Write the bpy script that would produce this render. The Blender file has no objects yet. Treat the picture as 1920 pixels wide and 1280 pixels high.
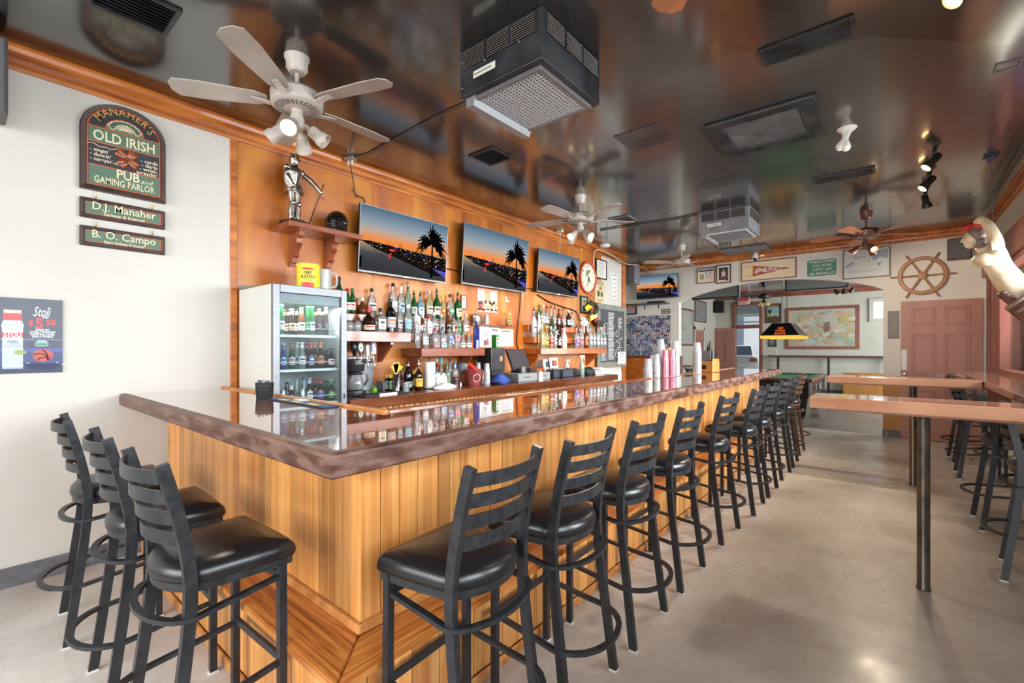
import bpy, bmesh, math, random
from mathutils import Vector, Matrix, Euler
random.seed(7)
R = math.radians
PI = math.pi
SC = bpy.context.scene
COL = SC.collection
# ------------------------------------------------------------------ camera, world, exposure
CAM_H, F_PX, U0, HZ = 1.40, 861.0, 960.0, 652.0
YAW = math.atan2(716.0, 861.0)
FX, FY = -math.sin(YAW), math.cos(YAW)
RX, RY = math.cos(YAW), math.sin(YAW)
cam = bpy.data.cameras.new('camera')
cam.sensor_width = 36.0
cam.lens = F_PX * 36.0 / 1920.0
cam.shift_y = 12.0 / 1920.0
cam.clip_start = 0.02
cam.clip_end = 300
camo = bpy.data.objects.new('camera', cam)
COL.objects.link(camo)
camo.location = (0, 0, CAM_H)
camo.rotation_euler = (PI / 2, 0, YAW)
SC.camera = camo
vs = SC.view_settings
vs.view_transform = 'Standard'
vs.look = 'None'
vs.gamma = 1
vs.use_curve_mapping = False
vs.exposure = 0.7
SC.cycles.max_bounces = 10
SC.cycles.transparent_max_bounces = 24
SC.cycles.sample_clamp_indirect = 6
SC.cycles.caustics_reflective = False
SC.cycles.caustics_refractive = False

W = bpy.data.worlds.new('sky')
SC.world = W
W.use_nodes = True
wn = W.node_tree.nodes
wb = wn['Background']
sky = wn.new('ShaderNodeTexSky')
sky.sky_type = 'HOSEK_WILKIE'
sky.sun_direction = (0.35, 0.55, 0.75)
sky.turbidity = 3.5
sky.ground_albedo = 0.45
W.node_tree.links.new(sky.outputs[0], wb.inputs[0])
wb.inputs[1].default_value = 1.3

def light(kind, name, loc, energy, color=(1, 1, 1), rot=None, size=None, size_y=None, radius=None, spot=None):
    d = bpy.data.lights.new(name, kind)
    d.energy = energy
    d.color = color
    if kind == 'AREA':
        d.shape = 'RECTANGLE'
        d.size = size
        d.size_y = size_y
    if radius is not None:
        d.shadow_soft_size = radius
    if kind == 'SPOT':
        d.spot_size = R(spot)
        d.spot_blend = 0.6
    if kind == 'SUN':
        d.angle = R(1.0)
    o = bpy.data.objects.new(name, d)
    COL.objects.link(o)
    o.location = loc
    if rot: o.rotation_euler = rot
    return o

CZ = 3.16            # ceiling height
WX, EX = -3.99, 1.02  # left wall, right wall
NY, BY, FYW = 9.40, 16.80, -3.4   # arch wall, far wall of the pool room, street front
light('SUN', 'sunlight', (6, 20, 12), 3.2, (1, 0.96, 0.9), rot=(R(38), 0, R(145)))
# daylight at the side windows, plus added front fill (they sit just outside the panes and shine in)
light('AREA', 'front_fill_light', (-1.5, FYW - 0.2, 1.85), 250, (1, 0.985, 0.96), rot=(R(66), 0, 0), size=4.6, size_y=2.0)  # added fill lamp behind the camera, set at unseen windows
light('AREA', 'side_window_daylight', (EX + 0.5, -0.6, 1.95), 210, (0.97, 0.98, 1), rot=(R(56), 0, R(90)), size=4.4, size_y=1.3)
light('AREA', 'side_window_daylight', (EX + 0.5, 5.2, 1.95), 600, (0.97, 0.98, 1), rot=(R(56), 0, R(90)), size=6.2, size_y=1.3)
light('AREA', 'pool_room_daylight', (2.82, 13.2, 1.9), 240, (0.98, 0.99, 1), rot=(R(90), 0, R(90)), size=5.0, size_y=1.8)

# ------------------------------------------------------------------ pixel rays onto real planes
def ray(u, v):
    dx = (u - U0) / F_PX
    return Vector((FX + dx * RX, FY + dx * RY, -(v - HZ) / F_PX))
def at_x(u, v, X):
    d = ray(u, v); t = X / d.x
    return Vector((X, d.y * t, CAM_H + d.z * t))
def at_y(u, v, Y):
    d = ray(u, v); t = Y / d.y
    return Vector((d.x * t, Y, CAM_H + d.z * t))
def at_z(u, v, Z):
    d = ray(u, v); t = (Z - CAM_H) / d.z
    return Vector((d.x * t, d.y * t, Z))

# ------------------------------------------------------------------ materials
MATS = {}
def hexrgb(h):
    h = h.lstrip('#')
    c = [int(h[i:i + 2], 16) / 255 for i in (0, 2, 4)]
    return tuple(x / 12.92 if x <= 0.04045 else ((x + 0.055) / 1.055) ** 2.4 for x in c) + (1.0,)
def newmat(name):
    m = bpy.data.materials.new(name)
    m.use_nodes = True
    nt = m.node_tree
    return m, nt, nt.nodes['Principled BSDF']
def setin(b, **k):
    names = {'rough': 'Roughness', 'metal': 'Metallic', 'coat': 'Coat Weight', 'coatr': 'Coat Roughness', 'spec': 'Specular IOR Level', 'trans': 'Transmission Weight', 'ior': 'IOR', 'alpha': 'Alpha'}
    for a, v in k.items(): b.inputs[names[a]].default_value = v
def P(h, rough=0.5, metal=0.0, coat=0.0):
    key = ('p', h, rough, metal, coat)
    if key not in MATS:
        m, nt, b = newmat('paint_' + h.strip('#'))
        b.inputs['Base Color'].default_value = hexrgb(h)
        setin(b, rough=rough, metal=metal, coat=coat)
        MATS[key] = m
    return MATS[key]
def EM(h, strength):
    key = ('e', h, strength)
    if key not in MATS:
        m, nt, b = newmat('lit_' + h.strip('#'))
        b.inputs['Base Color'].default_value = (0, 0, 0, 1)
        b.inputs['Emission Color'].default_value = hexrgb(h)
        b.inputs['Emission Strength'].default_value = strength; setin(b, spec=0.0, rough=1.0)
        MATS[key] = m
    return MATS[key]
def noise_mat(name, stops, scale=(1, 1, 1), nscale=5, detail=6, rough=(0.5, 0.5), bump=0.0, bscale=None, coat=0.0, metal=0.0, distort=0.0, rand=0.0, coatr=0.05, spec=0.5):
    """colour ramp over stretched noise in object space, optional per-object tint and bump"""
    m, nt, b = newmat(name)
    n, l = nt.nodes, nt.links
    tc = n.new('ShaderNodeTexCoord')
    mp = n.new('ShaderNodeMapping')
    mp.inputs['Scale'].default_value = scale
    oi = n.new('ShaderNodeObjectInfo')
    ad = n.new('ShaderNodeVectorMath'); ad.operation = 'ADD'
    ml = n.new('ShaderNodeVectorMath'); ml.operation = 'SCALE'
    ml.inputs[0].default_value = (37, 19, 53)
    l.new(oi.outputs['Random'], ml.inputs['Scale'])
    l.new(tc.outputs['Object'], mp.inputs[0])
    l.new(mp.outputs[0], ad.inputs[0])
    if rand: l.new(ml.outputs[0], ad.inputs[1])
    nz = n.new('ShaderNodeTexNoise')
    nz.inputs['Scale'].default_value = nscale
    nz.inputs['Detail'].default_value = detail
    nz.inputs['Distortion'].default_value = distort
    l.new(ad.outputs[0], nz.inputs['Vector'])
    cr = n.new('ShaderNodeValToRGB')
    els = cr.color_ramp.elements
    while len(els) < len(stops): els.new(0.5)
    for e, (p, c) in zip(els, stops):
        e.position = p; e.color = hexrgb(c)
    l.new(nz.outputs[0], cr.inputs[0])
    out = cr.outputs[0]
    if rand:
        hs = n.new('ShaderNodeHueSaturation')
        mr = n.new('ShaderNodeMapRange')
        mr.inputs['To Min'].default_value = 1 - rand
        mr.inputs['To Max'].default_value = 1 + rand
        l.new(oi.outputs['Random'], mr.inputs[0])
        l.new(mr.outputs[0], hs.inputs['Value'])
        l.new(out, hs.inputs['Color'])
        out = hs.outputs[0]
    l.new(out, b.inputs['Base Color'])
    setin(b, metal=metal, coat=coat, coatr=coatr, spec=spec)
    if rough[0] == rough[1]:
        b.inputs['Roughness'].default_value = rough[0]
    else:
        mr = n.new('ShaderNodeMapRange')
        mr.inputs['From Min'].default_value = 0.35; mr.inputs['From Max'].default_value = 0.65
        mr.inputs['To Min'].default_value = rough[0]; mr.inputs['To Max'].default_value = rough[1]
        l.new(nz.outputs[0], mr.inputs[0]); l.new(mr.outputs[0], b.inputs['Roughness'])
    if bump:
        bp = n.new('ShaderNodeBump')
        bp.inputs['Strength'].default_value = bump
        bp.inputs['Distance'].default_value = 0.004
        if bscale:
            n2 = n.new('ShaderNodeTexNoise')
            n2.inputs['Scale'].default_value = bscale
            n2.inputs['Detail'].default_value = 3
            l.new(tc.outputs['Object'], n2.inputs['Vector'])
            l.new(n2.outputs[0], bp.inputs['Height'])
        else:
            l.new(nz.outputs[0], bp.inputs['Height'])
        l.new(bp.outputs[0], b.inputs['Normal'])
    return m
def glass_mat(name, tint, body=0.0, rough=0.03, bodyc=None, ior=1.5):
    """coloured see-through glass: tinted transparency, a share of body colour, clear surface reflection"""
    key = ('g', name)
    if key in MATS: return MATS[key]
    m = bpy.data.materials.new(name); m.use_nodes = True
    nt = m.node_tree; n, l = nt.nodes, nt.links
    n.clear()
    out = n.new('ShaderNodeOutputMaterial')
    tr = n.new('ShaderNodeBsdfTransparent'); tr.inputs[0].default_value = hexrgb(tint)
    df = n.new('ShaderNodeBsdfDiffuse'); df.inputs[0].default_value = hexrgb(bodyc or tint)
    gl = n.new('ShaderNodeBsdfGlossy'); gl.inputs['Roughness'].default_value = rough
    lw = n.new('ShaderNodeFresnel'); lw.inputs['IOR'].default_value = ior
    m1 = n.new('ShaderNodeMixShader'); m1.inputs[0].default_value = body
    m2 = n.new('ShaderNodeMixShader')
    l.new(tr.outputs[0], m1.inputs[1]); l.new(df.outputs[0], m1.inputs[2])
    l.new(lw.outputs[0], m2.inputs[0])
    l.new(m1.outputs[0], m2.inputs[1]); l.new(gl.outputs[0], m2.inputs[2])
    l.new(m2.outputs[0], out.inputs[0])
    MATS[key] = m
    return m

M = {}
M['cream'] = noise_mat('cream_wall_paint', [(0.3, '#c9c4bb'), (0.7, '#d2cdc5')], nscale=1.6, rough=(0.55, 0.65), bump=0.12, bscale=60)
M['archwall'] = noise_mat('arch_wall_cream_lightened', [(0.3, '#dcd8cf'), (0.7, '#e6e2da')], nscale=1.6, rough=(0.55, 0.65), bump=0.1, bscale=60)  # the cream paint lightened to make up for weak light on the arch wall
M['greenwall'] = noise_mat('sage_wall_paint', [(0.3, '#c3c4b6'), (0.7, '#cfd0c3')], nscale=1.6, rough=(0.55, 0.65), bump=0.1, bscale=60)
M['panelwood'] = noise_mat('varnished_wall_plywood', [(0.28, '#94480f'), (0.5, '#b96a24'), (0.72, '#d08a3c')], scale=(1, 1.6, 0.35), nscale=2.2, detail=7, rough=(0.3, 0.4), coat=0.12, coatr=0.25, distort=0.8, rand=0.06)
M['trimwood'] = noise_mat('varnished_trim', [(0.3, '#8f4313'), (0.7, '#cf7c2f')], scale=(3, 0.4, 3), nscale=6, rough=(0.38, 0.48), coat=0.1)
M['pine'] = noise_mat('knotty_pine', [(0.2, '#a8602a'), (0.4, '#c98444'), (0.6, '#d89a56'), (0.8, '#e4b176')], scale=(16, 16, 0.5), nscale=1.6, detail=6, rough=(0.3, 0.42), coat=0.15, coatr=0.2, distort=0.5, rand=0.28)
M['pinebase'] = noise_mat('pine_moulding', [(0.3, '#a5632c'), (0.7, '#d39556')], scale=(3, 3, 3), nscale=5, rough=(0.4, 0.5))
for nm_, sc_ in (('step_x', (0.8, 17, 1)), ('step_y', (17, 0.8, 1))):
    M[nm_] = noise_mat('stained_step_board', [(0.32, '#7c3d14'), (0.46, '#a85f28'), (0.56, '#bd7636'), (0.7, '#cc8a4a')], scale=sc_, nscale=1.8, detail=5, rough=(0.3, 0.4), coat=0.2, distort=1.6)
M['bartop'] = noise_mat('lacquered_bar_top', [(0.3, '#7d4420'), (0.55, '#9b5a2c'), (0.75, '#b3703c')], scale=(2.2, 0.5, 1), nscale=2.4, rough=(0.06, 0.1), coat=1.0, coatr=0.02, distort=0.6)
M['baredge'] = noise_mat('worn_bar_edge', [(0.3, '#3c211a'), (0.48, '#5d3a2c'), (0.6, '#75594e'), (0.75, '#7d4e33')], scale=(2, 2, 7), nscale=3.5, detail=8, rough=(0.35, 0.55), bump=0.3)
M['backcounter'] = noise_mat('back_counter_wood', [(0.3, '#5d2f17'), (0.7, '#82492a')], scale=(2, 0.5, 2), nscale=4, rough=(0.18, 0.28), coat=0.5)
M['shelfwood'] = noise_mat('shelf_mahogany', [(0.3, '#7c3c26'), (0.7, '#9b5639')], scale=(2, 0.5, 2), nscale=4, rough=(0.2, 0.3), coat=0.3)
M['shelforange'] = noise_mat('shelf_orange', [(0.3, '#a04e16'), (0.7, '#c46b24')], scale=(2, 0.5, 2), nscale=4, rough=(0.2, 0.3), coat=0.3)
M['tablewood'] = noise_mat('lacquered_table', [(0.3, '#a36a4c'), (0.7, '#c49474')], scale=(0.5, 2.2, 2), nscale=3, rough=(0.1, 0.16), coat=0.9, coatr=0.03)
M['reddoor'] = noise_mat('brick_red_door_paint', [(0.3, '#a56d5e'), (0.7, '#b98475')], scale=(2, 2, 0.5), nscale=2, rough=(0.35, 0.45))
M['redtrim'] = noise_mat('red_brown_trim_paint', [(0.3, '#7c4436'), (0.7, '#9a5f4e')], scale=(2, 2, 0.6), nscale=3, rough=(0.3, 0.4))
M['brown'] = noise_mat('dark_brown_frame', [(0.3, '#4b2a1c'), (0.7, '#6b4431')], nscale=8, rough=(0.4, 0.5))
M['stoolmetal'] = noise_mat('charcoal_powder_coat', [(0.35, '#26272a'), (0.65, '#323337')], nscale=30, rough=(0.3, 0.42), bump=0.05, metal=0.25)
M['brownmetal'] = noise_mat('brown_stool_metal', [(0.35, '#4a3428'), (0.65, '#6a4a38')], nscale=20, rough=(0.3, 0.4), metal=0.4)  # browner metal for the stool at the far end of the bar
M['vinyl'] = P('#1a1a1d', 0.3)
M['blackpaint'] = noise_mat('black_enamel', [(0.35, '#1c1d1f'), (0.65, '#34363a')], nscale=5, rough=(0.25, 0.4), bump=0.1)
M['greypaint'] = noise_mat('grey_enamel', [(0.35, '#6d6e70'), (0.65, '#828385')], nscale=6, rough=(0.35, 0.45))
M['fanwhite'] = noise_mat('aged_fan_enamel', [(0.3, '#a89c91'), (0.7, '#c6bdb4')], nscale=9, rough=(0.3, 0.45))
M['fanblade'] = noise_mat('fan_blade_taupe', [(0.3, '#9d9187'), (0.7, '#b6aba1')], nscale=4, rough=(0.4, 0.5))
M['fanbrown'] = noise_mat('fan_bronze', [(0.3, '#54382c'), (0.7, '#7a5443')], nscale=9, rough=(0.25, 0.4), metal=0.3)
M['fanwood'] = noise_mat('fan_blade_wood', [(0.3, '#93583a'), (0.7, '#b97a55')], scale=(1, 6, 6), nscale=4, rough=(0.35, 0.45))
M['steel'] = noise_mat('brushed_steel', [(0.3, '#747679'), (0.7, '#8c8e91')], scale=(1, 1, 12), nscale=12, rough=(0.42, 0.5), metal=0.7)
M['chrome'] = P('#d8d8da', 0.12, 1.0)
M['armour'] = noise_mat('tarnished_armour', [(0.3, '#8c8377'), (0.7, '#d8d2c8')], nscale=14, rough=(0.14, 0.28), metal=0.95)
M['fridgewhite'] = noise_mat('fridge_enamel', [(0.3, '#cfcec5'), (0.7, '#dad9d2')], nscale=2, rough=(0.35, 0.4))
M['slate'] = noise_mat('chalkboard_slate', [(0.3, '#3c3f41'), (0.7, '#4a4d50')], nscale=4, rough=(0.6, 0.7))
M['greyframe'] = noise_mat('grey_board_frame', [(0.3, '#77756a'), (0.7, '#8f8d82')], nscale=8, rough=(0.5, 0.6))
M['felt'] = noise_mat('pool_felt', [(0.3, '#176a54'), (0.7, '#1f7a62')], nscale=60, rough=(0.9, 0.9))
M['pipe'] = noise_mat('rusty_pipe', [(0.3, '#3c3733'), (0.5, '#56504a'), (0.6, '#6a4c30'), (0.72, '#75716b')], scale=(1, 1, 0.35), nscale=14, detail=8, rough=(0.2, 0.4), metal=0.5, bump=0.25)
M['basegrey'] = noise_mat('worn_baseboard', [(0.35, '#5a5b5f'), (0.6, '#6c6d71'), (0.72, '#9b9a98')], nscale=18, rough=(0.5, 0.6))
M['plywood'] = noise_mat('plywood_board', [(0.3, '#a4682b'), (0.7, '#c08a45')], scale=(1, 1, 0.4), nscale=3, rough=(0.4, 0.5))
M['white'] = P('#ecebe6', 0.5)
M['paper'] = P('#e9e5da', 0.7)
M['black'] = P('#121214', 0.4)
M['rubber'] = P('#1b1c1e', 0.6)
M['carved'] = noise_mat('aged_carved_wood', [(0.3, '#cdb892'), (0.6, '#e6d8bb'), (0.75, '#e9dfc9')], nscale=6, rough=(0.3, 0.42), coat=0.2)
M['brass'] = P('#b58a3c', 0.25, 1.0)
M['clear'] = glass_mat('clear_glass', '#f2f5f5', 0.2, bodyc='#f2f4f4')
M['frost'] = glass_mat('frosted_glass', '#e4e8ea', 0.5, 0.2, bodyc='#eceff1')
M['green'] = glass_mat('green_glass', '#3f9a45', 0.5, bodyc='#1f6a2c')
M['dgreen'] = glass_mat('dark_green_glass', '#2f5a2a', 0.75, bodyc='#22401c')
M['amber'] = glass_mat('amber_glass', '#b86f25', 0.45, bodyc='#8a4a18')
M['brownglass'] = glass_mat('brown_glass', '#4a2410', 0.8, bodyc='#2c160b')
M['blackglass'] = glass_mat('black_glass', '#101012', 0.95, bodyc='#0e0e10')
M['blueglass'] = glass_mat('blue_glass', '#4a68c8', 0.45, bodyc='#2c46b0')
M['palegreen'] = glass_mat('pale_green_glass', '#c9dccb', 0.3, bodyc='#b7cdb9')
M['paleyellow'] = glass_mat('straw_liquor_glass', '#efe3bf', 0.3, bodyc='#e3d6ab')
M['bluepale'] = glass_mat('pale_blue_glass', '#a9d2e6', 0.45, bodyc='#8fc3dd')
M['whitebottle'] = glass_mat('white_bottle', '#ffffff', 0.97, bodyc='#eeeeec')
M['pane'] = glass_mat('window_pane', '#f2f6f8', 0.0)
M['door_pane'] = glass_mat('fridge_pane', '#eef4f6', 0.02, rough=0.12, ior=1.12)
M['plasticcup'] = glass_mat('clear_plastic', '#f6f7f8', 0.35, 0.15, bodyc='#f3f4f5')
# ------------------------------------------------------------------ mesh helpers
class G:
    """collects shapes into one mesh"""
    def __init__(s):
        s.bm = bmesh.new(); s.mats = []
    def mi(s, m):
        if m not in s.mats: s.mats.append(m)
        return s.mats.index(m)
    def face(s, pts, m):
        vsx = [s.bm.verts.new(p) for p in pts]
        f = s.bm.faces.new(vsx); f.material_index = s.mi(m)
        return f
    def box(s, c, d, m, rot=None, bev=0.0):
        i = s.mi(m)
        x, y, z = d[0] / 2, d[1] / 2, d[2] / 2
        T = Matrix.Translation(Vector(c))
        if rot is not None: T = T @ (rot if isinstance(rot, Matrix) else Euler(rot).to_matrix().to_4x4())
        co = [(-x, -y, -z), (x, -y, -z), (x, y, -z), (-x, y, -z), (-x, -y, z), (x, -y, z), (x, y, z), (-x, y, z)]
        v = [s.bm.verts.new(T @ Vector(p)) for p in co]
        fs = [s.bm.faces.new([v[k] for k in q]) for q in ((0, 3, 2, 1), (4, 5, 6, 7), (0, 1, 5, 4), (1, 2, 6, 5), (2, 3, 7, 6), (3, 0, 4, 7))]
        for f in fs: f.material_index = i
        if bev:
            ed = list({e for f in fs for e in f.edges})
            r = bmesh.ops.bevel(s.bm, geom=ed, offset=bev, segments=2 if bev > 0.004 else 1, affect='EDGES', profile=0.5)
            for f in r['faces']: f.material_index = i
    def bb(s, a, b, m, bev=0.0):
        s.box([(p + q) / 2 for p, q in zip(a, b)], [abs(q - p) for p, q in zip(a, b)], m, bev=bev)
    def ringloft(s, rings, m, cap0=True, cap1=True, closed=False):
        i = s.mi(m)
        R_ = [[s.bm.verts.new(p) for p in r] for r in rings]
        n = len(R_[0])
        pairs = list(zip(R_, R_[1:])) + ([(R_[-1], R_[0])] if closed else [])
        for a, b in pairs:
            for k in range(n):
                f = s.bm.faces.new((a[k], a[(k + 1) % n], b[(k + 1) % n], b[k])); f.material_index = i
        if not closed:
            if cap0: f = s.bm.faces.new(R_[0][::-1]); f.material_index = i
            if cap1: f = s.bm.faces.new(R_[-1]); f.material_index = i
    def cyl(s, p0, p1, r0, m, r1=None, seg=12):
        p0, p1 = Vector(p0), Vector(p1)
        s.tube([p0, p1], [r0, r0 if r1 is None else r1], m, seg)
    def tube(s, path, r, m, seg=8, closed=False, sect=None, up=None):
        """sweep a circle (or a rectangle sect=(w,h)) along a path"""
        path = [Vector(p) for p in path]
        n = len(path)
        rr = r if isinstance(r, (list, tuple)) else [r] * n
        tans = []
        for k in range(n):
            a = path[(k - 1) % n] if (closed or k > 0) else path[k]
            b = path[(k + 1) % n] if (closed or k < n - 1) else path[k]
            t = (b - a); tans.append(t.normalized() if t.length > 1e-9 else Vector((0, 0, 1)))
        ref = Vector(up) if up else (Vector((0, 0, 1)) if abs(tans[0].z) < 0.9 else Vector((1, 0, 0)))
        rings = []
        nrm = (ref - tans[0] * ref.dot(tans[0])).normalized()
        for k in range(n):
            t = tans[k]
            base = Vector(up) if up else nrm
            q = base - t * base.dot(t)
            nrm = q.normalized() if q.length > 1e-6 else nrm
            bi = t.cross(nrm).normalized()
            if sect:
                w, h = sect[0] / 2, sect[1] / 2
                rings.append([path[k] + bi * x + nrm * y for x, y in ((-w, -h), (w, -h), (w, h), (-w, h))])
            else:
                rings.append([path[k] + (bi * math.cos(a) + nrm * math.sin(a)) * rr[k] for a in (2 * PI * j / seg for j in range(seg))])
        s.ringloft(rings, m, closed=closed)
    def lathe(s, prof, m, seg=14, T=None, cap0=True, cap1=True, sq=2.0, a0=0.0):
        """prof: (r, z); sq > 2 gives rounded squares"""
        T = T or Matrix.Identity(4)
        rings = []
        for p in prof:
            r, z = p[0], p[1]
            e = p[2] if len(p) > 2 else sq
            ring = []
            for j in range(seg):
                a = a0 + 2 * PI * j / seg
                c, d = math.cos(a), math.sin(a)
                k = 1.0 if e <= 2 else 1.0 / (abs(c) ** e + abs(d) ** e) ** (1.0 / e)
                ring.append(T @ Vector((r * k * c, r * k * d, z)))
            rings.append(ring)
        s.ringloft(rings, m, cap0, cap1)
    def band(s, r, z0, z1, m, a0=-1.3, a1=1.3, seg=8, sq=2.0, T=None):
        """a label wrapped round a bottle, facing +x"""
        T = T or Matrix.Identity(4); i = s.mi(m); lo, hi = [], []
        for j in range(seg + 1):
            a = a0 + (a1 - a0) * j / seg
            c, d = math.cos(a), math.sin(a)
            k = 1.0 if sq <= 2 else 1.0 / (abs(c) ** sq + abs(d) ** sq) ** (1.0 / sq)
            lo.append(s.bm.verts.new(T @ Vector((r * k * c, r * k * d, z0)))); hi.append(s.bm.verts.new(T @ Vector((r * k * c, r * k * d, z1))))
        for j in range(seg):
            f = s.bm.faces.new((lo[j], lo[j + 1], hi[j + 1], hi[j])); f.material_index = i
    def prism(s, poly, y0, y1, m, T=None, mside=None):
        """extrude an outline given in local x,z from y0 to y1 (front faces -y)"""
        T = T or Matrix.Identity(4)
        A = [s.bm.verts.new(T @ Vector((x, y0, z))) for x, z in poly]
        B = [s.bm.verts.new(T @ Vector((x, y1, z))) for x, z in poly]
        i = s.mi(m); k = s.mi(mside or m); n = len(poly)
        f = s.bm.faces.new(A); f.material_index = i
        f = s.bm.faces.new(B[::-1]); f.material_index = i
        for j in range(n):
            f = s.bm.faces.new((A[(j + 1) % n], A[j], B[j], B[(j + 1) % n])); f.material_index = k
    def flat(s, poly, y, m, T=None):
        T = T or Matrix.Identity(4)
        f = s.bm.faces.new([s.bm.verts.new(T @ Vector((x, y, z))) for x, z in poly]); f.material_index = s.mi(m)
    def rect(s, x0, z0, x1, z1, y, m, T=None):
        s.flat([(x0, z0), (x1, z0), (x1, z1), (x0, z1)], y, m, T)
    def disc(s, x, z, rx, y, m, rz=None, seg=16, T=None):
        rz = rz or rx
        s.flat([(x + rx * math.cos(2 * PI * j / seg), z + rz * math.sin(2 * PI * j / seg)) for j in range(seg)], y, m, T)
    def ball(s, c, r, m, u=12, v=8, T=None):
        T = T or Matrix.Identity(4)
        r = r if isinstance(r, (tuple, list)) else (r, r, r)
        rings = []
        for k in range(1, v):
            a = PI * k / v
            rings.append([T @ Vector((c[0] + r[0] * math.sin(a) * math.cos(2 * PI * j / u), c[1] + r[1] * math.sin(a) * math.sin(2 * PI * j / u), c[2] - r[2] * math.cos(a))) for j in range(u)])
        s.ringloft(rings, m)
    def text(s, body, x, z, size, y, m, align='CENTER', bold=0.0, T=None, wide=1.0, shear=0.0, depth=0.0, rot=0.0, fit=None):
        """lettering, lying at local x,z on plane y, facing -y"""
        c = bpy.data.curves.new('t', 'FONT')
        c.body = body; c.size = size; c.align_x = align; c.align_y = 'CENTER'
        c.offset = bold * size; c.resolution_u = 2; c.shear = shear; c.extrude = depth
        o = bpy.data.objects.new('t', c)
        me = bpy.data.meshes.new_from_object(o)
        bpy.data.objects.remove(o); bpy.data.curves.remove(c)
        if len(me.vertices) == 0: bpy.data.meshes.remove(me); return
        if fit:
            xs = [v.co.x for v in me.vertices]; wide = fit / max(1e-6, max(xs) - min(xs))
        T = T or Matrix.Identity(4)
        L = T @ Matrix.Translation((x, y, z)) @ Matrix.Rotation(-rot, 4, 'Y') @ Matrix.Rotation(PI / 2, 4, 'X') @ Matrix.Diagonal((wide, 1, 1, 1))
        i = s.mi(m)
        vv = [s.bm.verts.new(L @ v.co) for v in me.vertices]
        for p in me.polygons:
            try:
                f = s.bm.faces.new([vv[k] for k in p.vertices]); f.material_index = i
            except ValueError: pass
        bpy.data.meshes.remove(me)
    def mesh(s, name, smooth=None):
        me = bpy.data.meshes.new(name)
        if s.bm.faces: bmesh.ops.recalc_face_normals(s.bm, faces=s.bm.faces)
        s.bm.to_mesh(me); s.bm.free()
        for m in s.mats: me.materials.append(m)
        if smooth is not None:
            me.shade_smooth()
            me.set_sharp_from_angle(angle=R(smooth))
        return me
    def build(s, name, parent=None, loc=(0, 0, 0), rz=0.0, smooth=None):
        return link(name, s.mesh(name, smooth), parent, loc, rz)
def link(name, me, parent=None, loc=(0, 0, 0), rz=0.0):
    o = bpy.data.objects.new(name, me)
    COL.objects.link(o)
    o.location = loc
    if rz: o.rotation_euler = (0, 0, rz)
    if parent is not None: o.parent = parent
    return o
USED = {}
def tag(o, label, cat, group=None):
    if label in USED and not group: print('DUPLABEL', label)
    USED[label] = 1
    o['label'] = label; o['category'] = cat
    if group: o['group'] = group
    return o
def thing(name, label, cat, loc=(0, 0, 0), rz=0.0, group=None):
    return tag(link(name, None, None, loc, rz), label, cat, group)
def struct(o):
    o['kind'] = 'structure'; return o
def stuff(o):
    o['kind'] = 'stuff'; return o
def kids(o): return [c for c in COL.objects if c.parent == o]
TREE = {}
def copy_tree(root, label, loc, rz=0.0, group=None):
    if root.name not in TREE:
        TREE[root.name] = [(c, kids(c)) for c in kids(root)]
    r = root.copy(); COL.objects.link(r); r.location = loc; r.rotation_euler = (0, 0, rz)
    tag(r, label, root['category'], group or root.get('group'))
    for c, sub in TREE[root.name]:
        k = c.copy(); COL.objects.link(k); k.parent = r
        for g in sub:
            q = g.copy(); COL.objects.link(q); q.parent = k
    return r
ORD = ['first', 'second', 'third', 'fourth', 'fifth', 'sixth', 'seventh', 'eighth', 'ninth', 'tenth', 'eleventh', 'twelfth', 'thirteenth', 'fourteenth', 'fifteenth', 'sixteenth', 'seventeenth', 'eighteenth']
LW, BW, RW = PI / 2, 0.0, -PI / 2      # turn of a thing that hangs on the left, far or right wall
def frame_box(g, w, h, fw, d, m, y1=0.0, proud=0.0):
    """four mitre-less frame bars round a w x h picture, back at y1, front at y1-d"""
    for (x0, x1, z0, z1) in ((-w / 2, w / 2, h / 2 - fw, h / 2), (-w / 2, w / 2, -h / 2, -h / 2 + fw), (-w / 2, -w / 2 + fw, -h / 2 + fw, h / 2 - fw), (w / 2 - fw, w / 2, -h / 2 + fw, h / 2 - fw)):
        g.bb((x0, y1 - d, z0), (x1, y1, z1), m, bev=min(0.003, fw / 4))
def picture(name, label, cat, c, rz, w, h, draw, frame=None, fw=0.02, d=0.02, back='#e9e5da', tilt=0.0, part='print'):
    """a flat print at its real place on a wall, with its frame as a part"""
    root = thing(name, label, cat, c, rz)
    if tilt: root.rotation_euler = (tilt, 0, rz)
    g = G(); y = -d * 0.55 if frame else -d
    bm_ = P(back, 0.55) if isinstance(back, str) else back
    g.bb((-w / 2 + (fw * 0.8 if frame else 0), y, -h / 2 + (fw * 0.8 if frame else 0)), (w / 2 - (fw * 0.8 if frame else 0), -0.001, h / 2 - (fw * 0.8 if frame else 0)), bm_)
    iw, ih = w - 2 * fw * (1 if frame else 0), h - 2 * fw * (1 if frame else 0)
    draw(g, iw, ih, y - 0.0012)
    g.build(part, root)
    if frame:
        f = G(); frame_box(f, w, h, fw, d, frame); f.build('frame', root)
    return root
def lines(g, x0, x1, z0, z1, n, m, y, seed=1, ragged=0.25, th=0.35):
    """ruled lines of small print that cannot be read at this distance"""
    r = random.Random(seed); dz = (z1 - z0) / n
    for k in range(n):
        z = z1 - dz * (k + 0.5); xe = x1 - (x1 - x0) * ragged * r.random(); xs = x0
        while xs < xe:
            wl = (x1 - x0) * r.uniform(0.06, 0.2)
            g.rect(xs, z - dz * th / 2, min(xs + wl, xe), z + dz * th / 2, y, m); xs += wl * 1.18
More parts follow.
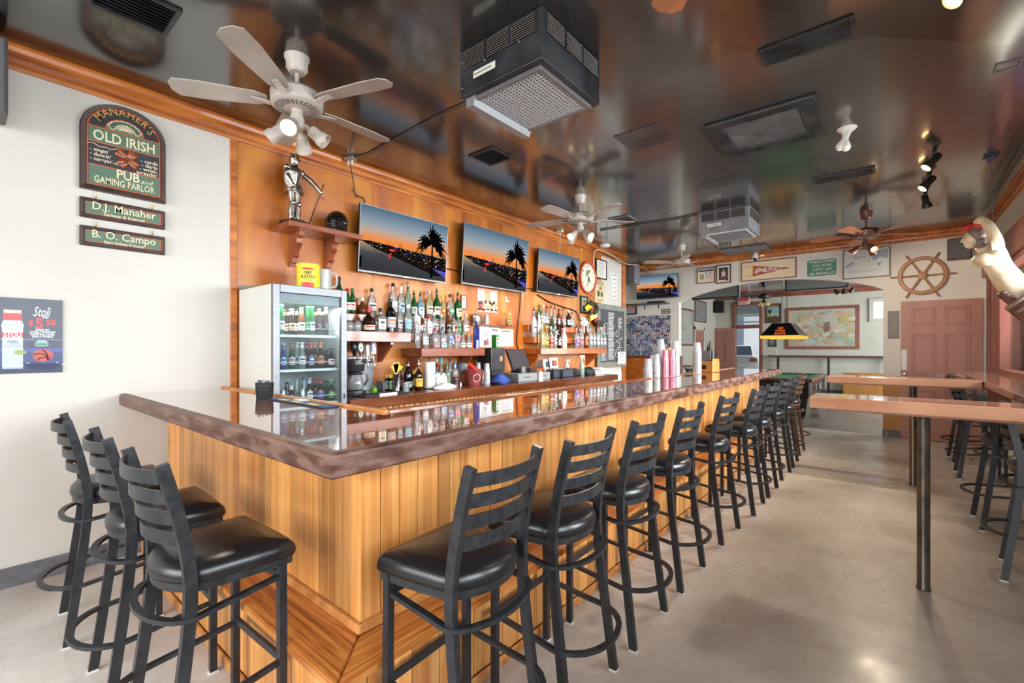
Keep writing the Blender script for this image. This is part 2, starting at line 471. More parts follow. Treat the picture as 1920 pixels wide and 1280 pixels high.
# ------------------------------------------------------------------ the room
def ceiling_mat():
    m, nt, b = newmat('gloss_black_ceiling'); n, l = nt.nodes, nt.links
    tc = n.new('ShaderNodeTexCoord')
    nz = n.new('ShaderNodeTexNoise'); nz.inputs['Scale'].default_value = 0.55; nz.inputs['Detail'].default_value = 8; nz.inputs['Roughness'].default_value = 0.62
    mp = n.new('ShaderNodeMapping'); mp.inputs['Scale'].default_value = (1.7, 0.8, 1)
    l.new(tc.outputs['Object'], mp.inputs[0]); l.new(mp.outputs[0], nz.inputs['Vector'])
    vo = n.new('ShaderNodeTexVoronoi'); vo.distance = 'CHEBYCHEV'; vo.inputs['Scale'].default_value = 0.42; vo.inputs['Randomness'].default_value = 0.8
    mx = n.new('ShaderNodeMix'); mx.data_type = 'VECTOR'; mx.inputs[0].default_value = 0.05
    l.new(tc.outputs['Object'], mx.inputs[4]); l.new(nz.outputs['Color'], mx.inputs[5]); l.new(mx.outputs[1], vo.inputs['Vector'])
    sp = n.new('ShaderNodeSeparateColor'); l.new(vo.outputs['Color'], sp.inputs[0])
    cr = n.new('ShaderNodeValToRGB'); e = cr.color_ramp.elements
    e[0].position = 0.3; e[0].color = hexrgb('#0d0d0e'); e[1].position = 0.75; e[1].color = hexrgb('#3a3838')
    ad = n.new('ShaderNodeMath'); ad.operation = 'MULTIPLY_ADD'; ad.inputs[1].default_value = 0.4; 
    l.new(sp.outputs[0], ad.inputs[0]); l.new(nz.outputs[0], ad.inputs[2]); ad.use_clamp = True
    sub = n.new('ShaderNodeMath'); sub.operation = 'SUBTRACT'; sub.inputs[1].default_value = 0.18; l.new(ad.outputs[0], sub.inputs[0])
    l.new(sub.outputs[0], cr.inputs[0])
    # white paint specks
    n2 = n.new('ShaderNodeTexVoronoi'); n2.inputs['Scale'].default_value = 26; l.new(tc.outputs['Object'], n2.inputs['Vector'])
    lt = n.new('ShaderNodeMath'); lt.operation = 'LESS_THAN'; lt.inputs[1].default_value = 0.055; l.new(n2.outputs['Distance'], lt.inputs[0])
    n3 = n.new('ShaderNodeTexNoise'); n3.inputs['Scale'].default_value = 1.4; l.new(tc.outputs['Object'], n3.inputs['Vector'])
    g3 = n.new('ShaderNodeMath'); g3.operation = 'GREATER_THAN'; g3.inputs[1].default_value = 0.6; l.new(n3.outputs[0], g3.inputs[0])
    mu = n.new('ShaderNodeMath'); mu.operation = 'MULTIPLY'; l.new(lt.outputs[0], mu.inputs[0]); l.new(g3.outputs[0], mu.inputs[1])
    mc = n.new('ShaderNodeMix'); mc.data_type = 'RGBA'; l.new(mu.outputs[0], mc.inputs[0]); l.new(cr.outputs[0], mc.inputs[6]); mc.inputs[7].default_value = hexrgb('#a8a29a')
    l.new(mc.outputs[2], b.inputs['Base Color'])
    rr = n.new('ShaderNodeMapRange'); rr.inputs['From Min'].default_value = 0.3; rr.inputs['From Max'].default_value = 0.8; rr.inputs['To Min'].default_value = 0.13; rr.inputs['To Max'].default_value = 0.3
    l.new(ad.outputs[0], rr.inputs[0]); l.new(rr.outputs[0], b.inputs['Roughness'])
    bp = n.new('ShaderNodeBump'); bp.inputs['Strength'].default_value = 0.12; bp.inputs['Distance'].default_value = 0.004
    nb = n.new('ShaderNodeTexNoise'); nb.inputs['Scale'].default_value = 9; nb.inputs['Detail'].default_value = 5; l.new(tc.outputs['Object'], nb.inputs['Vector'])
    l.new(nb.outputs[0], bp.inputs['Height']); l.new(bp.outputs[0], b.inputs['Normal'])
    setin(b, spec=0.5, coat=1.0, coatr=0.13); b.inputs['Coat IOR'].default_value = 1.85
    return m
def floor_mat():
    m, nt, b = newmat('sealed_worn_concrete'); n, l = nt.nodes, nt.links
    tc = n.new('ShaderNodeTexCoord')
    def noise(s, d, r=0.6, dist=0.0):
        q = n.new('ShaderNodeTexNoise'); q.inputs['Scale'].default_value = s; q.inputs['Detail'].default_value = d; q.inputs['Roughness'].default_value = r; q.inputs['Distortion'].default_value = dist
        l.new(tc.outputs['Object'], q.inputs['Vector']); return q
    def ramp(src, st):
        c = n.new('ShaderNodeValToRGB'); e = c.color_ramp.elements
        while len(e) < len(st): e.new(0.5)
        for x, (p, h) in zip(e, st): x.position = p; x.color = hexrgb(h)
        l.new(src, c.inputs[0]); return c
    a = noise(0.9, 10, 0.65, 0.4); c1 = ramp(a.outputs[0], [(0.28, '#a0978f'), (0.44, '#bcb4ae'), (0.55, '#ccc6c0'), (0.72, '#dcd7d2')])
    w = noise(2.3, 8, 0.7, 1.0); c2 = ramp(w.outputs[0], [(0.42, '#000000'), (0.62, '#ffffff')])
    mx = n.new('ShaderNodeMix'); mx.data_type = 'RGBA'; mx.blend_type = 'MULTIPLY'
    mm = n.new('ShaderNodeMath'); mm.operation = 'MULTIPLY'; mm.inputs[1].default_value = 0.5; l.new(c2.outputs[0], mm.inputs[0])
    l.new(mm.outputs[0], mx.inputs[0]); l.new(c1.outputs[0], mx.inputs[6]); mx.inputs[7].default_value = hexrgb('#e0d2c8')
    # dark scuffs
    s2 = noise(5.5, 4, 0.5, 0.6); c3 = ramp(s2.outputs[0], [(0.73, '#000000'), (0.76, '#ffffff')])
    m3 = n.new('ShaderNodeMix'); m3.data_type = 'RGBA'; mq = n.new('ShaderNodeMath'); mq.operation = 'MULTIPLY'; mq.inputs[1].default_value = 0.75; l.new(c3.outputs[0], mq.inputs[0])
    l.new(mq.outputs[0], m3.inputs[0]); l.new(mx.outputs[2], m3.inputs[6]); m3.inputs[7].default_value = hexrgb('#4a443f')
    # old tile grid ghosting in the concrete
    bk = n.new('ShaderNodeTexBrick'); bk.offset = 0.0; bk.inputs['Scale'].default_value = 1.0; bk.inputs['Mortar Size'].default_value = 0.006; bk.inputs['Mortar Smooth'].default_value = 0.6; bk.inputs['Brick Width'].default_value = 0.31; bk.inputs['Row Height'].default_value = 0.31
    bk.inputs['Color1'].default_value = (0, 0, 0, 1); bk.inputs['Color2'].default_value = (0.12, 0.12, 0.12, 1); bk.inputs['Mortar'].default_value = (1, 1, 1, 1)
    wv = noise(0.7, 3); wr = ramp(wv.outputs[0], [(0.45, '#000000'), (0.62, '#8a8a8a')])
    m5 = n.new('ShaderNodeMix'); m5.data_type = 'RGBA'; m5.blend_type = 'MULTIPLY'; m5.inputs[0].default_value = 1
    l.new(tc.outputs['Object'], bk.inputs['Vector']); l.new(bk.outputs[0], m5.inputs[6]); l.new(wr.outputs[0], m5.inputs[7])
    sv = n.new('ShaderNodeSeparateColor'); l.new(m5.outputs[2], sv.inputs[0])
    m6 = n.new('ShaderNodeMix'); m6.data_type = 'RGBA'; l.new(sv.outputs[0], m6.inputs[0]); l.new(m3.outputs[2], m6.inputs[6]); m6.inputs[7].default_value = hexrgb('#a89a8c')
    l.new(m6.outputs[2], b.inputs['Base Color'])
    rr = n.new('ShaderNodeMapRange'); rr.inputs['From Min'].default_value = 0.3; rr.inputs['From Max'].default_value = 0.7; rr.inputs['To Min'].default_value = 0.2; rr.inputs['To Max'].default_value = 0.42
    l.new(w.outputs[0], rr.inputs[0]); l.new(rr.outputs[0], b.inputs['Roughness'])
    bp = n.new('ShaderNodeBump'); bp.inputs['Strength'].default_value = 0.15; bp.inputs['Distance'].default_value = 0.003
    l.new(w.outputs[0], bp.inputs['Height']); l.new(bp.outputs[0], b.inputs['Normal'])
    return m
MCEIL, MFLOOR = ceiling_mat(), floor_mat()
MBFLOOR = noise_mat('dark_pool_room_floor', [(0.3, '#5d554e'), (0.55, '#7b726a'), (0.75, '#8c837b')], nscale=1.3, detail=9, rough=(0.2, 0.4))
g = G(); g.bb((-5.2, FYW, -0.12), (EX + 0.1, NY + 0.1, 0), MFLOOR); struct(g.build('floor'))
g = G(); g.bb((-5.2, NY + 0.1, -0.12), (2.9, BY + 0.2, -0.004), MBFLOOR); struct(g.build('floor_pool_room'))
g = G(); g.bb((-5.2, FYW - 0.1, CZ), (2.9, BY + 0.2, CZ + 0.12), MCEIL); struct(g.build('ceiling'))
# left wall: cream plaster, then the varnished plywood behind the bar, then cream again
g = G(); g.bb((WX - 0.12, FYW, 0), (WX, 1.35, CZ), M['cream']); g.bb((WX - 0.12, 1.35, 0), (WX - 0.012, 7.28, CZ), M['panelwood']); g.bb((WX - 0.12, 7.28, 0), (WX, 8.15, CZ), M['cream'])
wl = struct(g.build('wall_left'))
ys = [1.40, 2.62, 3.84, 5.06, 6.28, 7.28]
for a, b in zip(ys, ys[1:]):
    g = G(); g.bb((WX - 0.012, a + 0.0015, 0.1), (WX, b - 0.0015, CZ - 0.1), M['panelwood']); g.build('panel', wl)
g = G(); g.bb((WX - 0.012, 1.35, 0), (WX + 0.012, 1.40, CZ - 0.1), M['trimwood'], 0.004); struct(g.build('trim_1'))
g = G(); g.bb((WX, 8.06, 0.0), (WX + 0.03, 8.2, CZ - 0.1), M['trimwood'], 0.004); g.bb((WX - 0.13, 8.15, 0), (WX, 8.2, CZ), M['trimwood']); struct(g.build('trim_2'))
# crown mouldings
def crown(name, p0, p1, inward, m):
    """stepped crown moulding between two plan points, inward = unit vector into the room"""
    g = G(); p0, p1, n_ = Vector((*p0, 0)), Vector((*p1, 0)), Vector((*inward, 0))
    prof = [(0.0, CZ - 0.125), (0.012, CZ - 0.125), (0.016, CZ - 0.105), (0.03, CZ - 0.09), (0.034, CZ - 0.06), (0.058, CZ - 0.035), (0.066, CZ - 0.012), (0.085, CZ), (0.0, CZ)]
    g.ringloft([[p + n_ * a + Vector((0, 0, z)) for a, z in prof] for p in (p0, p1)], m)
    return struct(g.build(name))
crown('trim_3', (WX, FYW), (WX, 8.2), (1, 0), M['trimwood'])
crown('trim_4', (-4.78, NY), (EX, NY), (0, -1), M['trimwood'])
crown('trim_5', (EX, FYW), (EX, NY), (-1, 0), M['trimwood'])
crown('trim_6', (-4.78, BY), (2.6, BY), (0, -1), M['redtrim'])
g = G(); g.bb((WX, FYW, 0), (WX + 0.018, 0.93, 0.115), M['basegrey'], 0.004); struct(g.build('baseboard_left'))
# alcove and pool room left wall
g = G(); g.bb((-4.9, 8.15, 0), (-4.78, BY, CZ), M['greenwall']); struct(g.build('wall_alcove'))
g = G(); g.bb((-4.9, 8.15, 0), (WX - 0.12, 8.2, CZ), M['greenwall']); struct(g.build('wall_alcove_return'))
# arch wall
poly = [(-4.78, 0), (-3.38, 0), (-3.38, 2.33)]
for k in range(1, 24):
    t = k / 24; poly.append((-3.38 + 3.25 * t, 2.33 + 0.30 * math.sin(PI * t) ** 0.75))
poly += [(-0.13, 2.33), (-0.13, 0), (EX, 0), (EX, CZ), (-4.78, CZ)]
g = G(); g.prism(poly, NY, NY + 0.14, M['archwall']); struct(g.build('wall_back'))
g = G(); g.bb((-0.135, NY - 0.014, 0.0), (0.09, NY + 0.155, 0.955), M['plywood'], 0.003); g.bb((-0.14, NY - 0.02, 0), (0.09, NY + 0.16, 0.11), M['basegrey'], 0.003); struct(g.build('trim_7'))
# far wall of the pool room with its door opening
g = G()
DX0, DX1 = -4.12, -3.40
for a, b in (((-4.9, BY, 0), (DX0, BY + 0.14, CZ)), ((DX1, BY, 0), (2.9, BY + 0.14, CZ)), ((DX0, BY, 2.82), (DX1, BY + 0.14, CZ))): g.bb(a, b, M['greenwall'])
struct(g.build('wall_pool_room'))
g = G()
for a, b in (((2.6, NY + 0.14, 0), (2.7, 10.6, CZ)), ((2.6, 15.8, 0), (2.7, BY, CZ)), ((2.6, 10.6, 0), (2.7, 15.8, 0.95)), ((2.6, 10.6, 2.85), (2.7, 15.8, CZ))): g.bb(a, b, M['greenwall'])
struct(g.build('wall_pool_room_side'))
g = G(); g.bb((EX + 0.14, NY + 0.01, -0.2), (2.7, NY + 0.13, CZ + .1), P('#e9e9e6', .7)); struct(g.build('wall_pool_room_front'))
g = G(); g.bb((-3.2, BY - 0.018, 0), (2.6, BY, 0.14), M['basegrey'], 0.003); struct(g.build('baseboard_back'))
# right wall with its run of windows over the counter
M['rightwall'] = M['greenwall']
WY0, WY1, WZ0, WZ1 = 2.1, 8.25, 1.12, 2.40
g = G()
g.bb((EX, FYW, 0), (EX + 0.14, -2.9, CZ), M['rightwall']); g.bb((EX, -2.9, 0), (EX + 0.14, WY1, WZ0), M['rightwall']); g.bb((EX, -2.9, WZ1), (EX + 0.14, NY, CZ), M['rightwall'])
g.bb((EX, 1.7, WZ0), (EX + 0.14, WY0, WZ1), M['rightwall']); g.bb((EX, WY1, 0), (EX + 0.14, 8.72, WZ1), M['redtrim']); g.bb((EX, 9.2, 0), (EX + 0.14, NY, WZ1), M['greenwall']); g.bb((EX, 8.72, 0), (EX + 0.14, 9.2, 0.5), M['greenwall'])
struct(g.build('wall_right'))
g = G(); g.bb((EX - 0.05, FYW, 2.40), (EX, NY, 2.70), M['redtrim'], 0.006); struct(g.build('trim_8'))
def window(name, y0, y1, n, x=EX, z0=WZ0, z1=WZ1):
    root = struct(link(name, None))
    g = G()
    g.bb((x - 0.03, y0, z0 - 0.06), (x + 0.14, y1, z0 + 0.02), M['redtrim'], 0.004); g.bb((x - 0.02, y0, z1 - 0.06), (x + 0.14, y1, z1), M['redtrim'], 0.004)
    g.build('sash', root)
    for k in range(n + 1):
        y = y0 + (y1 - y0) * k / n
        g = G(); g.bb((x - 0.02, y - 0.05, z0 - 0.06), (x + 0.13, y + 0.05, z1), M['redtrim'], 0.004); g.build('mullion', root)
    for k in range(n):
        a, b = y0 + (y1 - y0) * k / n + 0.05, y0 + (y1 - y0) * (k + 1) / n - 0.05
        g = G(); g.bb((x + 0.07, a, z0 + 0.02), (x + 0.075, b, z1 - 0.06), M['pane']); g.build('pane', root)
    return root
window('window_1', WY0, WY1, 4)
window('window_2', -2.9, 1.7, 3)
w3 = window('window_3', 8.72, 9.2, 1, z0=0.5)
# street front behind the camera, with unseen windows added for the fill lamp
g = G()
for a, b in (((-4.1, FYW - 0.12, 0), (-3.9, FYW, CZ)), ((0.9, FYW - 0.12, 0), (EX + 0.1, FYW, CZ)), ((-3.9, FYW - 0.12, 0), (0.9, FYW, 0.6)), ((-3.9, FYW - 0.12, 2.85), (0.9, FYW, CZ))): g.bb(a, b, M['cream'])
struct(g.build('wall_front'))
root = struct(link('window_4', None))
for k in range(5):
    x = -3.9 + 4.8 * k / 4
    g = G(); g.bb((x - 0.04, FYW - 0.1, 0.6), (x + 0.04, FYW + 0.01, 2.85), M['redtrim']); g.build('mullion', root)
    if k < 4:
        g = G(); g.bb((x + 0.04, FYW - 0.05, 0.6), (x + 1.16, FYW - 0.045, 2.85), M['pane']); g.build('pane', root)
# doors
def panel_door(name, c, rz, w, h, label=None):
    """six panel door slab, local x across, front -y, foot at z=0"""
    root = link(name, None, None, c, rz); root['kind'] = 'structure'
    g = G(); g.bb((-w / 2, -0.02, 0), (w / 2, 0.02, h), M['reddoor'], 0.003); g.build('slab', root)
    me = None
    for (z0, z1) in ((0.12, 0.36), (0.46, 0.76), (0.82, 0.95)):
        for sx in (-1, 1):
            pw, ph = w * 0.31, (z1 - z0) * h
            g = G(); cx, cz = sx * w * 0.205, (z0 + z1) / 2 * h
            frame_box(g, pw, ph, 0.022, 0.012, M['reddoor'], y1=0)
            g.bb((-pw / 2 + 0.04, -0.010, -ph / 2 + 0.04), (pw / 2 - 0.04, 0, ph / 2 - 0.04), M['reddoor'], 0.004)
            o = g.build('panel', root, (cx, -0.02, cz))
    return root
d1 = panel_door('door_1', (0.53, NY - 0.03, 0.01), BW, 0.895, 2.105)
g = G(); g.bb((-0.44, -0.026, 1.05), (-0.375, -0.019, 1.36), P('#e4e4e2', 0.4)); g.build('push_plate', d1)
g = G(); g.lathe([(0.028, 0), (0.028, 0.006), (0.012, 0.012), (0.012, 0.03), (0.027, 0.042), (0.02, 0.062), (0.004, 0.066)], P('#d6d3cc', 0.2, 0.9), 12, Matrix.Translation((-0.40, -0.022, 0.985)) @ Matrix.Rotation(PI / 2, 4, 'X')); g.build('knob', d1, smooth=40)
g = G(); g.bb((-0.15, -0.026, 0.955), (0.14, -0.02, 1.005), P('#8c6e60', 0.3, 0.6)); g.build('mail_slot', d1)
d2 = panel_door('door_2', (-4.47, BY - 0.05, 0.01), BW, 0.66, 2.06)
g = G(); g.bb((-0.315, -0.03, 0.93), (-0.255, -0.02, 1.3), M['steel']); g.build('lock_plate', d2)
root = struct(link('door_3', None))     # frame and transom of the open exit
g = G()
for a, b in (((DX0 - 0.1, BY - 0.05, 0), (DX0, BY + 0.15, 2.92)), ((DX1, BY - 0.05, 0), (DX1 + 0.1, BY + 0.15, 2.92)), ((DX0, BY - 0.05, 2.80), (DX1, BY + 0.15, 2.92)), ((DX0, BY - 0.05, 2.05), (DX1, BY + 0.15, 2.17))): g.bb(a, b, M['redtrim'], 0.004)
g.build('frame', root)
g = G(); g.bb((DX0, BY + 0.05, 2.17), (DX1, BY + 0.055, 2.80), M['pane']); g.build('transom_pane', root)
d4 = panel_door('door_4', (-4.765, 15.05, 0.01), LW, 0.8, 1.95)
g = G(); g.bb((-0.5, -0.02, 0), (-0.41, 0.02, 2.05), M['cream']); g.bb((0.41, -0.02, 0), (0.5, 0.02, 2.05), M['cream']); g.bb((-0.5, -0.02, 1.97), (0.5, 0.02, 2.12), M['cream']); g.build('frame', d4)
# small window, pane made to glow in place of daylight, at the far right of the pool room wall
w5 = struct(link('window_5', None))
a0, a1 = at_y(1638, 566, BY), at_y(1700, 595, BY)
g = G(); g.bb((a0.x, BY - 0.012, a1.z), (a1.x, BY - 0.004, a0.z), EM('#eef4ff', 1.1)); g.build('pane', w5)
g = G(); frame_box(g, a1.x - a0.x + 0.2, a0.z - a1.z + 0.2, 0.1, 0.05, M['cream']); g.build('frame', w5, ((a0.x + a1.x) / 2, BY, (a0.z + a1.z) / 2))
# ------------------------------------------------------------------ the bar
BX, BYN, BYE, BZ = -1.245, 0.682, 7.59, 1.092   # outer long edge, near edge, far end, top
IX, IY = -1.885, 1.305                           # inner edges
FX0, FY0 = -1.505, 0.94                          # panelled front
SX, SY, SZ = -1.315, 0.735, 0.36                 # foot step
bar = thing('bar_counter', 'long L-shaped pine bar with a lacquered brown top and a worn dark edge', 'bar', (BX, BYN, 0))
def bl(p): return (p[0] - BX, p[1] - BYN, p[2])
def lbb(g, a, b, m, bev=0.0): g.bb(bl(a), bl(b), m, bev)
g = G()
lbb(g, (WX + .002, BYN + 0.035, BZ - 0.05), (BX - 0.035, IY, BZ), M['bartop'], 0.003); lbb(g, (IX, IY, BZ - 0.05), (BX - 0.035, BYE - 0.035, BZ), M['bartop'], 0.003)
g.build('bar_top', bar)
def edge_rail(name, p0, p1, w=0.04, h=0.074, zt=BZ + 0.001, m=None):
    """one straight length of thick worn nosing with rounded corners, mitred at the bar corner"""
    g = G(); a, b = Vector(bl(p0)), Vector(bl(p1)); d = (b - a).normalized(); nrm = Vector((d.y, -d.x, 0))
    prof = [(-w, -h), (0.0 - 0.004, -h), (0.0, -h + 0.006), (0.0, -0.012), (-0.004, -0.004), (-0.012, 0.0), (-w, 0.0)]
    ra, rb = [], []
    for x, z in prof:
        ra.append(a + nrm * x + Vector((0, 0, z)) + d * 0); rb.append(b + nrm * x + Vector((0, 0, z)))
    return g, ra, rb, prof, d, nrm
def nosing(pts, name, w=0.04, h=0.074, m=None):
    prof = [(-w, -h), (-0.004, -h), (0.0, -h + 0.006), (0.0, -0.014), (-0.004, -0.005), (-0.014, 0.001), (-w, 0.001)]
    g = G(); rings = []
    for k, p in enumerate(pts):
        p = Vector(p)
        d0 = (p - Vector(pts[k - 1])).normalized() if k else None
        d1 = (Vector(pts[k + 1]) - p).normalized() if k < len(pts) - 1 else None
        n0 = Vector((d0.y, -d0.x)) if d0 else None; n1 = Vector((d1.y, -d1.x)) if d1 else None
        if n0 and n1:
            n_ = (n0 + n1); n_ = n_ / n_.dot(n0)
        else: n_ = n0 or n1
        rings.append([Vector(bl((p.x + n_.x * x, p.y + n_.y * x, BZ + z))) for x, z in prof])
    g.ringloft(rings, m or M['baredge']); return g.build(name, bar)
nosing([(WX + .002, BYN), (BX, BYN), (BX, BYE), (IX, BYE)], 'edge_nosing')
g = G()   # raised trim round the working side
lbb(g, (WX + 0.001, IY - 0.02, BZ - 0.06), (IX + 0.02, IY + 0.015, BZ + 0.012), M['pinebase'], 0.005); g.build('service_trim', bar)
g = G(); lbb(g, (IX - 0.015, IY + 0.015, BZ - 0.06), (IX + 0.02, BYE - 0.04, BZ + 0.012), M['backcounter'], 0.005); g.build('service_trim', bar)
g = G()
lbb(g, (WX + 0.02, FY0 + 0.02, 0), (FX0 - 0.02, FY0 + 0.08, BZ - 0.05), M['pinebase']); lbb(g, (FX0 - 0.08, FY0 + 0.02, 0), (FX0 - 0.02, BYE - 0.16, BZ - 0.05), M['pinebase']); lbb(g, (FX0 - 0.42, BYE - 0.22, 0), (FX0 - 0.02, BYE - 0.16, BZ - 0.05), M['pine'])
lbb(g, (IX - 0.0, FY0 + 0.3, 0), (IX + 0.05, BYE - 0.2, BZ - 0.06), M['backcounter'])
g.build('carcass', bar)
def plank_row(along, start, end, plane, z0, z1, width, name='plank', seed=1):
    """tongue and groove boards of uneven width, each its own piece"""
    r = random.Random(seed); p = start; cache = {}
    while p < end - 0.02:
        w = width * r.choice((0.75, 1.0, 1.0, 1.25)); w = min(w, end - p)
        key = round(w, 4)
        if key not in cache:
            g = G()
            if along == 'y': g.box((-0.009, 0, 0), (0.018, w - 0.003, z1 - z0), M['pine'], bev=0.0025)
            else: g.box((0, 0.009, 0), (w - 0.003, 0.018, z1 - z0), M['pine'], bev=0.0025)
            cache[key] = g.mesh('plank')
        c = (plane, p + w / 2, (z0 + z1) / 2) if along == 'y' else (p + w / 2, plane, (z0 + z1) / 2)
        link(name, cache[key], bar, bl(c)); p += w
plank_row('y', FY0, BYE - 0.16, FX0, SZ, BZ - 0.05, 0.088, seed=3)
plank_row('x', WX + 0.06, FX0, FY0, SZ, BZ - 0.05, 0.088, seed=4)
plank_row('y', SY + 0.02, BYE - 0.2, SX - 0.02, 0.045, SZ - 0.03, 0.105, seed=5)
plank_row('x', WX + 0.35, SX - 0.02, SY + 0.02, 0.045, SZ - 0.03, 0.105, seed=6)
# step treads, mitred at the corner
def tread(poly, m, name='step_tread'):
    g = G(); a = [Vector(bl((x, y, SZ - 0.032))) for x, y in poly]; b = [Vector(bl((x, y, SZ))) for x, y in poly]
    g.ringloft([a, b], m); bmesh.ops.bevel(g.bm, geom=list(g.bm.edges), offset=0.005, segments=2, affect='EDGES'); return g.build(name, bar)
tread([(WX + 0.35, SY), (SX - 0.001, SY), (FX0 - 0.001, FY0), (WX + 0.35, FY0)], M['step_x']); tread([(SX, SY + 0.001), (SX, BYE - 0.2), (FX0, BYE - 0.2), (FX0, FY0 + 0.001)], M['step_y'])
def strip(a, b, m, name): g = G(); lbb(g, a, b, m, 0.004); g.build(name, bar)
strip((FX0, FY0 - 0.0, SZ), (FX0 + 0.02, BYE - 0.16, SZ + 0.035), M['pinebase'], 'base_moulding'); strip((WX + 0.06, FY0 - 0.02, SZ), (FX0 + 0.02, FY0, SZ + 0.035), M['pinebase'], 'base_moulding')
strip((SX - 0.02, SY + 0.01, 0), (SX - 0.004, BYE - 0.2, 0.045), M['pinebase'], 'kick_strip'); strip((WX + 0.35, SY + 0.004, 0), (SX - 0.004, SY + 0.02, 0.045), M['pinebase'], 'kick_strip')
strip((WX + 0.06, FY0 - 0.004, SZ + 0.03), (WX + 0.1, FY0 + 0.01, BZ - 0.05), M['pinebase'], 'corner_strip')
strip((WX + 0.33, SY + 0.0, 0), (WX + 0.352, FY0, SZ), M['pine'], 'step_end')

# ------------------------------------------------------------------ bar stools
def rect_hoop(g, pts, w, h, m): g.tube(pts, 0, m, sect=(w, h), up=(0, 0, 1))
def smooth_path(pts, n=6):
    out = []
    P_ = [Vector(p) for p in pts]
    for k in range(len(P_) - 1):
        p0, p1, p2, p3 = P_[max(k - 1, 0)], P_[k], P_[k + 1], P_[min(k + 2, len(P_) - 1)]
        for j in range(n):
            t = j / n
            out.append(0.5 * ((2 * p1) + (-p0 + p2) * t + (2 * p0 - 5 * p1 + 4 * p2 - p3) * t * t + (-p0 + 3 * p1 - 3 * p2 + p3) * t ** 3))
    out.append(P_[-1]); return out
STOOL_D = 0.345
def make_stool(label, metal):
    """stands at the mid point between its back posts' feet, faces +x"""
    root = thing('bar_stool', label, 'bar stool')
    m = metal
    TOP, SEAT = 1.056, 0.725
    # back posts, one continuous bent square tube each
    for s in (-1, 1):
        g = G()
        pts = smooth_path([(0.0, s * 0.20, 0.0), (0.028, s * 0.193, 0.22), (0.062, s * 0.186, 0.5), (0.072, s * 0.184, 0.66), (0.062, s * 0.182, 0.78), (0.035, s * 0.18, 0.92), (0.0, s * 0.18, TOP)], 4)
        g.tube(pts, 0, m, sect=(0.024, 0.034), up=(1, 0, 0)); g.build('back_post', root, smooth=30)
    for s in (-1, 1):
        g = G(); g.tube([(STOOL_D, s * 0.195, 0), (STOOL_D, s * 0.193, 0.4), (STOOL_D, s * 0.19, SEAT - 0.06)], 0, m, sect=(0.026, 0.026), up=(1, 0, 0)); g.build('front_leg', root)
    for (x, y) in ((0, -0.2), (0, 0.2), (STOOL_D, -0.195), (STOOL_D, 0.195)):
        g = G(); g.box((x, y, 0.004), (0.036, 0.03, 0.008), P('#d8d6d0', 0.6)); g.build('foot_glide', root)
    # ladder slats bowed backwards
    for z, b in ((1.018, -0.002), (0.952, 0.02), (0.886, 0.037), (0.818, 0.05)):
        g = G(); pts = []
        for k in range(11):
            t = -1 + 2 * k / 10; pts.append((b - 0.045 * (1 - t * t), t * 0.176, z))
        g.tube(pts, 0, m, sect=(0.008, 0.04), up=(0, 0, 1)); g.build('back_slat', root, smooth=30)
    # hoops
    def hoop(zf, zb, bulge, xf, xp):
        pts = [(xf, -0.188, zf)] + [(xp + (xf - xp) * (1 - k / 4), -0.188 - 0.006 * k / 4, zf + (zb - zf) * k / 4) for k in range(1, 4)]
        for k in range(13):
            a = PI * k / 12; pts.append((xp - bulge * math.sin(a), -0.196 * math.cos(a), zb))
        pts += [(p[0], -p[1], p[2]) for p in pts[3::-1]]
        g = G(); rect_hoop(g, pts, 0.022, 0.014, m); return g.build('hoop', root, smooth=30)
    hoop(0.60, 0.575, 0.10, STOOL_D, 0.085)
    hoop(0.30, 0.27, 0.15, STOOL_D, 0.06)
    for z, x in ((0.60, STOOL_D), (0.31, STOOL_D)):
        g = G(); g.box((x, 0, z), (0.014, 0.36, 0.024), m); g.build('front_rail', root)
    # seat: flat front edge, round back
    out = []
    for k in range(15):
        a = -PI / 2 + PI * k / 14
        out.append((0.16 - 0.145 * abs(math.cos(a)) ** 0.9, 0.190 * math.sin(a)))
    fr = [(STOOL_D + 0.035, 0.212), (STOOL_D + 0.047, 0.20), (STOOL_D + 0.05, 0.1), (STOOL_D + 0.05, -0.1), (STOOL_D + 0.047, -0.20), (STOOL_D + 0.035, -0.212)]
    base = [(x, y) for x, y in out] + [(0.26, 0.203)] + fr + [(0.26, -0.203)]
    cx = 0.21
    def ring(s, z): return [Vector((cx + (x - cx) * s, y * s, z)) for x, y in base]
    g = G(); g.ringloft([ring(0.95, SEAT - 0.062), ring(0.99, SEAT - 0.056), ring(1.0, SEAT - 0.042), ring(0.98, SEAT - 0.022), ring(0.9, SEAT - 0.004), ring(0.6, SEAT + 0.004), ring(0.25, SEAT + 0.007)], M['vinyl']); g.build('seat', root, smooth=60)
    g = G(); g.ringloft([ring(0.9, SEAT - 0.086), ring(0.955, SEAT - 0.086), ring(0.955, SEAT - 0.060), ring(0.9, SEAT - 0.060)], m, closed=True); g.build('seat_frame', root, smooth=30)
    return root
CORNER = 'from the bar corner'
stools = []
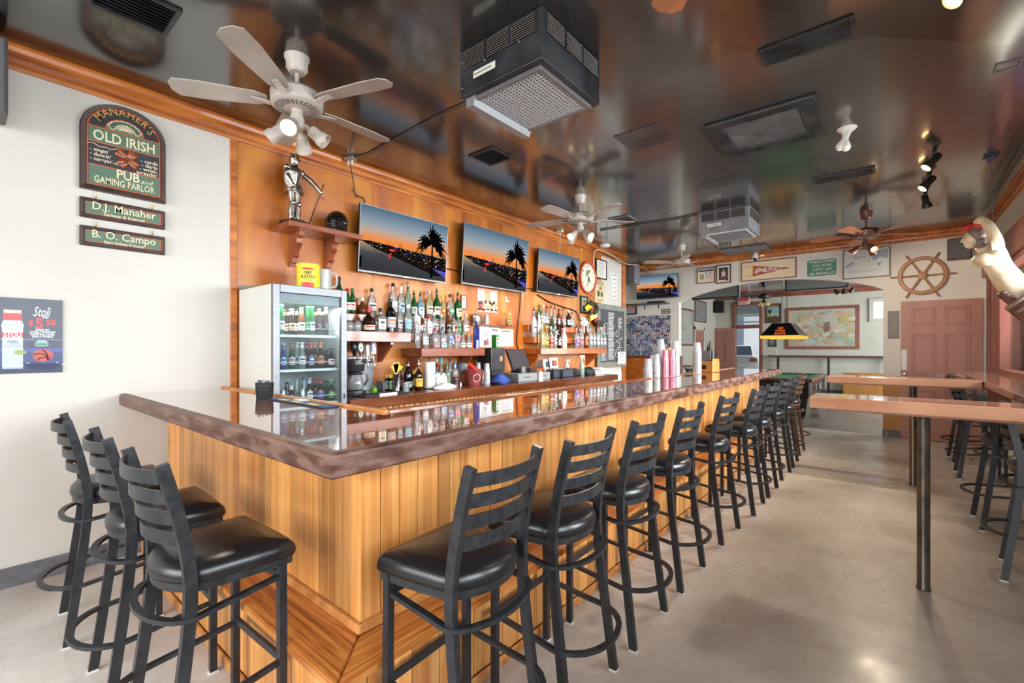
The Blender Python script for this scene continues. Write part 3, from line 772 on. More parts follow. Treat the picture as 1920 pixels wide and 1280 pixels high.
# long side: (x of back post feet, y of stool centre, turn)
LONG = [(-0.945, 1.115, 4), (-0.928, 1.62, 2.5), (-0.93, 2.19, 1.5), (-0.935, 2.83, 0), (-0.93, 3.645, -2), (-0.897, 4.41, 1), (-0.895, 5.00, 0), (-0.90, 5.735, -2), (-0.905, 6.39, 2), (-0.935, 7.13, 0)]
SHORT = [(-1.834, 0.372, 2), (-2.47, 0.362, -2), (-3.17, 0.335, -4)]
first = None
for k, (x, y, a) in enumerate(LONG):
    lab = 'black ladder-back bar stool, %s %s along its long side' % (ORD[k], CORNER)
    if k == 9: lab = 'brown ladder-back bar stool at the far end of the bar'
    if k == 0: first = make_stool(lab, M['stoolmetal']); o = first
    elif k == 9: o = make_stool(lab, M['brownmetal'])
    else: o = copy_tree(first, lab, (0, 0, 0))
    o.location = (x, y, 0); o.rotation_euler = (0, 0, PI + R(a))
    o['group'] = 'bar stools along the long side of the bar'
for k, (x, y, a) in enumerate(SHORT):
    o = copy_tree(first, 'black ladder-back bar stool, %s %s along its short side' % (ORD[k], CORNER), (x, y, 0), PI / 2 + R(a), 'bar stools at the short side of the bar')
RIGHTS = [(0.53, 4.21, -6), (0.512, 5.2, 2), (0.535, 7.02, 0), (0.55, 7.95, 3)]
for k, (x, y, a) in enumerate(RIGHTS):
    o = copy_tree(first, ['black bar stool at the window counter before the nearer pipe-legged table', 'black bar stool at the window counter, second from the nearer table', 'black bar stool just past the farther pipe-legged table', 'black bar stool at the window counter nearest the closed red door'][k], (x, y, 0), R(a), 'bar stools at the window counter')
# ------------------------------------------------------------------ window counter and its two arms
ZT = 1.095
ct = thing('window_counter', 'long reddish wood counter running under the right-hand windows', 'counter', (EX, 2.2, 0))
g = G(); g.bb((-0.385, 0.0, ZT - 0.06), (-0.001, 6.4, ZT), M['tablewood'], 0.006); g.build('counter_top', ct)
for y in (0.6, 2.6, 5.4):
    g = G(); g.prism([(0, 0), (-0.3, 0), (-0.3, -0.03), (-0.03, -0.28), (0, -0.28)], -0.02, 0.02, M['redtrim'], Matrix.Translation((-0.001, y, ZT - 0.06))); g.build('bracket', ct)
def arm(label, x0, y0, y1, lx, ly, seed):
    t = thing('bar_table', label, 'bar table', (x0, y0, 0))
    L = EX - 0.39 - x0
    g = G(); g.bb((0, 0, ZT - 0.072), (L, y1 - y0, ZT), M['tablewood'], 0.007); g.build('table_top', t)
    g = G(); g.bb((0.10, 0.03, ZT - 0.082), (L - 0.05, y1 - y0 - 0.03, ZT - 0.071), M['redtrim']); g.build('underboard', t)
    g = G(); g.lathe([(0.034, 0), (0.034, 0.012), (0.030, 0.02), (0.030, ZT - 0.1), (0.036, ZT - 0.095), (0.036, ZT - 0.08)], M['pipe'], 16, Matrix.Translation((lx - x0, ly - y0, 0))); g.build('pipe_leg', t, smooth=40)
arm('nearer reddish wood bar table on a rusty pipe leg', -0.41, 3.41, 3.745, 0.132, 3.575, 1)
arm('farther reddish wood bar table on a rusty pipe leg', -0.56, 6.03, 6.37, 0.150, 6.22, 2)

# ------------------------------------------------------------------ back counter and wall shelves
bc = thing('back_counter', 'dark wood back counter along the plywood wall behind the bar', 'counter', (WX, 1.99, 0))
CZT = 0.985; CXF = -3.33
g = G(); g.bb((0.001, 0, CZT - 0.085), (CXF - WX, 4.62, CZT), M['backcounter'], 0.006); g.build('worktop', bc)
g = G(); g.bb((0.002, 0.02, 0.0), (CXF - WX - 0.06, 4.58, CZT - 0.085), M['pinebase']); g.build('base_cabinet', bc)
def slat_run(par, x, y0, y1, z0, z1, n, m):
    gg = G(); w = (y1 - y0) / n; gg.box((0.006, 0, 0), (0.012, w * 0.8, z1 - z0), m, bev=0.002); me = gg.mesh('slat')
    for k in range(n): link('slat', me, par, (x, y0 + w * (k + 0.5), (z0 + z1) / 2))
slat_run(bc, CXF - WX - 0.06, 0.02, 4.58, 0.1, CZT - 0.09, 76, M['pine'])
def shelf(name, label, x1, y0, y1, zt, th, m, brackets=(), x0=WX, cat='shelf'):
    s = thing(name, label, cat, (x0, y0, zt))
    g = G(); g.bb((0.001, 0, -th), (x1 - x0, y1 - y0, 0), m, 0.004); g.build('board', s)
    for yb in brackets:
        g = G(); g.prism([(0, 0), (0.22, 0), (0.22, -0.025), (0.03, -0.2), (0, -0.2)], -0.015, 0.015, m, Matrix.Translation((0.002, yb - y0, -th))); g.build('bracket', s)
    return s
T1, T2, T3 = 1.395, 1.552, 1.722
shelf('bottle_shelf', 'mahogany bottle shelf beside the fridge above the beer taps', -3.69, 1.985, 2.868, T2, 0.095, M['shelfwood'], (2.7,))
shelf('bottle_shelf', 'lowest mahogany bottle shelf above the paper towels', -3.66, 2.976, 3.91, T1, 0.085, M['shelfwood'], (3.06, 3.8))
shelf('bottle_step', 'middle mahogany step between the two shelves of the first bottle display', -3.785, 2.87, 3.86, T2, 0.075, M['shelfwood'])
shelf('bottle_step', 'highest mahogany bottle step behind the first bottle display', -3.892, 1.985, 3.86, T3, 0.07, M['shelfwood'])
shelf('ledge', 'thin upper ledge with cups and an award figurine', -3.86, 3.90, 4.72, 1.69, 0.018, M['shelfwood'])
shelf('ledge', 'thin lower ledge under the pinned papers', -3.88, 3.93, 4.72, 1.40, 0.02, M['shelfwood'])
shelf('bottle_shelf', 'lowest orange bottle shelf above the black baskets', -3.68, 5.04, 6.90, T1, 0.085, M['shelforange'], (5.12, 6.75))
shelf('bottle_step', 'middle orange bottle step in front of the plywood wall', -3.785, 5.04, 6.55, T2, 0.085, M['shelforange'])
shelf('bottle_step', 'highest orange bottle step in front of the plywood wall', -3.892, 5.04, 6.45, T3, 0.085, M['shelforange'])
# trophy shelf on two scrolled brackets
s0, s1 = at_x(548, 405, WX), at_x(690, 455, WX)
TS = 2.415
SY0, SY1 = 1.667, 2.324
ts = thing('trophy_shelf', 'thick brown shelf on two scrolled brackets near the ceiling fan', 'shelf', (WX, SY0, TS))
g = G(); g.bb((0.001, 0, -0.045), (0.315, SY1 - SY0, 0), M['shelfwood'], 0.004); g.build('board', ts)
sc = [(0, 0), (0.20, 0), (0.20, -0.035), (0.155, -0.05), (0.145, -0.085), (0.16, -0.10), (0.12, -0.13), (0.095, -0.165), (0.105, -0.19), (0.075, -0.205), (0.065, -0.245), (0.03, -0.25), (0.03, -0.275), (0, -0.275)]
for y in (0.155, 0.47):
    g = G(); g.prism(sc, -0.022, 0.022, M['shelfwood'], Matrix.Translation((0.002, y, -0.045))); g.build('scroll_bracket', ts)

# ------------------------------------------------------------------ glass door fridge
FY_, FXF, FZ, FW = 1.405, -3.345, 1.855, 0.565
fr = thing('drinks_fridge', 'tall white glass-door fridge full of beer bottles', 'fridge', (WX + 0.03, FY_, 0))
D = FXF - WX - 0.03
g = G()
for a, b in (((0, 0, 0), (D - 0.045, 0.03, FZ)), ((0, FW - 0.03, 0), (D - 0.045, FW, FZ)), ((0, 0.03, 0), (0.03, FW - 0.03, FZ)), ((0.03, 0.03, FZ - 0.12), (D - 0.045, FW - 0.03, FZ)), ((0.03, 0.03, 0), (D - 0.045, FW - 0.03, 0.36))): g.bb(a, b, M['fridgewhite'], 0.003)
g.build('cabinet', fr)
dr = G()
st = M['steel']
for a, b in (((D - 0.04, 0, 0.06), (D, 0.048, FZ)), ((D - 0.04, FW - 0.048, 0.06), (D, FW, FZ)), ((D - 0.04, 0.048, FZ - 0.06), (D, FW - 0.048, FZ)), ((D - 0.04, 0.048, 0.06), (D, FW - 0.048, 0.12))): dr.bb(a, b, st, 0.004)
door = dr.build('door', fr)
g = G(); g.bb((D - 0.02, 0.048, 0.12), (D - 0.016, FW - 0.048, FZ - 0.06), M['door_pane']); g.build('glass', door)
g = G(); g.bb((D - 0.005, FW - 0.03, 1.0), (D + 0.003, FW - 0.018, 1.04), M['black']); g.build('lock', door)
g = G(); g.bb((D - 0.03, 0.05, FZ - 0.125), (D - 0.021, FW - 0.05, FZ - 0.062), P('#6f7478', 0.3)); cp = g.build('control_panel', fr)
g = G(); g.text('summit', D - 0.0155, 0, 0, 0, M['white']) if False else g.text('summit', 0, 0, 0.02, -0.001, EM('#dfe6ea', 0.8), T=Matrix.Translation((D - 0.0205, 0.17, FZ - 0.09)) @ Matrix.Rotation(PI / 2, 4, 'Z')); g.build('lettering', cp)
FS = [1.50, 1.245, 0.985]
for z in FS:
    g = G()
    for k in range(9): g.bb((0.06, 0.045 + k * (FW - 0.09) / 8 - 0.002, z - 0.008), (D - 0.06, 0.045 + k * (FW - 0.09) / 8 + 0.002, z - 0.003), M['white'])
    g.bb((D - 0.066, 0.04, z - 0.022), (D - 0.058, FW - 0.04, z - 0.004), M['white']); g.bb((D - 0.066, 0.04, z + 0.045), (D - 0.061, FW - 0.04, z + 0.049), M['white'])
    g.bb((0.035, 0.04, z - 0.003), (D - 0.06, FW - 0.04, z), M['clear'])
    g.build('wire_shelf', fr)
light('AREA', 'fridge_strip_light', (WX + 0.03 + D - 0.09, FY_ + FW / 2, FZ - 0.135), 5.0, (0.85, 0.93, 1), size=0.05, size_y=0.42)
# ------------------------------------------------------------------ bottles
CAPC = {'black': '#1a1a1c', 'red': '#b3252b', 'white': '#e8e6e0', 'yellow': '#e8c02c', 'green': '#2f6d3a', 'blue': '#3a64a8', 'orange': '#e07a2c', 'cork': '#8a6a48', 'silver': '#b8babd', 'gold': '#b08f4a', 'teal': '#3a9ea6', 'dark': '#2a2624'}
LABC = {'white': '#eceae4', 'cream': '#ece2c4', 'black': '#222124', 'red': '#c03038', 'blue': '#4a70b8', 'green': '#4f9a62', 'tan': '#d6ad82', 'orange': '#e5752c', 'pink': '#e08a92', 'purple': '#8a5cae', 'yellow': '#ecca4a', 'teal': '#5cb0b8', 'silver': '#c4c8cc', 'pale blue': '#a8cbe4', 'none': None}
GL = {'clear': 'clear', 'frosted': 'frost', 'green': 'green', 'dark green': 'dgreen', 'amber': 'amber', 'brown': 'brownglass', 'black': 'blackglass', 'blue': 'blueglass', 'pale green': 'palegreen', 'straw': 'paleyellow', 'pale blue': 'bluepale', 'white': 'whitebottle'}
def bottle_profile(kind, h, r):
    n = max(0.0125, r * 0.34)
    if kind == 'round': p = [(r * .9, 0), (r, .006), (r, h * .60), (r * .92, h * .66), (n * 1.3, h * .76), (n, h * .80), (n, h * .97), (n * 1.1, h * .97), (n * 1.1, h)]
    elif kind == 'slim': p = [(r * .9, 0), (r, .006), (r, h * .56), (r * .8, h * .66), (n * 1.25, h * .80), (n, h * .86), (n, h * .97), (n * 1.1, h)]
    elif kind == 'square': p = [(r * .94, 0, 5), (r, .006, 5), (r, h * .62, 5), (r * .92, h * .68, 4), (n * 1.4, h * .76, 2), (n, h * .79, 2), (n, h * .97, 2), (n * 1.15, h, 2)]
    elif kind == 'squat': p = [(r * .8, 0), (r, .012), (r, h * .34), (r * .86, h * .46), (n * 1.7, h * .60), (n * 1.05, h * .70), (n, h * .97), (n * 1.15, h)]
    elif kind == 'hex': p = [(r, 0, 2), (r, h * .68, 2), (n * 1.3, h * .80, 2), (n, h * .84, 2), (n, h, 2)]
    elif kind == 'beer': p = [(r * .92, 0), (r, .005), (r, h * .50), (r * .88, h * .58), (n * 1.15, h * .74), (n, h * .80), (n, h * .96), (n * 1.12, h * .965), (n * 1.12, h)]
    elif kind == 'can': p = [(r * .82, 0), (r, .01), (r, h * .9), (r * .8, h * .98), (r * .8, h)]
    return p, n
SEGK = {'square': 16, 'hex': 8}
def bottle(label, loc, h, r, glass='clear', kind='round', lab='white', cap='black', pourer=False, acc=None, liquid=None, cat='bottle', group=None, neck=None, rz=None, par=None, lz=(0.14, 0.46)):
    prof, n = bottle_profile(kind, h, r)
    sq = 5 if kind == 'square' else 2
    g = G(); seg = SEGK.get(kind, 14)
    mm = P('#b9bcc0', 0.25, 0.8) if kind == 'can' else M[GL[glass]]
    g.lathe(prof, mm, seg, cap0=True, cap1=True)
    o = tag(g.build('bottle' if kind != 'can' else 'drink_can', None, loc, R(random.uniform(-14, 10)) if rz is None else rz, smooth=38), label, cat, group)
    if liquid:
        g = G(); g.lathe([(r * .9, .008, sq), (r * .93, .012, sq), (r * .93, h * liquid[1], sq)], liquid[0], seg); g.build('liquor', o, smooth=38)
    if LABC.get(lab):
        g = G(); z0, z1 = h * lz[0], h * lz[1]; rr = r + .0009; wr = 1.25 if kind != 'square' else 0.74
        g.band(rr, z0, z1, P(LABC[lab], 0.55), -wr, wr, 10, sq)
        a = acc or ('#3a3a40' if lab not in ('black', 'purple', 'blue') else '#e8e4da')
        ac = P(LABC.get(a, a) if isinstance(a, str) and not a.startswith('#') else a, 0.55); q = rr + .0006; hh = z1 - z0
        g.band(q, z0 + hh * .58, z0 + hh * .80, ac, -wr * .55, wr * .55, 6, sq)
        g.band(q, z0 + hh * .36, z0 + hh * .42, P('#5a5550', 0.6), -wr * .45, wr * .4, 4, sq); g.band(q, z0 + hh * .2, z0 + hh * .26, P('#5a5550', 0.6), -wr * .35, wr * .45, 4, sq)
        g.band(q, z0, z0 + hh * .06, ac, -wr, wr, 10, sq)
        g.build('label', o)
    if neck:
        g = G(); g.lathe([(n * 1.06, h * .80), (n * 1.06, h * .94)], P(LABC.get(neck, neck) if not neck.startswith('#') else neck, 0.4), 12); g.build('neck_label', o, smooth=38)
    if cap:
        g = G(); cm = P(CAPC.get(cap, '#1a1a1c'), 0.35)
        if pourer:
            g.lathe([(n * 1.15, h - .004), (n * 1.15, h + .012), (n * .5, h + .022), (n * .34, h + .05), (n * .2, h + .052)], cm, 10)
        elif kind == 'beer': g.lathe([(n * 1.3, h - .005), (n * 1.3, h + .004), (n * .8, h + .007)], cm, 10)
        elif cap == 'cork': g.lathe([(n * .9, h - .01), (n * .9, h + .004), (n * 1.4, h + .006), (n * 1.4, h + .026), (n * 1.1, h + .03)], cm, 10)
        elif kind != 'can': g.lathe([(n * 1.25, h - .026), (n * 1.25, h + .006), (n * 1.1, h + .009)], cm, 10)
        if kind != 'can': g.build('pourer' if pourer else 'cap', o, smooth=38)
    return o
AM = glass_mat('amber_liquor', '#c9832c', 0.6, bodyc='#b06a1c'); DKL = glass_mat('dark_liquor', '#2a130a', 0.9, bodyc='#1c0d07')
def row(X, zt, items, where, group):
    """u of the axis, v of the top, pixel width -> a real bottle standing on the shelf at depth X"""
    for k, it in enumerate(items):
        u, v, wpx, glass, kind, lab, cap = it[:7]; kw = dict(it[7]) if len(it) > 7 else {}
        x = X + kw.pop('dx', 0.0)
        p = at_x(u, v, x); depth = x / ray(u, v).x
        h = p.z - zt; r = wpx * depth / F_PX / 2
        po = kw.get('pourer', False)
        h -= 0.05 if po else (0.028 if cap == 'cork' else 0.008)
        nm = kw.pop('what', None)
        kd = {'round': '', 'slim': 'slim ', 'square': 'square ', 'squat': 'squat ', 'hex': 'faceted ', 'beer': '', 'can': ''}[kind]
        lbt = nm or ('%s %sbottle, %s%s' % (glass, kd, (lab + ' label' if LABC.get(lab) else 'no label'), (', %s %s' % (cap, 'pourer' if po else 'cap')) if cap else ''))
        bottle('%s, %s along %s' % (lbt, ORD[k], where), (x, p.y, zt + 0.0005), h, r, glass, kind, lab, cap, group=group, **kw)
po = {'pourer': True}
row(-3.937, T3, [
    (651.5, 541, 11, 'green', 'slim', 'white', 'red', {'acc': 'red'}), (661, 541, 11, 'green', 'slim', 'white', 'green', {'acc': 'red'}), (679, 558, 17, 'amber', 'squat', 'none', 'white', {'liquid': (DKL, .3)}), (697, 541, 16, 'clear', 'round', 'white', 'black', {'acc': 'black'}),
    (737, 531, 16, 'clear', 'round', 'white', 'black', {'acc': 'silver'}), (752, 537, 13, 'clear', 'round', 'pale blue', 'white', {'neck': 'white'}), (765, 529, 13, 'pale green', 'slim', 'none', 'cork', {'neck': 'black'}), (776, 544, 12, 'green', 'slim', 'white', 'black', po), (788, 546, 13, 'pale blue', 'square', 'white', 'black', po),
    (804.5, 545, 15, 'straw', 'round', 'cream', 'silver'), (819, 540, 14, 'green', 'slim', 'cream', 'black', po), (830, 555, 11, 'straw', 'round', 'orange', 'yellow', {'acc': 'yellow'}), (844, 552, 15, 'clear', 'round', 'green', 'dark', {'acc': 'white'}), (858.5, 545, 14, 'green', 'slim', 'cream', 'black', {'pourer': True, 'neck': 'red'})],
    'the back row near the fridge', 'back row of spirits near the fridge')
row(-3.79, T2, [
    (691, 575, 23, 'brown', 'squat', 'cream', 'red', {'acc': 'red', 'neck': 'red', 'lz': (.06, .27)}), (713.5, 578, 18, 'clear', 'square', 'cream', 'black', {'lz': (.1, .56)}), (732, 560, 19, 'black', 'round', 'silver', 'black', {'acc': 'orange'}), (749, 572, 11, 'clear', 'slim', 'silver', 'silver'), (764.5, 572, 16, 'clear', 'round', 'pale blue', 'white', {'acc': 'teal'})],
    'the shelf over the beer taps', 'spirits on the shelf over the beer taps')
row(-3.835, T2, [
    (780, 578, 14, 'white', 'square', 'white', 'silver', {'acc': 'red'}), (792, 590, 11, 'amber', 'round', 'white', 'silver'), (804, 592, 11, 'white', 'square', 'white', 'red', {'acc': 'red'}), (814, 585, 15, 'clear', 'round', 'silver', 'white', {'acc': 'black'}), (827, 588, 12, 'clear', 'square', 'tan', 'silver'), (840, 582, 13, 'amber', 'squat', 'black', 'red', {'acc': 'white'}), (851, 590, 12, 'clear', 'square', 'cream', 'black'), (859, 589, 12, 'palegreen' if False else 'pale green', 'round', 'green', 'white'), (873, 588, 15, 'clear', 'round', 'white', 'silver', {'acc': 'red', 'dx': .015})],
    'the middle step near the fridge', 'middle step of spirits near the fridge')
row(-3.70, T1, [
    (782, 596, 12, 'clear', 'slim', 'none', 'silver', {'pourer': True, 'liquid': (AM, .12)}), (797, 597, 13, 'clear', 'slim', 'white', 'silver', {'pourer': True, 'acc': 'teal', 'liquid': (AM, .12)}), (815.5, 614, 14, 'clear', 'square', 'pink', 'pink' if False else 'red', {'lz': (.04, .24)}), (829.5, 614, 14, 'clear', 'square', 'pale blue', 'blue', {'lz': (.04, .24)}), (842.5, 611, 11.5, 'clear', 'square', 'blue', 'dark', {'lz': (.3, .6)}), (856, 611, 11.5, 'clear', 'square', 'pink', 'red', {'lz': (.3, .6)}), (867.5, 623, 12, 'clear', 'squat', 'white', 'green', {'lz': (.06, .34)}), (878.5, 623, 12, 'clear', 'squat', 'cream', 'orange', {'lz': (.06, .34)}), (893, 592, 11.5, 'blue', 'hex', 'none', 'silver', po)],
    'lowest shelf above paper towels', 'spirits on the lowest shelf above the paper towels')
row(-3.937, T3, [
    (1011, 571, 9, 'green', 'slim', 'white', 'green'), (1018.7, 572, 9, 'clear', 'round', 'white', 'white', {'acc': 'teal'}), (1025.5, 571, 9, 'clear', 'round', 'white', 'black', {'pourer': True, 'neck': 'red'}), (1033, 571, 8, 'clear', 'slim', 'red', 'black', po), (1040, 573, 8, 'clear', 'slim', 'silver', 'black', po), (1047.5, 579, 8, 'amber', 'round', 'white', 'black'), (1057, 576, 9, 'clear', 'round', 'silver', 'black', po), (1066, 582, 9, 'brown', 'round', 'white', 'white'), (1073, 585, 7.5, 'clear', 'slim', 'pale blue', 'blue', {'acc': 'blue'})],
    'the back row near the clock', 'back row of spirits near the clock')
row(-3.835, T2, [
    (1001, 576, 11, 'frosted', 'round', 'silver', 'black', {'neck': 'blue', 'pourer': True}), (1010, 585, 9, 'frosted', 'round', 'white', 'silver', po), (1035, 593, 9, 'green', 'slim', 'black', 'green'), (1044, 604, 9, 'black', 'round', 'white', 'black'), (1053, 596, 12, 'brown', 'squat', 'red', 'red', {'acc': 'white'}), (1089, 596, 8, 'clear', 'round', 'white', 'black', po), (1096, 597, 8, 'white', 'slim', 'white', 'white'), (1103.5, 597, 8, 'clear', 'round', 'silver', 'black', po)],
    'the middle step near the clock', 'middle step of spirits near the clock')
row(-3.725, T1, [
    (1016, 606, 11, 'straw', 'square', 'tan', 'silver', {'acc': 'orange'}), (1024.5, 610, 9, 'straw', 'round', 'yellow', 'yellow'), (1033, 612, 10, 'straw', 'round', 'red', 'white', {'acc': 'white'}), (1041, 612, 8, 'clear', 'round', 'silver', 'silver', {'acc': 'black'}), (1048.5, 616, 8, 'brown', 'round', 'cream', 'dark'), (1057.5, 615, 11, 'white', 'slim', 'white', 'white', {'acc': 'yellow'}), (1081, 608, 11, 'clear', 'round', 'purple', 'black', po), (1090, 610, 10, 'clear', 'round', 'pink', 'red'), (1098.5, 608, 10, 'amber', 'round', 'orange', 'black', po), (1107, 611, 9, 'clear', 'round', 'pale blue', 'blue'), (1114, 612, 8, 'clear', 'round', 'silver', 'green'), (1121, 612, 8, 'clear', 'round', 'white', 'red'), (1127, 613, 8, 'clear', 'slim', 'silver', 'white'), (1133, 612, 7, 'clear', 'slim', 'white', 'orange')],
    'lowest shelf near the chalkboard', 'spirits on the lowest shelf near the chalkboard')
# beer inside the fridge
BM = 'beer bottles in the fridge'
row(-3.46, FS[0], [
    (528, 570, 9, 'green', 'beer', 'white', 'green'), (547, 578, 12, 'brown', 'beer', 'tan', 'gold', {'neck': 'tan'}), (565, 576, 12.5, 'amber', 'beer', 'cream', 'green', {'neck': 'cream'}), (577, 574, 9.5, 'green', 'beer', 'green', 'green'), (585, 573, 9.5, 'green', 'beer', 'white', 'green'), (598, 578, 10, 'brown', 'beer', 'none', 'dark', {'neck': 'gold' if False else 'tan'}), (611, 576, 10, 'brown', 'beer', 'none', 'dark', {'neck': 'cream'})], 'the top fridge shelf in front', BM)
row(-3.58, FS[0], [(532, 580, 10, 'brown', 'beer', 'tan', 'gold', {'neck': 'tan'}), (540, 580, 9, 'brown', 'beer', 'tan', 'dark', {'neck': 'tan'}), (556, 579, 9, 'brown', 'beer', 'cream', 'green', {'neck': 'cream'}), (592, 580, 9, 'brown', 'beer', 'none', 'dark', {'neck': 'tan'}), (604, 580, 9, 'brown', 'beer', 'none', 'dark', {'neck': 'tan'})], 'the top fridge shelf behind', BM)
row(-3.46, FS[1], [
    (531, 643, 10, 'blue', 'beer', 'pale blue', 'silver'), (547, 643, 11, 'green', 'beer', 'silver', 'green', {'neck': 'red', 'acc': 'red'}), (566, 641, 13, 'pale green', 'beer', 'white', 'white', {'neck': 'white'}), (583, 642, 11, 'brown', 'beer', 'blue', 'red', {'neck': 'red'}), (601, 641, 13, 'brown', 'beer', 'orange', 'orange', {'neck': 'orange'}), (621, 652, 13, 'brown', 'beer', 'white', 'dark', {'acc': 'red'})], 'the middle fridge shelf in front', BM)
row(-3.58, FS[1], [(557, 641, 10, 'clear', 'beer', 'silver', 'silver', {'neck': 'silver'}), (575, 642, 10, 'brown', 'beer', 'red', 'red', {'neck': 'red'}), (590, 641, 10, 'brown', 'beer', 'orange', 'orange', {'neck': 'orange'}), (611, 656, 10, 'brown', 'beer', 'blue', 'dark')], 'the middle fridge shelf behind', BM)
row(-3.46, FS[2], [
    (530, 729, 11, 'clear', 'can', 'silver', None, {'what': 'silver drink can with a plain label'}), (546, 722, 11, 'brown', 'beer', 'red', 'white', {'neck': 'white'}), (567, 727, 11, 'clear', 'can', 'pale blue', None, {'what': 'silver drink can with a pale blue label'}), (580, 708, 12, 'brown', 'beer', 'white', 'silver', {'neck': 'silver', 'acc': 'black'}), (600, 709, 13, 'brown', 'beer', 'blue', 'red', {'neck': 'red', 'acc': 'red'}), (621, 711, 13, 'dark green', 'beer', 'green', 'white', {'acc': 'yellow', 'neck': 'green'})], 'the bottom fridge shelf in front', BM)
row(-3.58, FS[2], [(538, 712, 9, 'brown', 'beer', 'silver', 'silver'), (556, 710, 9, 'clear', 'beer', 'pale blue', 'silver', {'neck': 'silver'}), (570, 708, 9, 'clear', 'beer', 'silver', 'blue', {'neck': 'pale blue'}), (590, 709, 10, 'brown', 'beer', 'red', 'red', {'neck': 'red'}), (611, 713, 9, 'dark green', 'beer', 'green', 'green', {'neck': 'green'})], 'the bottom fridge shelf behind', BM)
# two more bottles of the back row, half hidden by the fridge
for (u, v, w, lab) in ((636, 519, 13, 'dark green wine bottle rising behind the far top corner of the fridge'), (612, 522, 11, 'dark wine bottle glimpsed behind the clear jug on the fridge')):
    p = at_x(u, v, -3.937); d = -3.937 / ray(u, v).x
    bottle(lab, (-3.937, p.y, T3 + 0.0005), p.z - T3 - 0.008, w * d / F_PX / 2, 'dark green', 'slim', 'none', 'dark', cat='bottle')
# upturned glasses on the shelf over the taps
for u, v, lab in ((655, 600, 'upturned clear goblet beside the fridge on the bottle shelf'), (669.5, 600, 'upturned clear goblet beside the squat brown bottle with the red ribbon')):
    p = at_x(u, v, -3.78); r = 0.043; h = p.z - T2
    g = G(); g.lathe([(r * .78, 0), (r * .95, h * .25), (r, h * .5), (r * .85, h * .78), (r * .4, h * .97), (r * .1, h), (r * .36, h * .95), (r * .82, h * .77), (r * .96, h * .5), (r * .9, h * .25), (r * .75, 0)], M['clear'], 16, cap0=False, cap1=False)
    tag(g.build('goblet', None, (-3.78, p.y, T2 + .0005), smooth=50), lab, 'glass')

# ------------------------------------------------------------------ on the back counter
def cpt(u, v, zt=CZT): return at_z(u, v, zt)
def onc(u, x): return at_x(u, 700, x).y       # y of a thing seen at column u standing at depth x
# beer tower: steel splash plate with four taps
y0, y1 = onc(655, -3.9), onc(704, -3.9)
tw = thing('beer_tap_panel', 'brushed steel beer tap panel with four taps behind the coffee maker', 'beer tap', (-3.93, y0, CZT))
g = G(); g.bb((-0.03, 0, 0.0005), (0.0, y1 - y0, 0.395), M['steel'], 0.003); g.build('splash_plate', tw)
tw.scale = (1, 1, .84)
W_ = y1 - y0
taps = [('#1c1c1e', 'stout'), ('#2a3a34', 'oval'), ('#c9cbc8', 'slab'), ('#d8dcdf', 'stripe')]
for k, (hc, kind) in enumerate(taps):
    y = W_ * (0.16 + 0.24 * k)
    g = G(); g.lathe([(0.026, 0), (0.026, 0.008), (0.012, 0.012), (0.012, 0.05)], M['chrome'], 12, Matrix.Translation((0, y, 0.345)) @ Matrix.Rotation(PI / 2, 4, 'Y'))
    g.tube([(0.045, y, 0.36), (0.05, y, 0.335), (0.06, y, 0.30), (0.062, y, 0.275)], [0.013, 0.014, 0.012, 0.009], M['chrome'], 10); g.tube([(0.045, y, 0.355), (0.045, y, 0.40)], [0.011, 0.008], M['chrome'], 10)
    f = g.build('faucet', tw, smooth=40)
    g = G(); T = Matrix.Translation((0.045, y, 0.395)) @ Matrix.Rotation(R(4), 4, 'X')
    if kind == 'stout': g.lathe([(0.014, 0), (0.016, 0.035), (0.02, 0.04), (0.034, 0.09), (0.034, 0.155), (0.026, 0.165)], P(hc, 0.3), 14, T)
    elif kind == 'oval':
        g.lathe([(0.012, 0), (0.01, 0.05)], P(hc, 0.3), 10, T); T2_ = T @ Matrix.Translation((0, 0, 0.105)) @ Matrix.Rotation(PI / 2, 4, 'Z')
        g.prism([(0.03 * math.cos(a), 0.06 * math.sin(a)) for a in (2 * PI * j / 20 for j in range(20))], -0.012, 0.012, P(hc, 0.3), T2_); g.disc(0, 0, 0.022, -0.0125, P('#d7d3c2', 0.4), 0.048, 18, T2_); g.disc(0, -0.004, 0.012, -0.0132, P('#4f9a8a', 0.4), 0.012, 12, T2_)
    elif kind == 'slab': g.box((0.0, 0, 0.075), (0.018, 0.035, 0.12), P(hc, 0.3), T if False else None) if False else g.bb((0.036, y - 0.018, 0.40), (0.056, y + 0.018, 0.53), P(hc, 0.3), 0.005)
    else:
        g.bb((0.036, y - 0.03, 0.42), (0.054, y + 0.03, 0.575), P(hc, 0.3), 0.006); g.bb((0.0535, y - 0.029, 0.45), (0.0548, y - 0.014, 0.565), P('#3f74c4', 0.4)); g.bb((0.0535, y + 0.014, 0.50), (0.0548, y + 0.029, 0.565), P('#c23b3b', 0.4))
    g.build('tap_handle', tw, smooth=40)
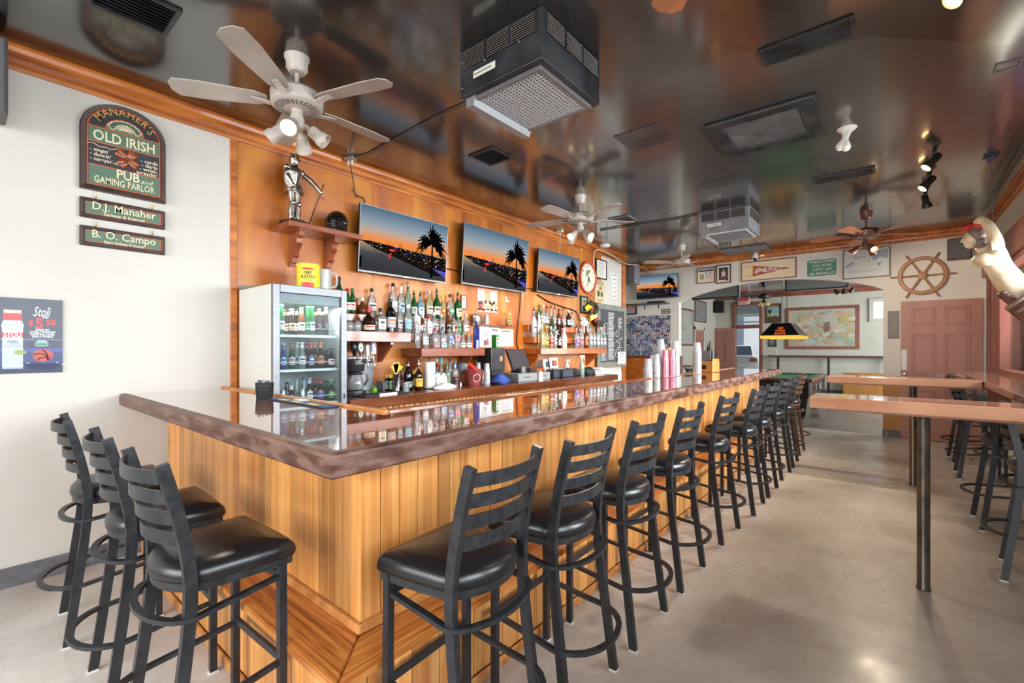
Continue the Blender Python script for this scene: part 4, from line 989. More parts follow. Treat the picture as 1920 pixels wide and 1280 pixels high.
# coffee maker
X = -3.62; y = onc(667, X)
cm = thing('coffee_maker', 'black drip coffee maker with glass jug beside the fridge', 'coffee maker', (X, y, CZT + .0005), R(-8))
cm.scale = (0.88, 0.88, 0.90)
g = G(); g.lathe([(0.10, 0), (0.105, 0.01), (0.10, 0.045), (0.085, 0.05)], M['blackpaint'], 18); g.bb((-0.12, -0.07, 0), (-0.06, 0.07, 0.26), M['blackpaint'], 0.012); g.build('base', cm, smooth=40)
g = G(); g.lathe([(0.075, 0.23), (0.082, 0.24), (0.092, 0.335), (0.088, 0.35), (0.02, 0.356)], M['blackpaint'], 20); g.build('filter_basket', cm, smooth=40)
g = G(); g.text('Mr. Coffee', 0, 0, 0.018, -0.001, M['white'], T=Matrix.Translation((0.093, 0.0, 0.31)) @ Matrix.Rotation(PI / 2, 4, 'Z')); g.build('lettering', cm)
g = G(); g.lathe([(0.06, 0.053), (0.075, 0.065), (0.078, 0.12), (0.06, 0.18), (0.052, 0.205)], M['clear'], 18); j = g.build('jug', cm, smooth=50)
g = G(); g.lathe([(0.055, 0.2), (0.06, 0.206), (0.06, 0.222), (0.03, 0.23)], M['blackpaint'], 18); g.build('lid', j, smooth=40)
g = G(); g.tube([(0.02, 0.055, 0.21), (0.025, 0.105, 0.205), (0.025, 0.115, 0.15), (0.02, 0.08, 0.09)], 0, M['blackpaint'], sect=(0.022, 0.016), up=(1, 0, 0)); g.build('handle', j)
# lime and drip mat
p = cpt(745, 737)
mt = tag(None or link('drip_mat', None), 'black ribbed rubber drip mat on the back counter', 'bar mat'); mt.location = (-3.47, onc(717, -3.47), CZT)
y0, y1 = onc(690, -3.47), onc(771, -3.47); L = y1 - y0
g = G(); g.bb((-0.07, -L / 2, 0.0005), (0.08, L / 2, 0.008), M['rubber'], 0.003); g.build('mat_base', mt)
g = G()
for k in range(14):
    for q in range(5): g.lathe([(0.006, 0.008), (0.006, 0.013), (0.004, 0.014)], M['rubber'], 8, Matrix.Translation((-0.05 + q * 0.027, -L / 2 + L * (k + .5) / 14, 0)))
o = g.build('nubs', mt); stuff(o)
g = G()
for q in (-0.078, 0.082): g.bb((q - 0.006, -L / 2, 0.0005), (q + 0.006, L / 2, 0.016), M['rubber'], 0.003)
g.build('rim', mt)
g = G(); g.bb((0, -0.09, -0.012), (0.002, 0.09, 0.012), P('#d8d9d6', 0.5)); g.build('printed_band', mt, (0.09, 0.0, 0.013))
X = -3.6; g = G(); g.ball((0, 0, 0.033), (0.033, 0.033, 0.033), noise_mat('lime_peel', [(0.3, '#3f7a1c'), (0.7, '#6aa52e')], nscale=20, rough=(0.3, 0.4), bump=0.2), 16, 12); g.lathe([(0.008, 0.062), (0.006, 0.069)], P('#9aa84a'), 8)
tag(g.build('lime', None, (X, onc(701, X), CZT + .0005), smooth=60), 'green lime lying beside the drip mat', 'lime')
g = G(); g.prism([(0, 0), (0.14, 0), (0.0, 0.09)], -0.06, 0.06, M['steel']); tag(g.build('steel_wedge', None, (-3.84, onc(712, -3.84), CZT + .0005), LW), 'slanted steel drip wedge at the foot of the beer tap panel', 'drip tray')
GC = 'bottles on the back counter'
def cb(label, u, vtop, wpx, X, glass, kind, lab, cap, **kw):
    p = at_x(u, vtop, X); d = X / ray(u, vtop).x
    h = p.z - CZT - (0.05 if kw.get('pourer') else 0.01)
    return bottle(label, (X, p.y, CZT + .0005), h, wpx * d / F_PX / 2, glass, kind, lab, cap, group=GC, **kw)
cb('small dark bitters bottle with yellow cap and silver label', 725.5, 701, 7, -3.78, 'brown', 'round', 'silver', 'yellow', lz=(.1, .6))
cb('small dark bitters bottle with yellow cap and green label', 732, 701, 9, -3.74, 'brown', 'round', 'green', 'yellow', lz=(.1, .6))
cb('tall black bottle with silver neck beside the cocktail shaker', 765, 676, 16, -3.68, 'black', 'slim', 'silver', 'black', neck='silver', lz=(.1, .3))
cb('dark coffee liqueur bottle with yellow and orange label and pourer', 785, 674, 15, -3.60, 'brown', 'round', 'yellow', 'silver', pourer=True, acc='orange')
cb('small brown bottle with a red label behind the cocktail shaker', 752, 690, 11, -3.85, 'brown', 'squat', 'red', 'green')
cb('green and yellow striped bottle between two dark liqueur bottles', 776, 694, 8, -3.84, 'dark green', 'slim', 'yellow', 'yellow')
cb('slim clear bottle with teal neck behind the white towel', 827, 670, 10, -3.78, 'clear', 'slim', 'silver', 'teal', neck='teal')
cb('clear bottle of pale green juice with pourer', 838, 675, 14, -3.70, 'pale green', 'round', 'none', 'green', pourer=True, liquid=(glass_mat('juice', '#cfd6a0', 0.6, bodyc='#c3cc8e'), .5))
cb('clear bottle with black and red label beside the ice bucket', 853, 678, 14, -3.70, 'clear', 'round', 'black', 'blue', acc='red', neck='pale blue', lz=(.08, .4))
cb('slim clear bottle with dark blue neck behind the juice bottle', 844, 672, 9, -3.86, 'clear', 'slim', 'none', 'dark', neck='blue')
cb('small amber bottle with cream label just behind the paper towels', 818.5, 672, 7, -3.86, 'amber', 'round', 'cream', 'white')
cb('small turquoise bottle half hidden by the paper towels', 819, 695, 8, -3.70, 'blue', 'round', 'teal', 'teal')
# cocktail shaker with a yellow paper fan
X = -3.70; y = onc(744, X)
g = G(); g.lathe([(0.03, 0), (0.034, 0.004), (0.044, 0.165), (0.045, 0.168), (0.042, 0.165), (0.033, 0.01)], M['chrome'], 18, cap1=True)
tag(g.build('cocktail_shaker', None, (X, y, CZT + .0005), smooth=40), 'steel cocktail shaker tin beside the tall black bottle', 'shaker')
g = G()
for a, h in ((-28, 0.09), (4, 0.1), (24, 0.085)):
    q = Matrix.Translation((0, 0, 0.0)) @ Matrix.Rotation(R(a), 4, 'X'); g.prism([(-0.008, 0), (0.008, 0), (0.05, h), (-0.03, h)], -0.001, 0.001, P('#e0b322', 0.5), q @ Matrix.Rotation(PI / 2, 4, 'Z'))
tag(g.build('paper_fan', None, (X, y - 0.01, CZT + 0.172)), 'yellow folded paper cone standing in the steel shaker', 'paper cone')
# short glass and white card
g = G(); g.lathe([(0.03, 0), (0.036, 0.09), (0.033, 0.09), (0.028, 0.01)], M['clear'], 16); tag(g.build('tumbler', None, (-3.50, onc(761, -3.50), CZT + .0005), smooth=40), 'clear tumbler in front of the tall black bottle', 'glass')
# paper towel roll
X = -3.64; y = onc(805.5, X); pr = thing('paper_towel_roll', 'white paper towel roll standing on a black holder', 'paper towels', (X, y, CZT))
g = G(); g.lathe([(0.052, 0.006), (0.058, 0.008), (0.058, 0.27), (0.054, 0.272), (0.02, 0.272), (0.02, 0.2)], P('#f2f1ef', 0.8), 24); g.build('roll', pr, smooth=50)
g = G(); g.lathe([(0.07, 0.0005), (0.07, 0.005), (0.06, 0.007)], M['black'], 20); g.lathe([(0.006, 0.005), (0.006, 0.295), (0.012, 0.30), (0.012, 0.31), (0.002, 0.315)], M['black'], 10); g.tube([(0.068, 0.03, 0.005), (0.068, 0.03, 0.08), (0.068, 0.02, 0.12), (0.066, 0.04, 0.1)], 0.003, M['black'], 6); g.build('holder', pr, smooth=40)
def cloth(label, c, sx, sy, h, col, seed, cat='towel', name='folded_towel'):
    r = random.Random(seed); g = G(); rings = []
    n = 18
    for k, (s, z) in enumerate(((0.9, 0.0), (1.0, 0.15), (1.02, 0.4), (0.93, 0.7), (0.7, 0.92), (0.3, 1.0))):
        rings.append([Vector((sx * s * (1 + 0.12 * math.sin(3 * a + seed + k) + r.uniform(-.05, .05)) * math.cos(a), sy * s * (1 + 0.1 * math.sin(2 * a + seed * 2 + k * .7) + r.uniform(-.05, .05)) * math.sin(a), h * z * (1 + 0.25 * math.sin(2 * a + seed)) if k > 0 else 0)) for a in (2 * PI * j / n for j in range(n))])
    g.ringloft(rings, col); return tag(g.build(name, None, c, smooth=70), label, cat)
cloth('crumpled white bar towel beside the paper towels', (-3.48, onc(834, -3.48), CZT + .001), 0.07, 0.13, 0.055, P('#e8e7e6', 0.85), 2)
cloth('white towel draped upright behind the crumpled towel', (-3.60, onc(826, -3.60), CZT + .001), 0.05, 0.075, 0.13, P('#dcdbdb', 0.85), 5)
# chrome machine with clear hood (mixer) behind the bucket
g = G(); g.lathe([(0.05, 0), (0.05, 0.02), (0.02, 0.03), (0.018, 0.16)], M['chrome'], 14); g.lathe([(0.03, 0.12), (0.075, 0.13), (0.085, 0.18), (0.07, 0.235), (0.03, 0.25)], M['greypaint'], 16, Matrix.Translation((0, 0.03, 0)))
tag(g.build('blender', None, (-3.80, onc(863, -3.80), CZT + .0005), smooth=50), 'grey and chrome mixer just behind the red bucket', 'mixer')
# red metal ice bucket with crest, snack bags inside
X = -3.62; y = onc(889, X); bk = thing('beer_bucket', 'faded red metal bucket with a pale crest', 'bucket', (X, y, CZT))
g = G(); g.lathe([(0.075, 0.0005), (0.078, 0.004), (0.108, 0.165), (0.112, 0.168), (0.112, 0.174), (0.104, 0.172), (0.074, 0.012)], noise_mat('faded_red_tin', [(0.3, '#8f3038'), (0.6, '#b0555a'), (0.75, '#c58078')], nscale=9, rough=(0.35, 0.5), metal=0.3), 24); g.build('pail', bk, smooth=40)
g = G()
cz_ = 0.085
for s, m_ in ((0.046, P('#e0cdb0')), (0.039, P('#7a2a2a')), ): g.prism([(s * math.cos(PI / 6 + PI / 3 * j), cz_ + s * 1.1 * math.sin(PI / 6 + PI / 3 * j)) for j in range(6)], -0.001 - (0.05 - s) * 0.1, 0, m_, Matrix.Rotation(R(62), 4, 'Z') @ Matrix.Translation((0, -0.0795, 0)) @ Matrix.Rotation(R(10.5), 4, 'X'))
g.build('crest', bk)
g = G(); g.box((0.02, -0.04, 0.20), (0.12, 0.05, 0.06), P('#c4382f', 0.3), (0.5, 0.6, 0.3), 0.01); g.box((-0.02, 0.02, 0.19), (0.10, 0.04, 0.05), P('#4f7a3a', 0.3), (0.4, 0.4, -0.3), 0.01)
tag(g.build('snack_bags', None, (X, y, CZT - 0.012)), 'red and green packets standing in the red bucket', 'packets')
# stacked plastic cups
def cup_stack(label, loc, n, r=0.043, h=0.115, m=None, group=None, step=0.016):
    root = thing('cup_stack', label, 'cups', loc, 0, group)
    g = G(); g.lathe([(r, 0), (r * 1.07, 0.002), (r * 1.07, 0.007), (r * .99, 0.009), (r * 0.72, h - .004), (r * 0.70, h), (0.002, h)], m or M['plasticcup'], 18, cap0=False, cap1=False); me = g.mesh('cup', 40)
    for k in range(n): link('cup', me, root, (0, 0, 0.0005 + k * step))
    return root
for u, X, n, lab in ((897, -3.78, 9, 'tall stack of upturned clear plastic cups behind the red bucket'), (913, -3.50, 9, 'tall stack of upturned clear plastic cups in front of the black dispenser'), (903, -3.62, 4, 'short stack of upturned clear cups between two taller stacks')):
    cup_stack(lab, (X, onc(u, X), CZT), n, 0.036)
g = G(); g.lathe([(0.035, 0), (0.05, 0.03), (0.048, 0.03), (0.034, 0.005)], M['black'], 16); tag(g.build('ashtray', None, (-3.44, onc(929, -3.44), CZT + .0005), smooth=40), 'small black bowl on the back counter by the blue cloth', 'bowl')
# black napkin dispenser box with a tin on top
X = -3.72; y0, y1 = onc(908, X), onc(934, X)
bx = thing('dispenser_box', 'black dispenser box with a round wooden badge', 'dispenser', (X, (y0 + y1) / 2, CZT))
h = at_x(915, 652, X).z - CZT
g = G(); g.bb((-0.12, -0.10, 0.0005), (0.10, 0.10, 0.14), M['blackpaint'], 0.006); g.bb((-0.12, -0.12, 0.14), (0.11, 0.12, h), M['blackpaint'], 0.008); g.build('housing', bx)
g = G(); g.prism([(0.028 * math.cos(a), 0.034 * math.sin(a)) for a in (2 * PI * j / 20 for j in range(20))], -0.004, 0, P('#a87f5c', 0.5), Matrix.Translation((0.11, 0.05, h - 0.13)) @ Matrix.Rotation(PI / 2, 4, 'Z')); g.build('badge', bx)
g = G(); g.bb((-0.04, -0.03, 0.0005), (0.04, 0.03, 0.155), P('#2f8a3c', 0.35), 0.006); g.bb((0.0395, -0.025, 0.02), (0.041, 0.028, 0.125), P('#eceae4', 0.5)); g.bb((0.0405, -0.02, 0.095), (0.042, 0.022, 0.115), P('#b84a3c', 0.5)); g.disc(0.0, 0.055, 0.016, -0.0425, P('#56606a'), 0.016, 14, Matrix.Rotation(PI / 2, 4, 'Z'))
tag(g.build('tin', None, (X + 0.04, (y0 + y1) / 2 + 0.03, CZT + h)), 'white and green tin standing on the black dispenser box', 'tin')
cloth('folded blue cloth bag on the back counter', (-3.50, onc(937, -3.5), CZT + .001), 0.10, 0.12, 0.10, P('#2c4a9a', 0.7), 9, 'cloth', 'blue_cloth')
# register: drawer, monitor on a stand, card reader, receipts
X = -3.62; y0, y1 = onc(952, X), onc(1012, X)
rg = thing('cash_register', 'grey cash drawer with a black touch screen leaning back above it', 'cash register', (X, (y0 + y1) / 2, CZT))
w = y1 - y0
g = G(); g.bb((-0.2, -w / 2, 0.0005), (0.17, w / 2, 0.105), P('#9a9da0', 0.4, 0.3), 0.005); g.bb((0.1695, -w / 2 + 0.01, 0.012), (0.176, w / 2 - 0.01, 0.095), P('#a9acae', 0.35, 0.3), 0.003); g.bb((0.1755, -w / 4 - 0.06, 0.055), (0.178, -w / 4 + 0.06, 0.062), M['black']); g.bb((0.1755, w / 4 - 0.06, 0.055), (0.178, w / 4 + 0.06, 0.062), M['black']); g.build('cash_drawer', rg)
g = G(); T = Matrix.Translation((-0.02, -0.10, 0.27)) @ Matrix.Rotation(R(-24), 4, 'Y')
g.box((0, 0, 0), (0.03, 0.36, 0.27), M['blackpaint'], T, 0.006); g.build('screen_housing', rg)
g = G(); g.box((0.0165, 0, 0.0), (0.003, 0.33, 0.24), P('#4a4548', 0.12), Matrix.Identity(4)); o = g.build('screen', rg); o.matrix_local = T
g = G(); g.bb((-0.10, -0.16, 0.105), (0.06, 0.0, 0.135), M['blackpaint'], 0.01); g.tube([(-0.04, -0.09, 0.13), (-0.07, -0.1, 0.22)], 0.03, M['blackpaint'], 10); g.build('stand', rg)
for label, dy, dz, c, nm, cat in (('small dark card reader on top of the cash drawer', 0.1, 0.03, '#33343a', 'card_reader', 'card reader'),):
    g = G(); g.box((0, 0, 0.02), (0.09, 0.18, 0.035), P(c, 0.35), (0, 0.1, 0.1), 0.008); g.box((0.02, 0.02, 0.04), (0.04, 0.08, 0.008), P('#8a3a40', 0.4), (0, 0.1, 0.1)); tag(g.build(nm, None, (X + 0.02, (y0 + y1) / 2 + dy, CZT + 0.106)), label, cat)
g = G(); g.lathe([(0.028, 0), (0.034, 0.075), (0.031, 0.075), (0.026, 0.008)], M['clear'], 14); tag(g.build('rocks_glass', None, (X + 0.11, (y0 + y1) / 2 - 0.16, CZT + 0.106), smooth=40), 'small clear glass standing on the cash drawer', 'glass')
g = G(); g.prism([(-0.045, 0), (0.045, 0), (0.045, 0.10), (0, 0.13), (-0.045, 0.10)], -0.002, 0.002, P('#eeece6', 0.6)); g.text('4', 0, 0.055, 0.06, -0.003, P('#5a6a90')); tag(g.build('price_tag', None, (-3.43, onc(1014, -3.43), CZT + .0005), LW), 'white tag propped against the cash drawer', 'tag')
# wooden box of receipts behind, menus, black mesh organisers
g = G(); g.bb((-0.05, -0.13, 0), (0.05, 0.13, 0.13), P('#b3622a', 0.5), 0.004); tag(g.build('wooden_box', None, (-3.84, onc(1006, -3.84), CZT + .0005)), 'low orange wooden box behind the card reader', 'box')
X = -3.78
for k, (u, c, hh) in enumerate(((1029, '#e8e6e0', .25), (1034, '#d9dcdf', .27))):
    g = G(); g.box((0, 0, hh / 2), (0.012, 0.2, hh), P(c, 0.6), (0, R(-8), 0)); g.box((0.0125, 0.0, hh * .72), (0.002, 0.09, 0.08), P('#b5402c' if k else '#3a3a40'), (0, R(-8), 0)); tag(g.build('menu_card', None, (X + .03 * k - 0.02, onc(u, X) + 0.05 * k, CZT + .002)), ['white menu card leaning behind the black basket, partly covered', 'white menu card with a red emblem behind the black basket'][k], 'menu')
def basket(label, u0, u1, X, h, seed):
    y0, y1 = onc(u0, X), onc(u1, X); L = y1 - y0
    b = thing('mesh_basket', label, 'basket', (X, (y0 + y1) / 2, CZT))
    g = G()
    for a, c in (((-.06, -L / 2, .0005), (-.055, L / 2, h)), ((.055, -L / 2, .0005), (.06, L / 2, h)), ((-.06, -L / 2, .0005), (.06, -L / 2 + .005, h)), ((-.06, L / 2 - .005, .0005), (.06, L / 2, h)), ((-.06, -L / 2, .0005), (.06, L / 2, .006))): g.bb(a, c, P('#3c4350', 0.5))
    g.bb((.058, -L / 2, h - .012), (.064, L / 2, h), M['black']); g.build('basket_body', b)
    rr = random.Random(seed)
    g = G()
    for k in range(6): g.box((-.03 + rr.uniform(0, .02), -L / 2 + L * (k + .5) / 6, h * .62), (.08, .006, h), P(rr.choice(['#e8e6e0', '#ded8c8', '#9a8f80', '#3a3a40']), 0.6), (R(rr.uniform(-14, 14)), 0, 0))
    o = g.build('paper_slips', b); stuff(o)
basket('black mesh basket of paper slips beside the menus', 1031, 1047, -3.66, 0.115, 1); basket('black mesh basket of paper slips before the white spray bottle', 1048, 1069, -3.62, 0.115, 2)
def spray(label, u, vtop, X, c, c2):
    p = at_x(u, vtop, X); h = p.z - CZT; s = thing('spray_bottle', label, 'spray bottle', (X, p.y, CZT + .0005), R(20))
    g = G(); g.lathe([(.036, 0), (.04, .01), (.04, h * .45), (.03, h * .6), (.014, h * .7), (.014, h * .78)], c, 14); g.build('body', s, smooth=40)
    g = G(); g.lathe([(.017, h * .75), (.017, h * .84)], P(c2, 0.4), 10); g.bb((-.03, -.011, h * .84), (.045, .011, h * .96), P(c2, 0.4), 0.004); g.tube([(.03, 0, h * .85), (.042, 0, h * .76), (.038, 0, h * .70)], .005, P(c2, 0.4), 6); g.build('trigger_head', s, smooth=40)
spray('white spray bottle behind the black mesh basket', 1063, 672, -3.78, P('#e6e9ec', 0.35), '#e9e9e9'); spray('clear pump bottle of green sanitiser at the counter end', 1091, 664, -3.66, glass_mat('sanitiser', '#d3ece0', 0.6, bodyc='#b9dccd'), '#e9ecee')
X = -3.66; y = onc(1078, X); ph = thing('desk_phone', 'black desk phone leaning back beside the sanitiser', 'telephone', (X, y, CZT + .0005))
g = G(); g.box((0, 0, .055), (.03, .19, .13), P('#2f3644', 0.35), (0, R(-42), 0), 0.008); g.box((-.05, 0, .04), (.03, .1, .08), M['black'], None, .006); g.build('body', ph); g = G(); g.tube([(.0, -.07, .10), (.018, -.075, .075), (.04, -.07, .03)], 0, P('#252b36', 0.35), sect=(.035, .025), up=(0, 1, 0)); g.build('handset', ph)
cloth('crumpled black bag beside the white towels at the counter end', (-3.64, onc(1103, -3.64), CZT + .001), .09, .13, .10, P('#25262a', 0.6), 4, 'bag', 'black_bag')
for k in range(4):
    cloth('white folded towel, %s from the bottom of the pile at the counter end' % ORD[k], (-3.60, onc(1121, -3.60), CZT + .001 + k * .026), .09, .14, .027, P('#e9e8e8' if k % 2 else '#e2e1e3', 0.85), 11 + k)
# on the bar: cup stacks, caddies
def bpt(u, v): return at_z(u, v, BZ + 0.001)
GCUP = 'cup stacks on the bar'
PK, OR_ = glass_mat('pink_plastic', '#f4b4c4', 0.5, bodyc='#ee9fb4'), glass_mat('orange_plastic', '#f6b08a', 0.5, bodyc='#f09a70')
for (u, v, n, mat, lab, r_) in ((1215, 709, 6, None, 'clear cups, shortest stack at the near end of the cup row', .045), (1224, 706.5, 8, None, 'clear cups, second stack from the near end of the cup row', .042), (1231, 708.5, 9, None, 'tall clear cups beside the tallest clear stack', .036), (1239, 705.5, 19, None, 'tallest stack of clear cups in the cup row', .045), (1247, 707.5, 12, PK, 'pink cups, stack standing before the orange one', .036), (1254, 705, 13, OR_, 'orange cups, single stack between pink ones', .036), (1260, 707.2, 12, PK, 'pink cups, stack standing behind the orange one', .036), (1266.5, 704.5, 18, None, 'clear cups, last stack at the far end of the row', .045), (1307, 702, 17, None, 'clear cups, lone stack beside the wooden condiment box', .048)):
    p = bpt(u, v); cup_stack(lab, p, n, r_, .12, mat, GCUP, step=.0155)
for u, lab in ((1290, 'small dark bowl on the bar before the lone cup stack, nearer one'), (1299, 'small dark bowl on the bar before the lone cup stack, farther one')):
    p = bpt(u, 698); g = G(); g.lathe([(.03, 0), (.02, .01), (.05, .05), (.046, .05), (.016, .014)], P('#4a4b4e', .25, .3), 14); tag(g.build('garnish_bowl', None, p, smooth=40), lab, 'bowl')
p = bpt(1324, 697); cd = thing('condiment_caddy', 'wooden condiment box with grey menus standing on the bar', 'caddy', p, R(-12))
g = G(); cw = .13
for a, b in (((-cw, -.09, 0), (cw, -.078, .14)), ((-cw, .078, 0), (cw, .09, .14)), ((-cw, -.078, 0), (-cw + .012, .078, .17)), ((cw - .012, -.078, 0), (cw, .078, .17)), ((-cw, -.078, 0), (cw, .078, .012))): g.bb(a, b, M['plywood'], .002)
g.build('box', cd); g = G(); g.bb((-.08, -.03, .012), (.07, -.02, .27), P('#6c7077', .5)); g.bb((-.06, .0, .012), (.09, .01, .27), P('#5d626a', .5)); g.build('menus', cd); g = G(); g.bb((-.02, -.0915, .04), (.05, -.09, .09), M['black']); g.build('label', cd)
# black rubber straw caddy at the near end of the bar by the fridge
p = at_z(496, 742, BZ + .013); rc = thing('straw_caddy', 'black woven rubber cup of straws on the bar by the fridge', 'caddy', (p.x, p.y, BZ + .0005))
k_ = 0.052
g = G(); g.lathe([(k_ * .85, 0), (k_ * .9, .004), (k_, .095), (k_ * .93, .096), (k_ * .8, .01)], M['rubber'], 18); g.build('cup', rc, smooth=30)
g = G()
for z in (.022, .045, .068, .09): g.lathe([(k_ * (.88 + z), z - .005), (k_ * (.93 + z), z), (k_ * (.88 + z), z + .005)], M['rubber'], 18, cap0=False, cap1=False)
g.build('ribs', rc)
g = G()
for q in range(8): g.cyl((.02 * math.cos(q * 2.4), .02 * math.sin(q * 2.4), .01), (.034 * math.cos(q * 2.4), .034 * math.sin(q * 2.4), .105 + .004 * (q % 3)), .006, P('#8a8d92' if q % 2 else '#3a3b3e', .4), seg=6)
stuff(g.build('straws', rc))
p = at_z(500, 750, BZ + .012); g = G(); g.bb((-.05, -.022, 0), (.05, .022, .012), P('#dcdcd8', .4), .003); tag(g.build('white_tray', None, (p.x + .11, IY - .05, BZ + .0005)), 'small flat white tray beside the black straw cup', 'tray')
# blue bar runner with yellow blocks along the service trim
x0, x1 = -2.86, -2.22
rn = thing('bar_runner', 'narrow dark blue bar mat with yellow stripes along the service trim', 'bar mat', ((x0 + x1) / 2, IY - .085, BZ + .0005))
g = G(); g.bb((-.32, -.045, 0), (.32, .045, .008), P('#27324a', .6), .002); g.build('mat', rn)
g = G()
for q in (-.18, -.02, .17): g.bb((q - .05, -.036, .008), (q + .05, -.006, .009), P('#d8c04a', .6))
g.build('stripes', rn)
# ------------------------------------------------------------------ pub sign and plaques on the cream wall
def onwall(u0, v0, u1, v1, X=WX):
    a, b = at_x(u0, v0, X), at_x(u1, v1, X)
    return a, b
GREEN_, BLK_, CRM_, GOLD_, ORG_ = P('#55705a', .5), P('#26242a', .45), P('#e6d7b4', .5), P('#cf9c4c', .4), P('#c8542a', .5)
a, b = at_x(148, 280, WX), at_x(308, 280, WX)
SW = b.y - a.y; syc = (a.y + b.y) / 2
zt = at_x(222, 201, WX).z; zb = (at_x(148, 352, WX).z + at_x(308, 384, WX).z) / 2
sg = thing('pub_sign', 'arched carved pub sign with a wooden clover on the cream wall', 'sign', (WX + .001, syc, zb), LW)
h = zt - zb; hw = SW / 2; hs = h - hw * 0.86
def arch(hw, hs, rise, off=0):
    pts = [(-hw, off), (hw, off), (hw, hs)]
    for k in range(1, 20):
        a = PI * k / 20; pts.append((hw * math.cos(a), hs + rise * math.sin(a)))
    pts.append((-hw, hs)); return pts
rise = h - hs
g = G(); M['signframe'] = noise_mat('dark_sign_frame', [(0.3, '#2a1d18'), (0.7, '#4a3328')], nscale=8, rough=(.35, .45))
g.prism(arch(hw, hs, rise), -.035, 0, M['signframe']); g.build('backboard', sg)
g = G(); o1, o2 = arch(hw - .004, hs, rise - .004, .004), arch(hw - .028, hs, rise - .028, .028)
A = [Vector((x, -.045, z)) for x, z in o1]; B = [Vector((x, -.035, z)) for x, z in o1]; C = [Vector((x, -.041, z)) for x, z in o2]; D_ = [Vector((x, -.034, z)) for x, z in o2]
g.ringloft([B, A, C, D_], M['signframe'], cap0=False, cap1=False); o3 = arch(hw - .032, hs, rise - .032, .032); o4 = arch(hw - .038, hs, rise - .038, .038)
g.ringloft([[Vector((x, -.0375, z)) for x, z in o3], [Vector((x, -.0375, z)) for x, z in o4]], ORG_, cap0=False, cap1=False); g.build('border', sg)
g = G(); y = -.0358; iw = hw - .04
g.flat(arch(iw, hs, rise - .04, .04), y, BLK_)
zz = lambda t: .04 + (h - .08) * t
g.rect(-iw, zz(.0), iw, zz(.235), y - .0008, GREEN_); g.rect(-iw, zz(.235), iw, zz(.247), y - .0012, ORG_)
g.rect(-iw, zz(.535), iw, zz(.72), y - .0008, GREEN_); g.rect(-iw, zz(.525), iw, zz(.537), y - .0012, ORG_); g.rect(-iw, zz(.718), iw, zz(.73), y - .0012, ORG_)
g.flat([(iw * .56 * math.cos(PI * k / 18), zz(.73) + iw * .46 * math.sin(PI * k / 18)) for k in range(19)], y - .0008, ORG_); g.flat([(iw * .52 * math.cos(PI * k / 18), zz(.73) + iw * .42 * math.sin(PI * k / 18)) for k in range(19)], y - .0012, GREEN_)
# filigree tree
r_ = random.Random(5)
for k in range(17):
    a = PI * (k + .5) / 17; q = iw * (.26 + .05 * (k % 2)); cx, cz = q * math.cos(a) * 1.35, zz(.755) + q * math.sin(a) * .95
    for s in (0, 1): g.flat([(cx + (.016 - .006 * s) * math.cos(2 * PI * j / 10), cz + (.013 - .005 * s) * math.sin(2 * PI * j / 10)) for j in range(10)], y - .0016 - .0004 * s, CRM_ if s == 0 else GREEN_)
    g.flat([(cx * .25 - .003, zz(.745)), (cx * .25 + .003, zz(.745)), (cx * .9 + .003, cz - .01), (cx * .9 - .003, cz - .01)], y - .002, CRM_)
g.build('painted_field', sg)
g = G(); word = "MANAHER'S"
adv = [1.35, 1.05, 1.1, 1.05, 1.1, .85, .95, .5, .85]; tot = sum(adv); run = 0
for ch, aw_ in zip(word, adv):
    a = R(163) - R(146) * (run + aw_ / 2) / tot; run += aw_; rx, rz = iw * .82, (rise + (hs - zz(.73))) * .74
    g.text(ch, rx * math.cos(a), zz(.73) + rz * math.sin(a), .068, y - .003, GOLD_, bold=.006, wide=.85, rot=(a - PI / 2) * .85)
g.text('OLD IRISH', 0, zz(.615), .092, y - .003, CRM_, bold=.015, fit=iw * 1.75)
for k, t in enumerate(("singin'", "dancin'", "carryin'-on")): g.text('- ' + t, -iw * .97, zz(.43 - .058 * k), .031, y - .002, CRM_, 'LEFT', .012)
for k, t in enumerate(('cards', 'darts', 'wrist-', "wrestlin'")): g.text(('- ' if k < 3 else '') + t, iw * .96, zz(.43 - .054 * k), .034, y - .002, CRM_, 'RIGHT', .012)
g.text('PUB', iw * .08, zz(.175), .085, y - .003, CRM_, bold=.015, fit=iw * .66); g.text('and', iw * .62, zz(.15), .045, y - .002, CRM_, shear=.3)
g.text('GAMING PARLOR', 0, zz(.06), .062, y - .003, CRM_, bold=.008, fit=iw * 1.72)
for s in (-1, 1): g.tube(smooth_path([(-iw * .55 + s * .09, y - .001, zz(.49)), (-iw * .55 + s * .06, y - .001, zz(.505)), (-iw * .55 + s * .03, y - .001, zz(.48)), (-iw * .55, y - .001, zz(.49))], 4), .002, CRM_, 5)
g.build('lettering', sg)
g = G(); cw_ = noise_mat('carved_clover', [(0.3, '#6f2d18'), (0.7, '#a85c30')], nscale=12, rough=(.2, .3), coat=.4)
for k in range(4):
    a = R(45 + 90 * k + 8)
    for s in (-1, 1): g.ball((0, 0, 0), (.036, .013, .019), cw_, 12, 8, Matrix.Translation((iw * .06, y - .006, zz(.40))) @ Matrix.Rotation(-(a + s * .24), 4, 'Y') @ Matrix.Translation((.036, 0, 0)))
g.tube([(iw * .06, y - .006, zz(.40)), (-iw * .02, y - .006, zz(.34)), (-iw * .14, y - .006, zz(.30))], [.009, .008, .006], cw_, 8); g.build('carved_clover', sg, smooth=60)
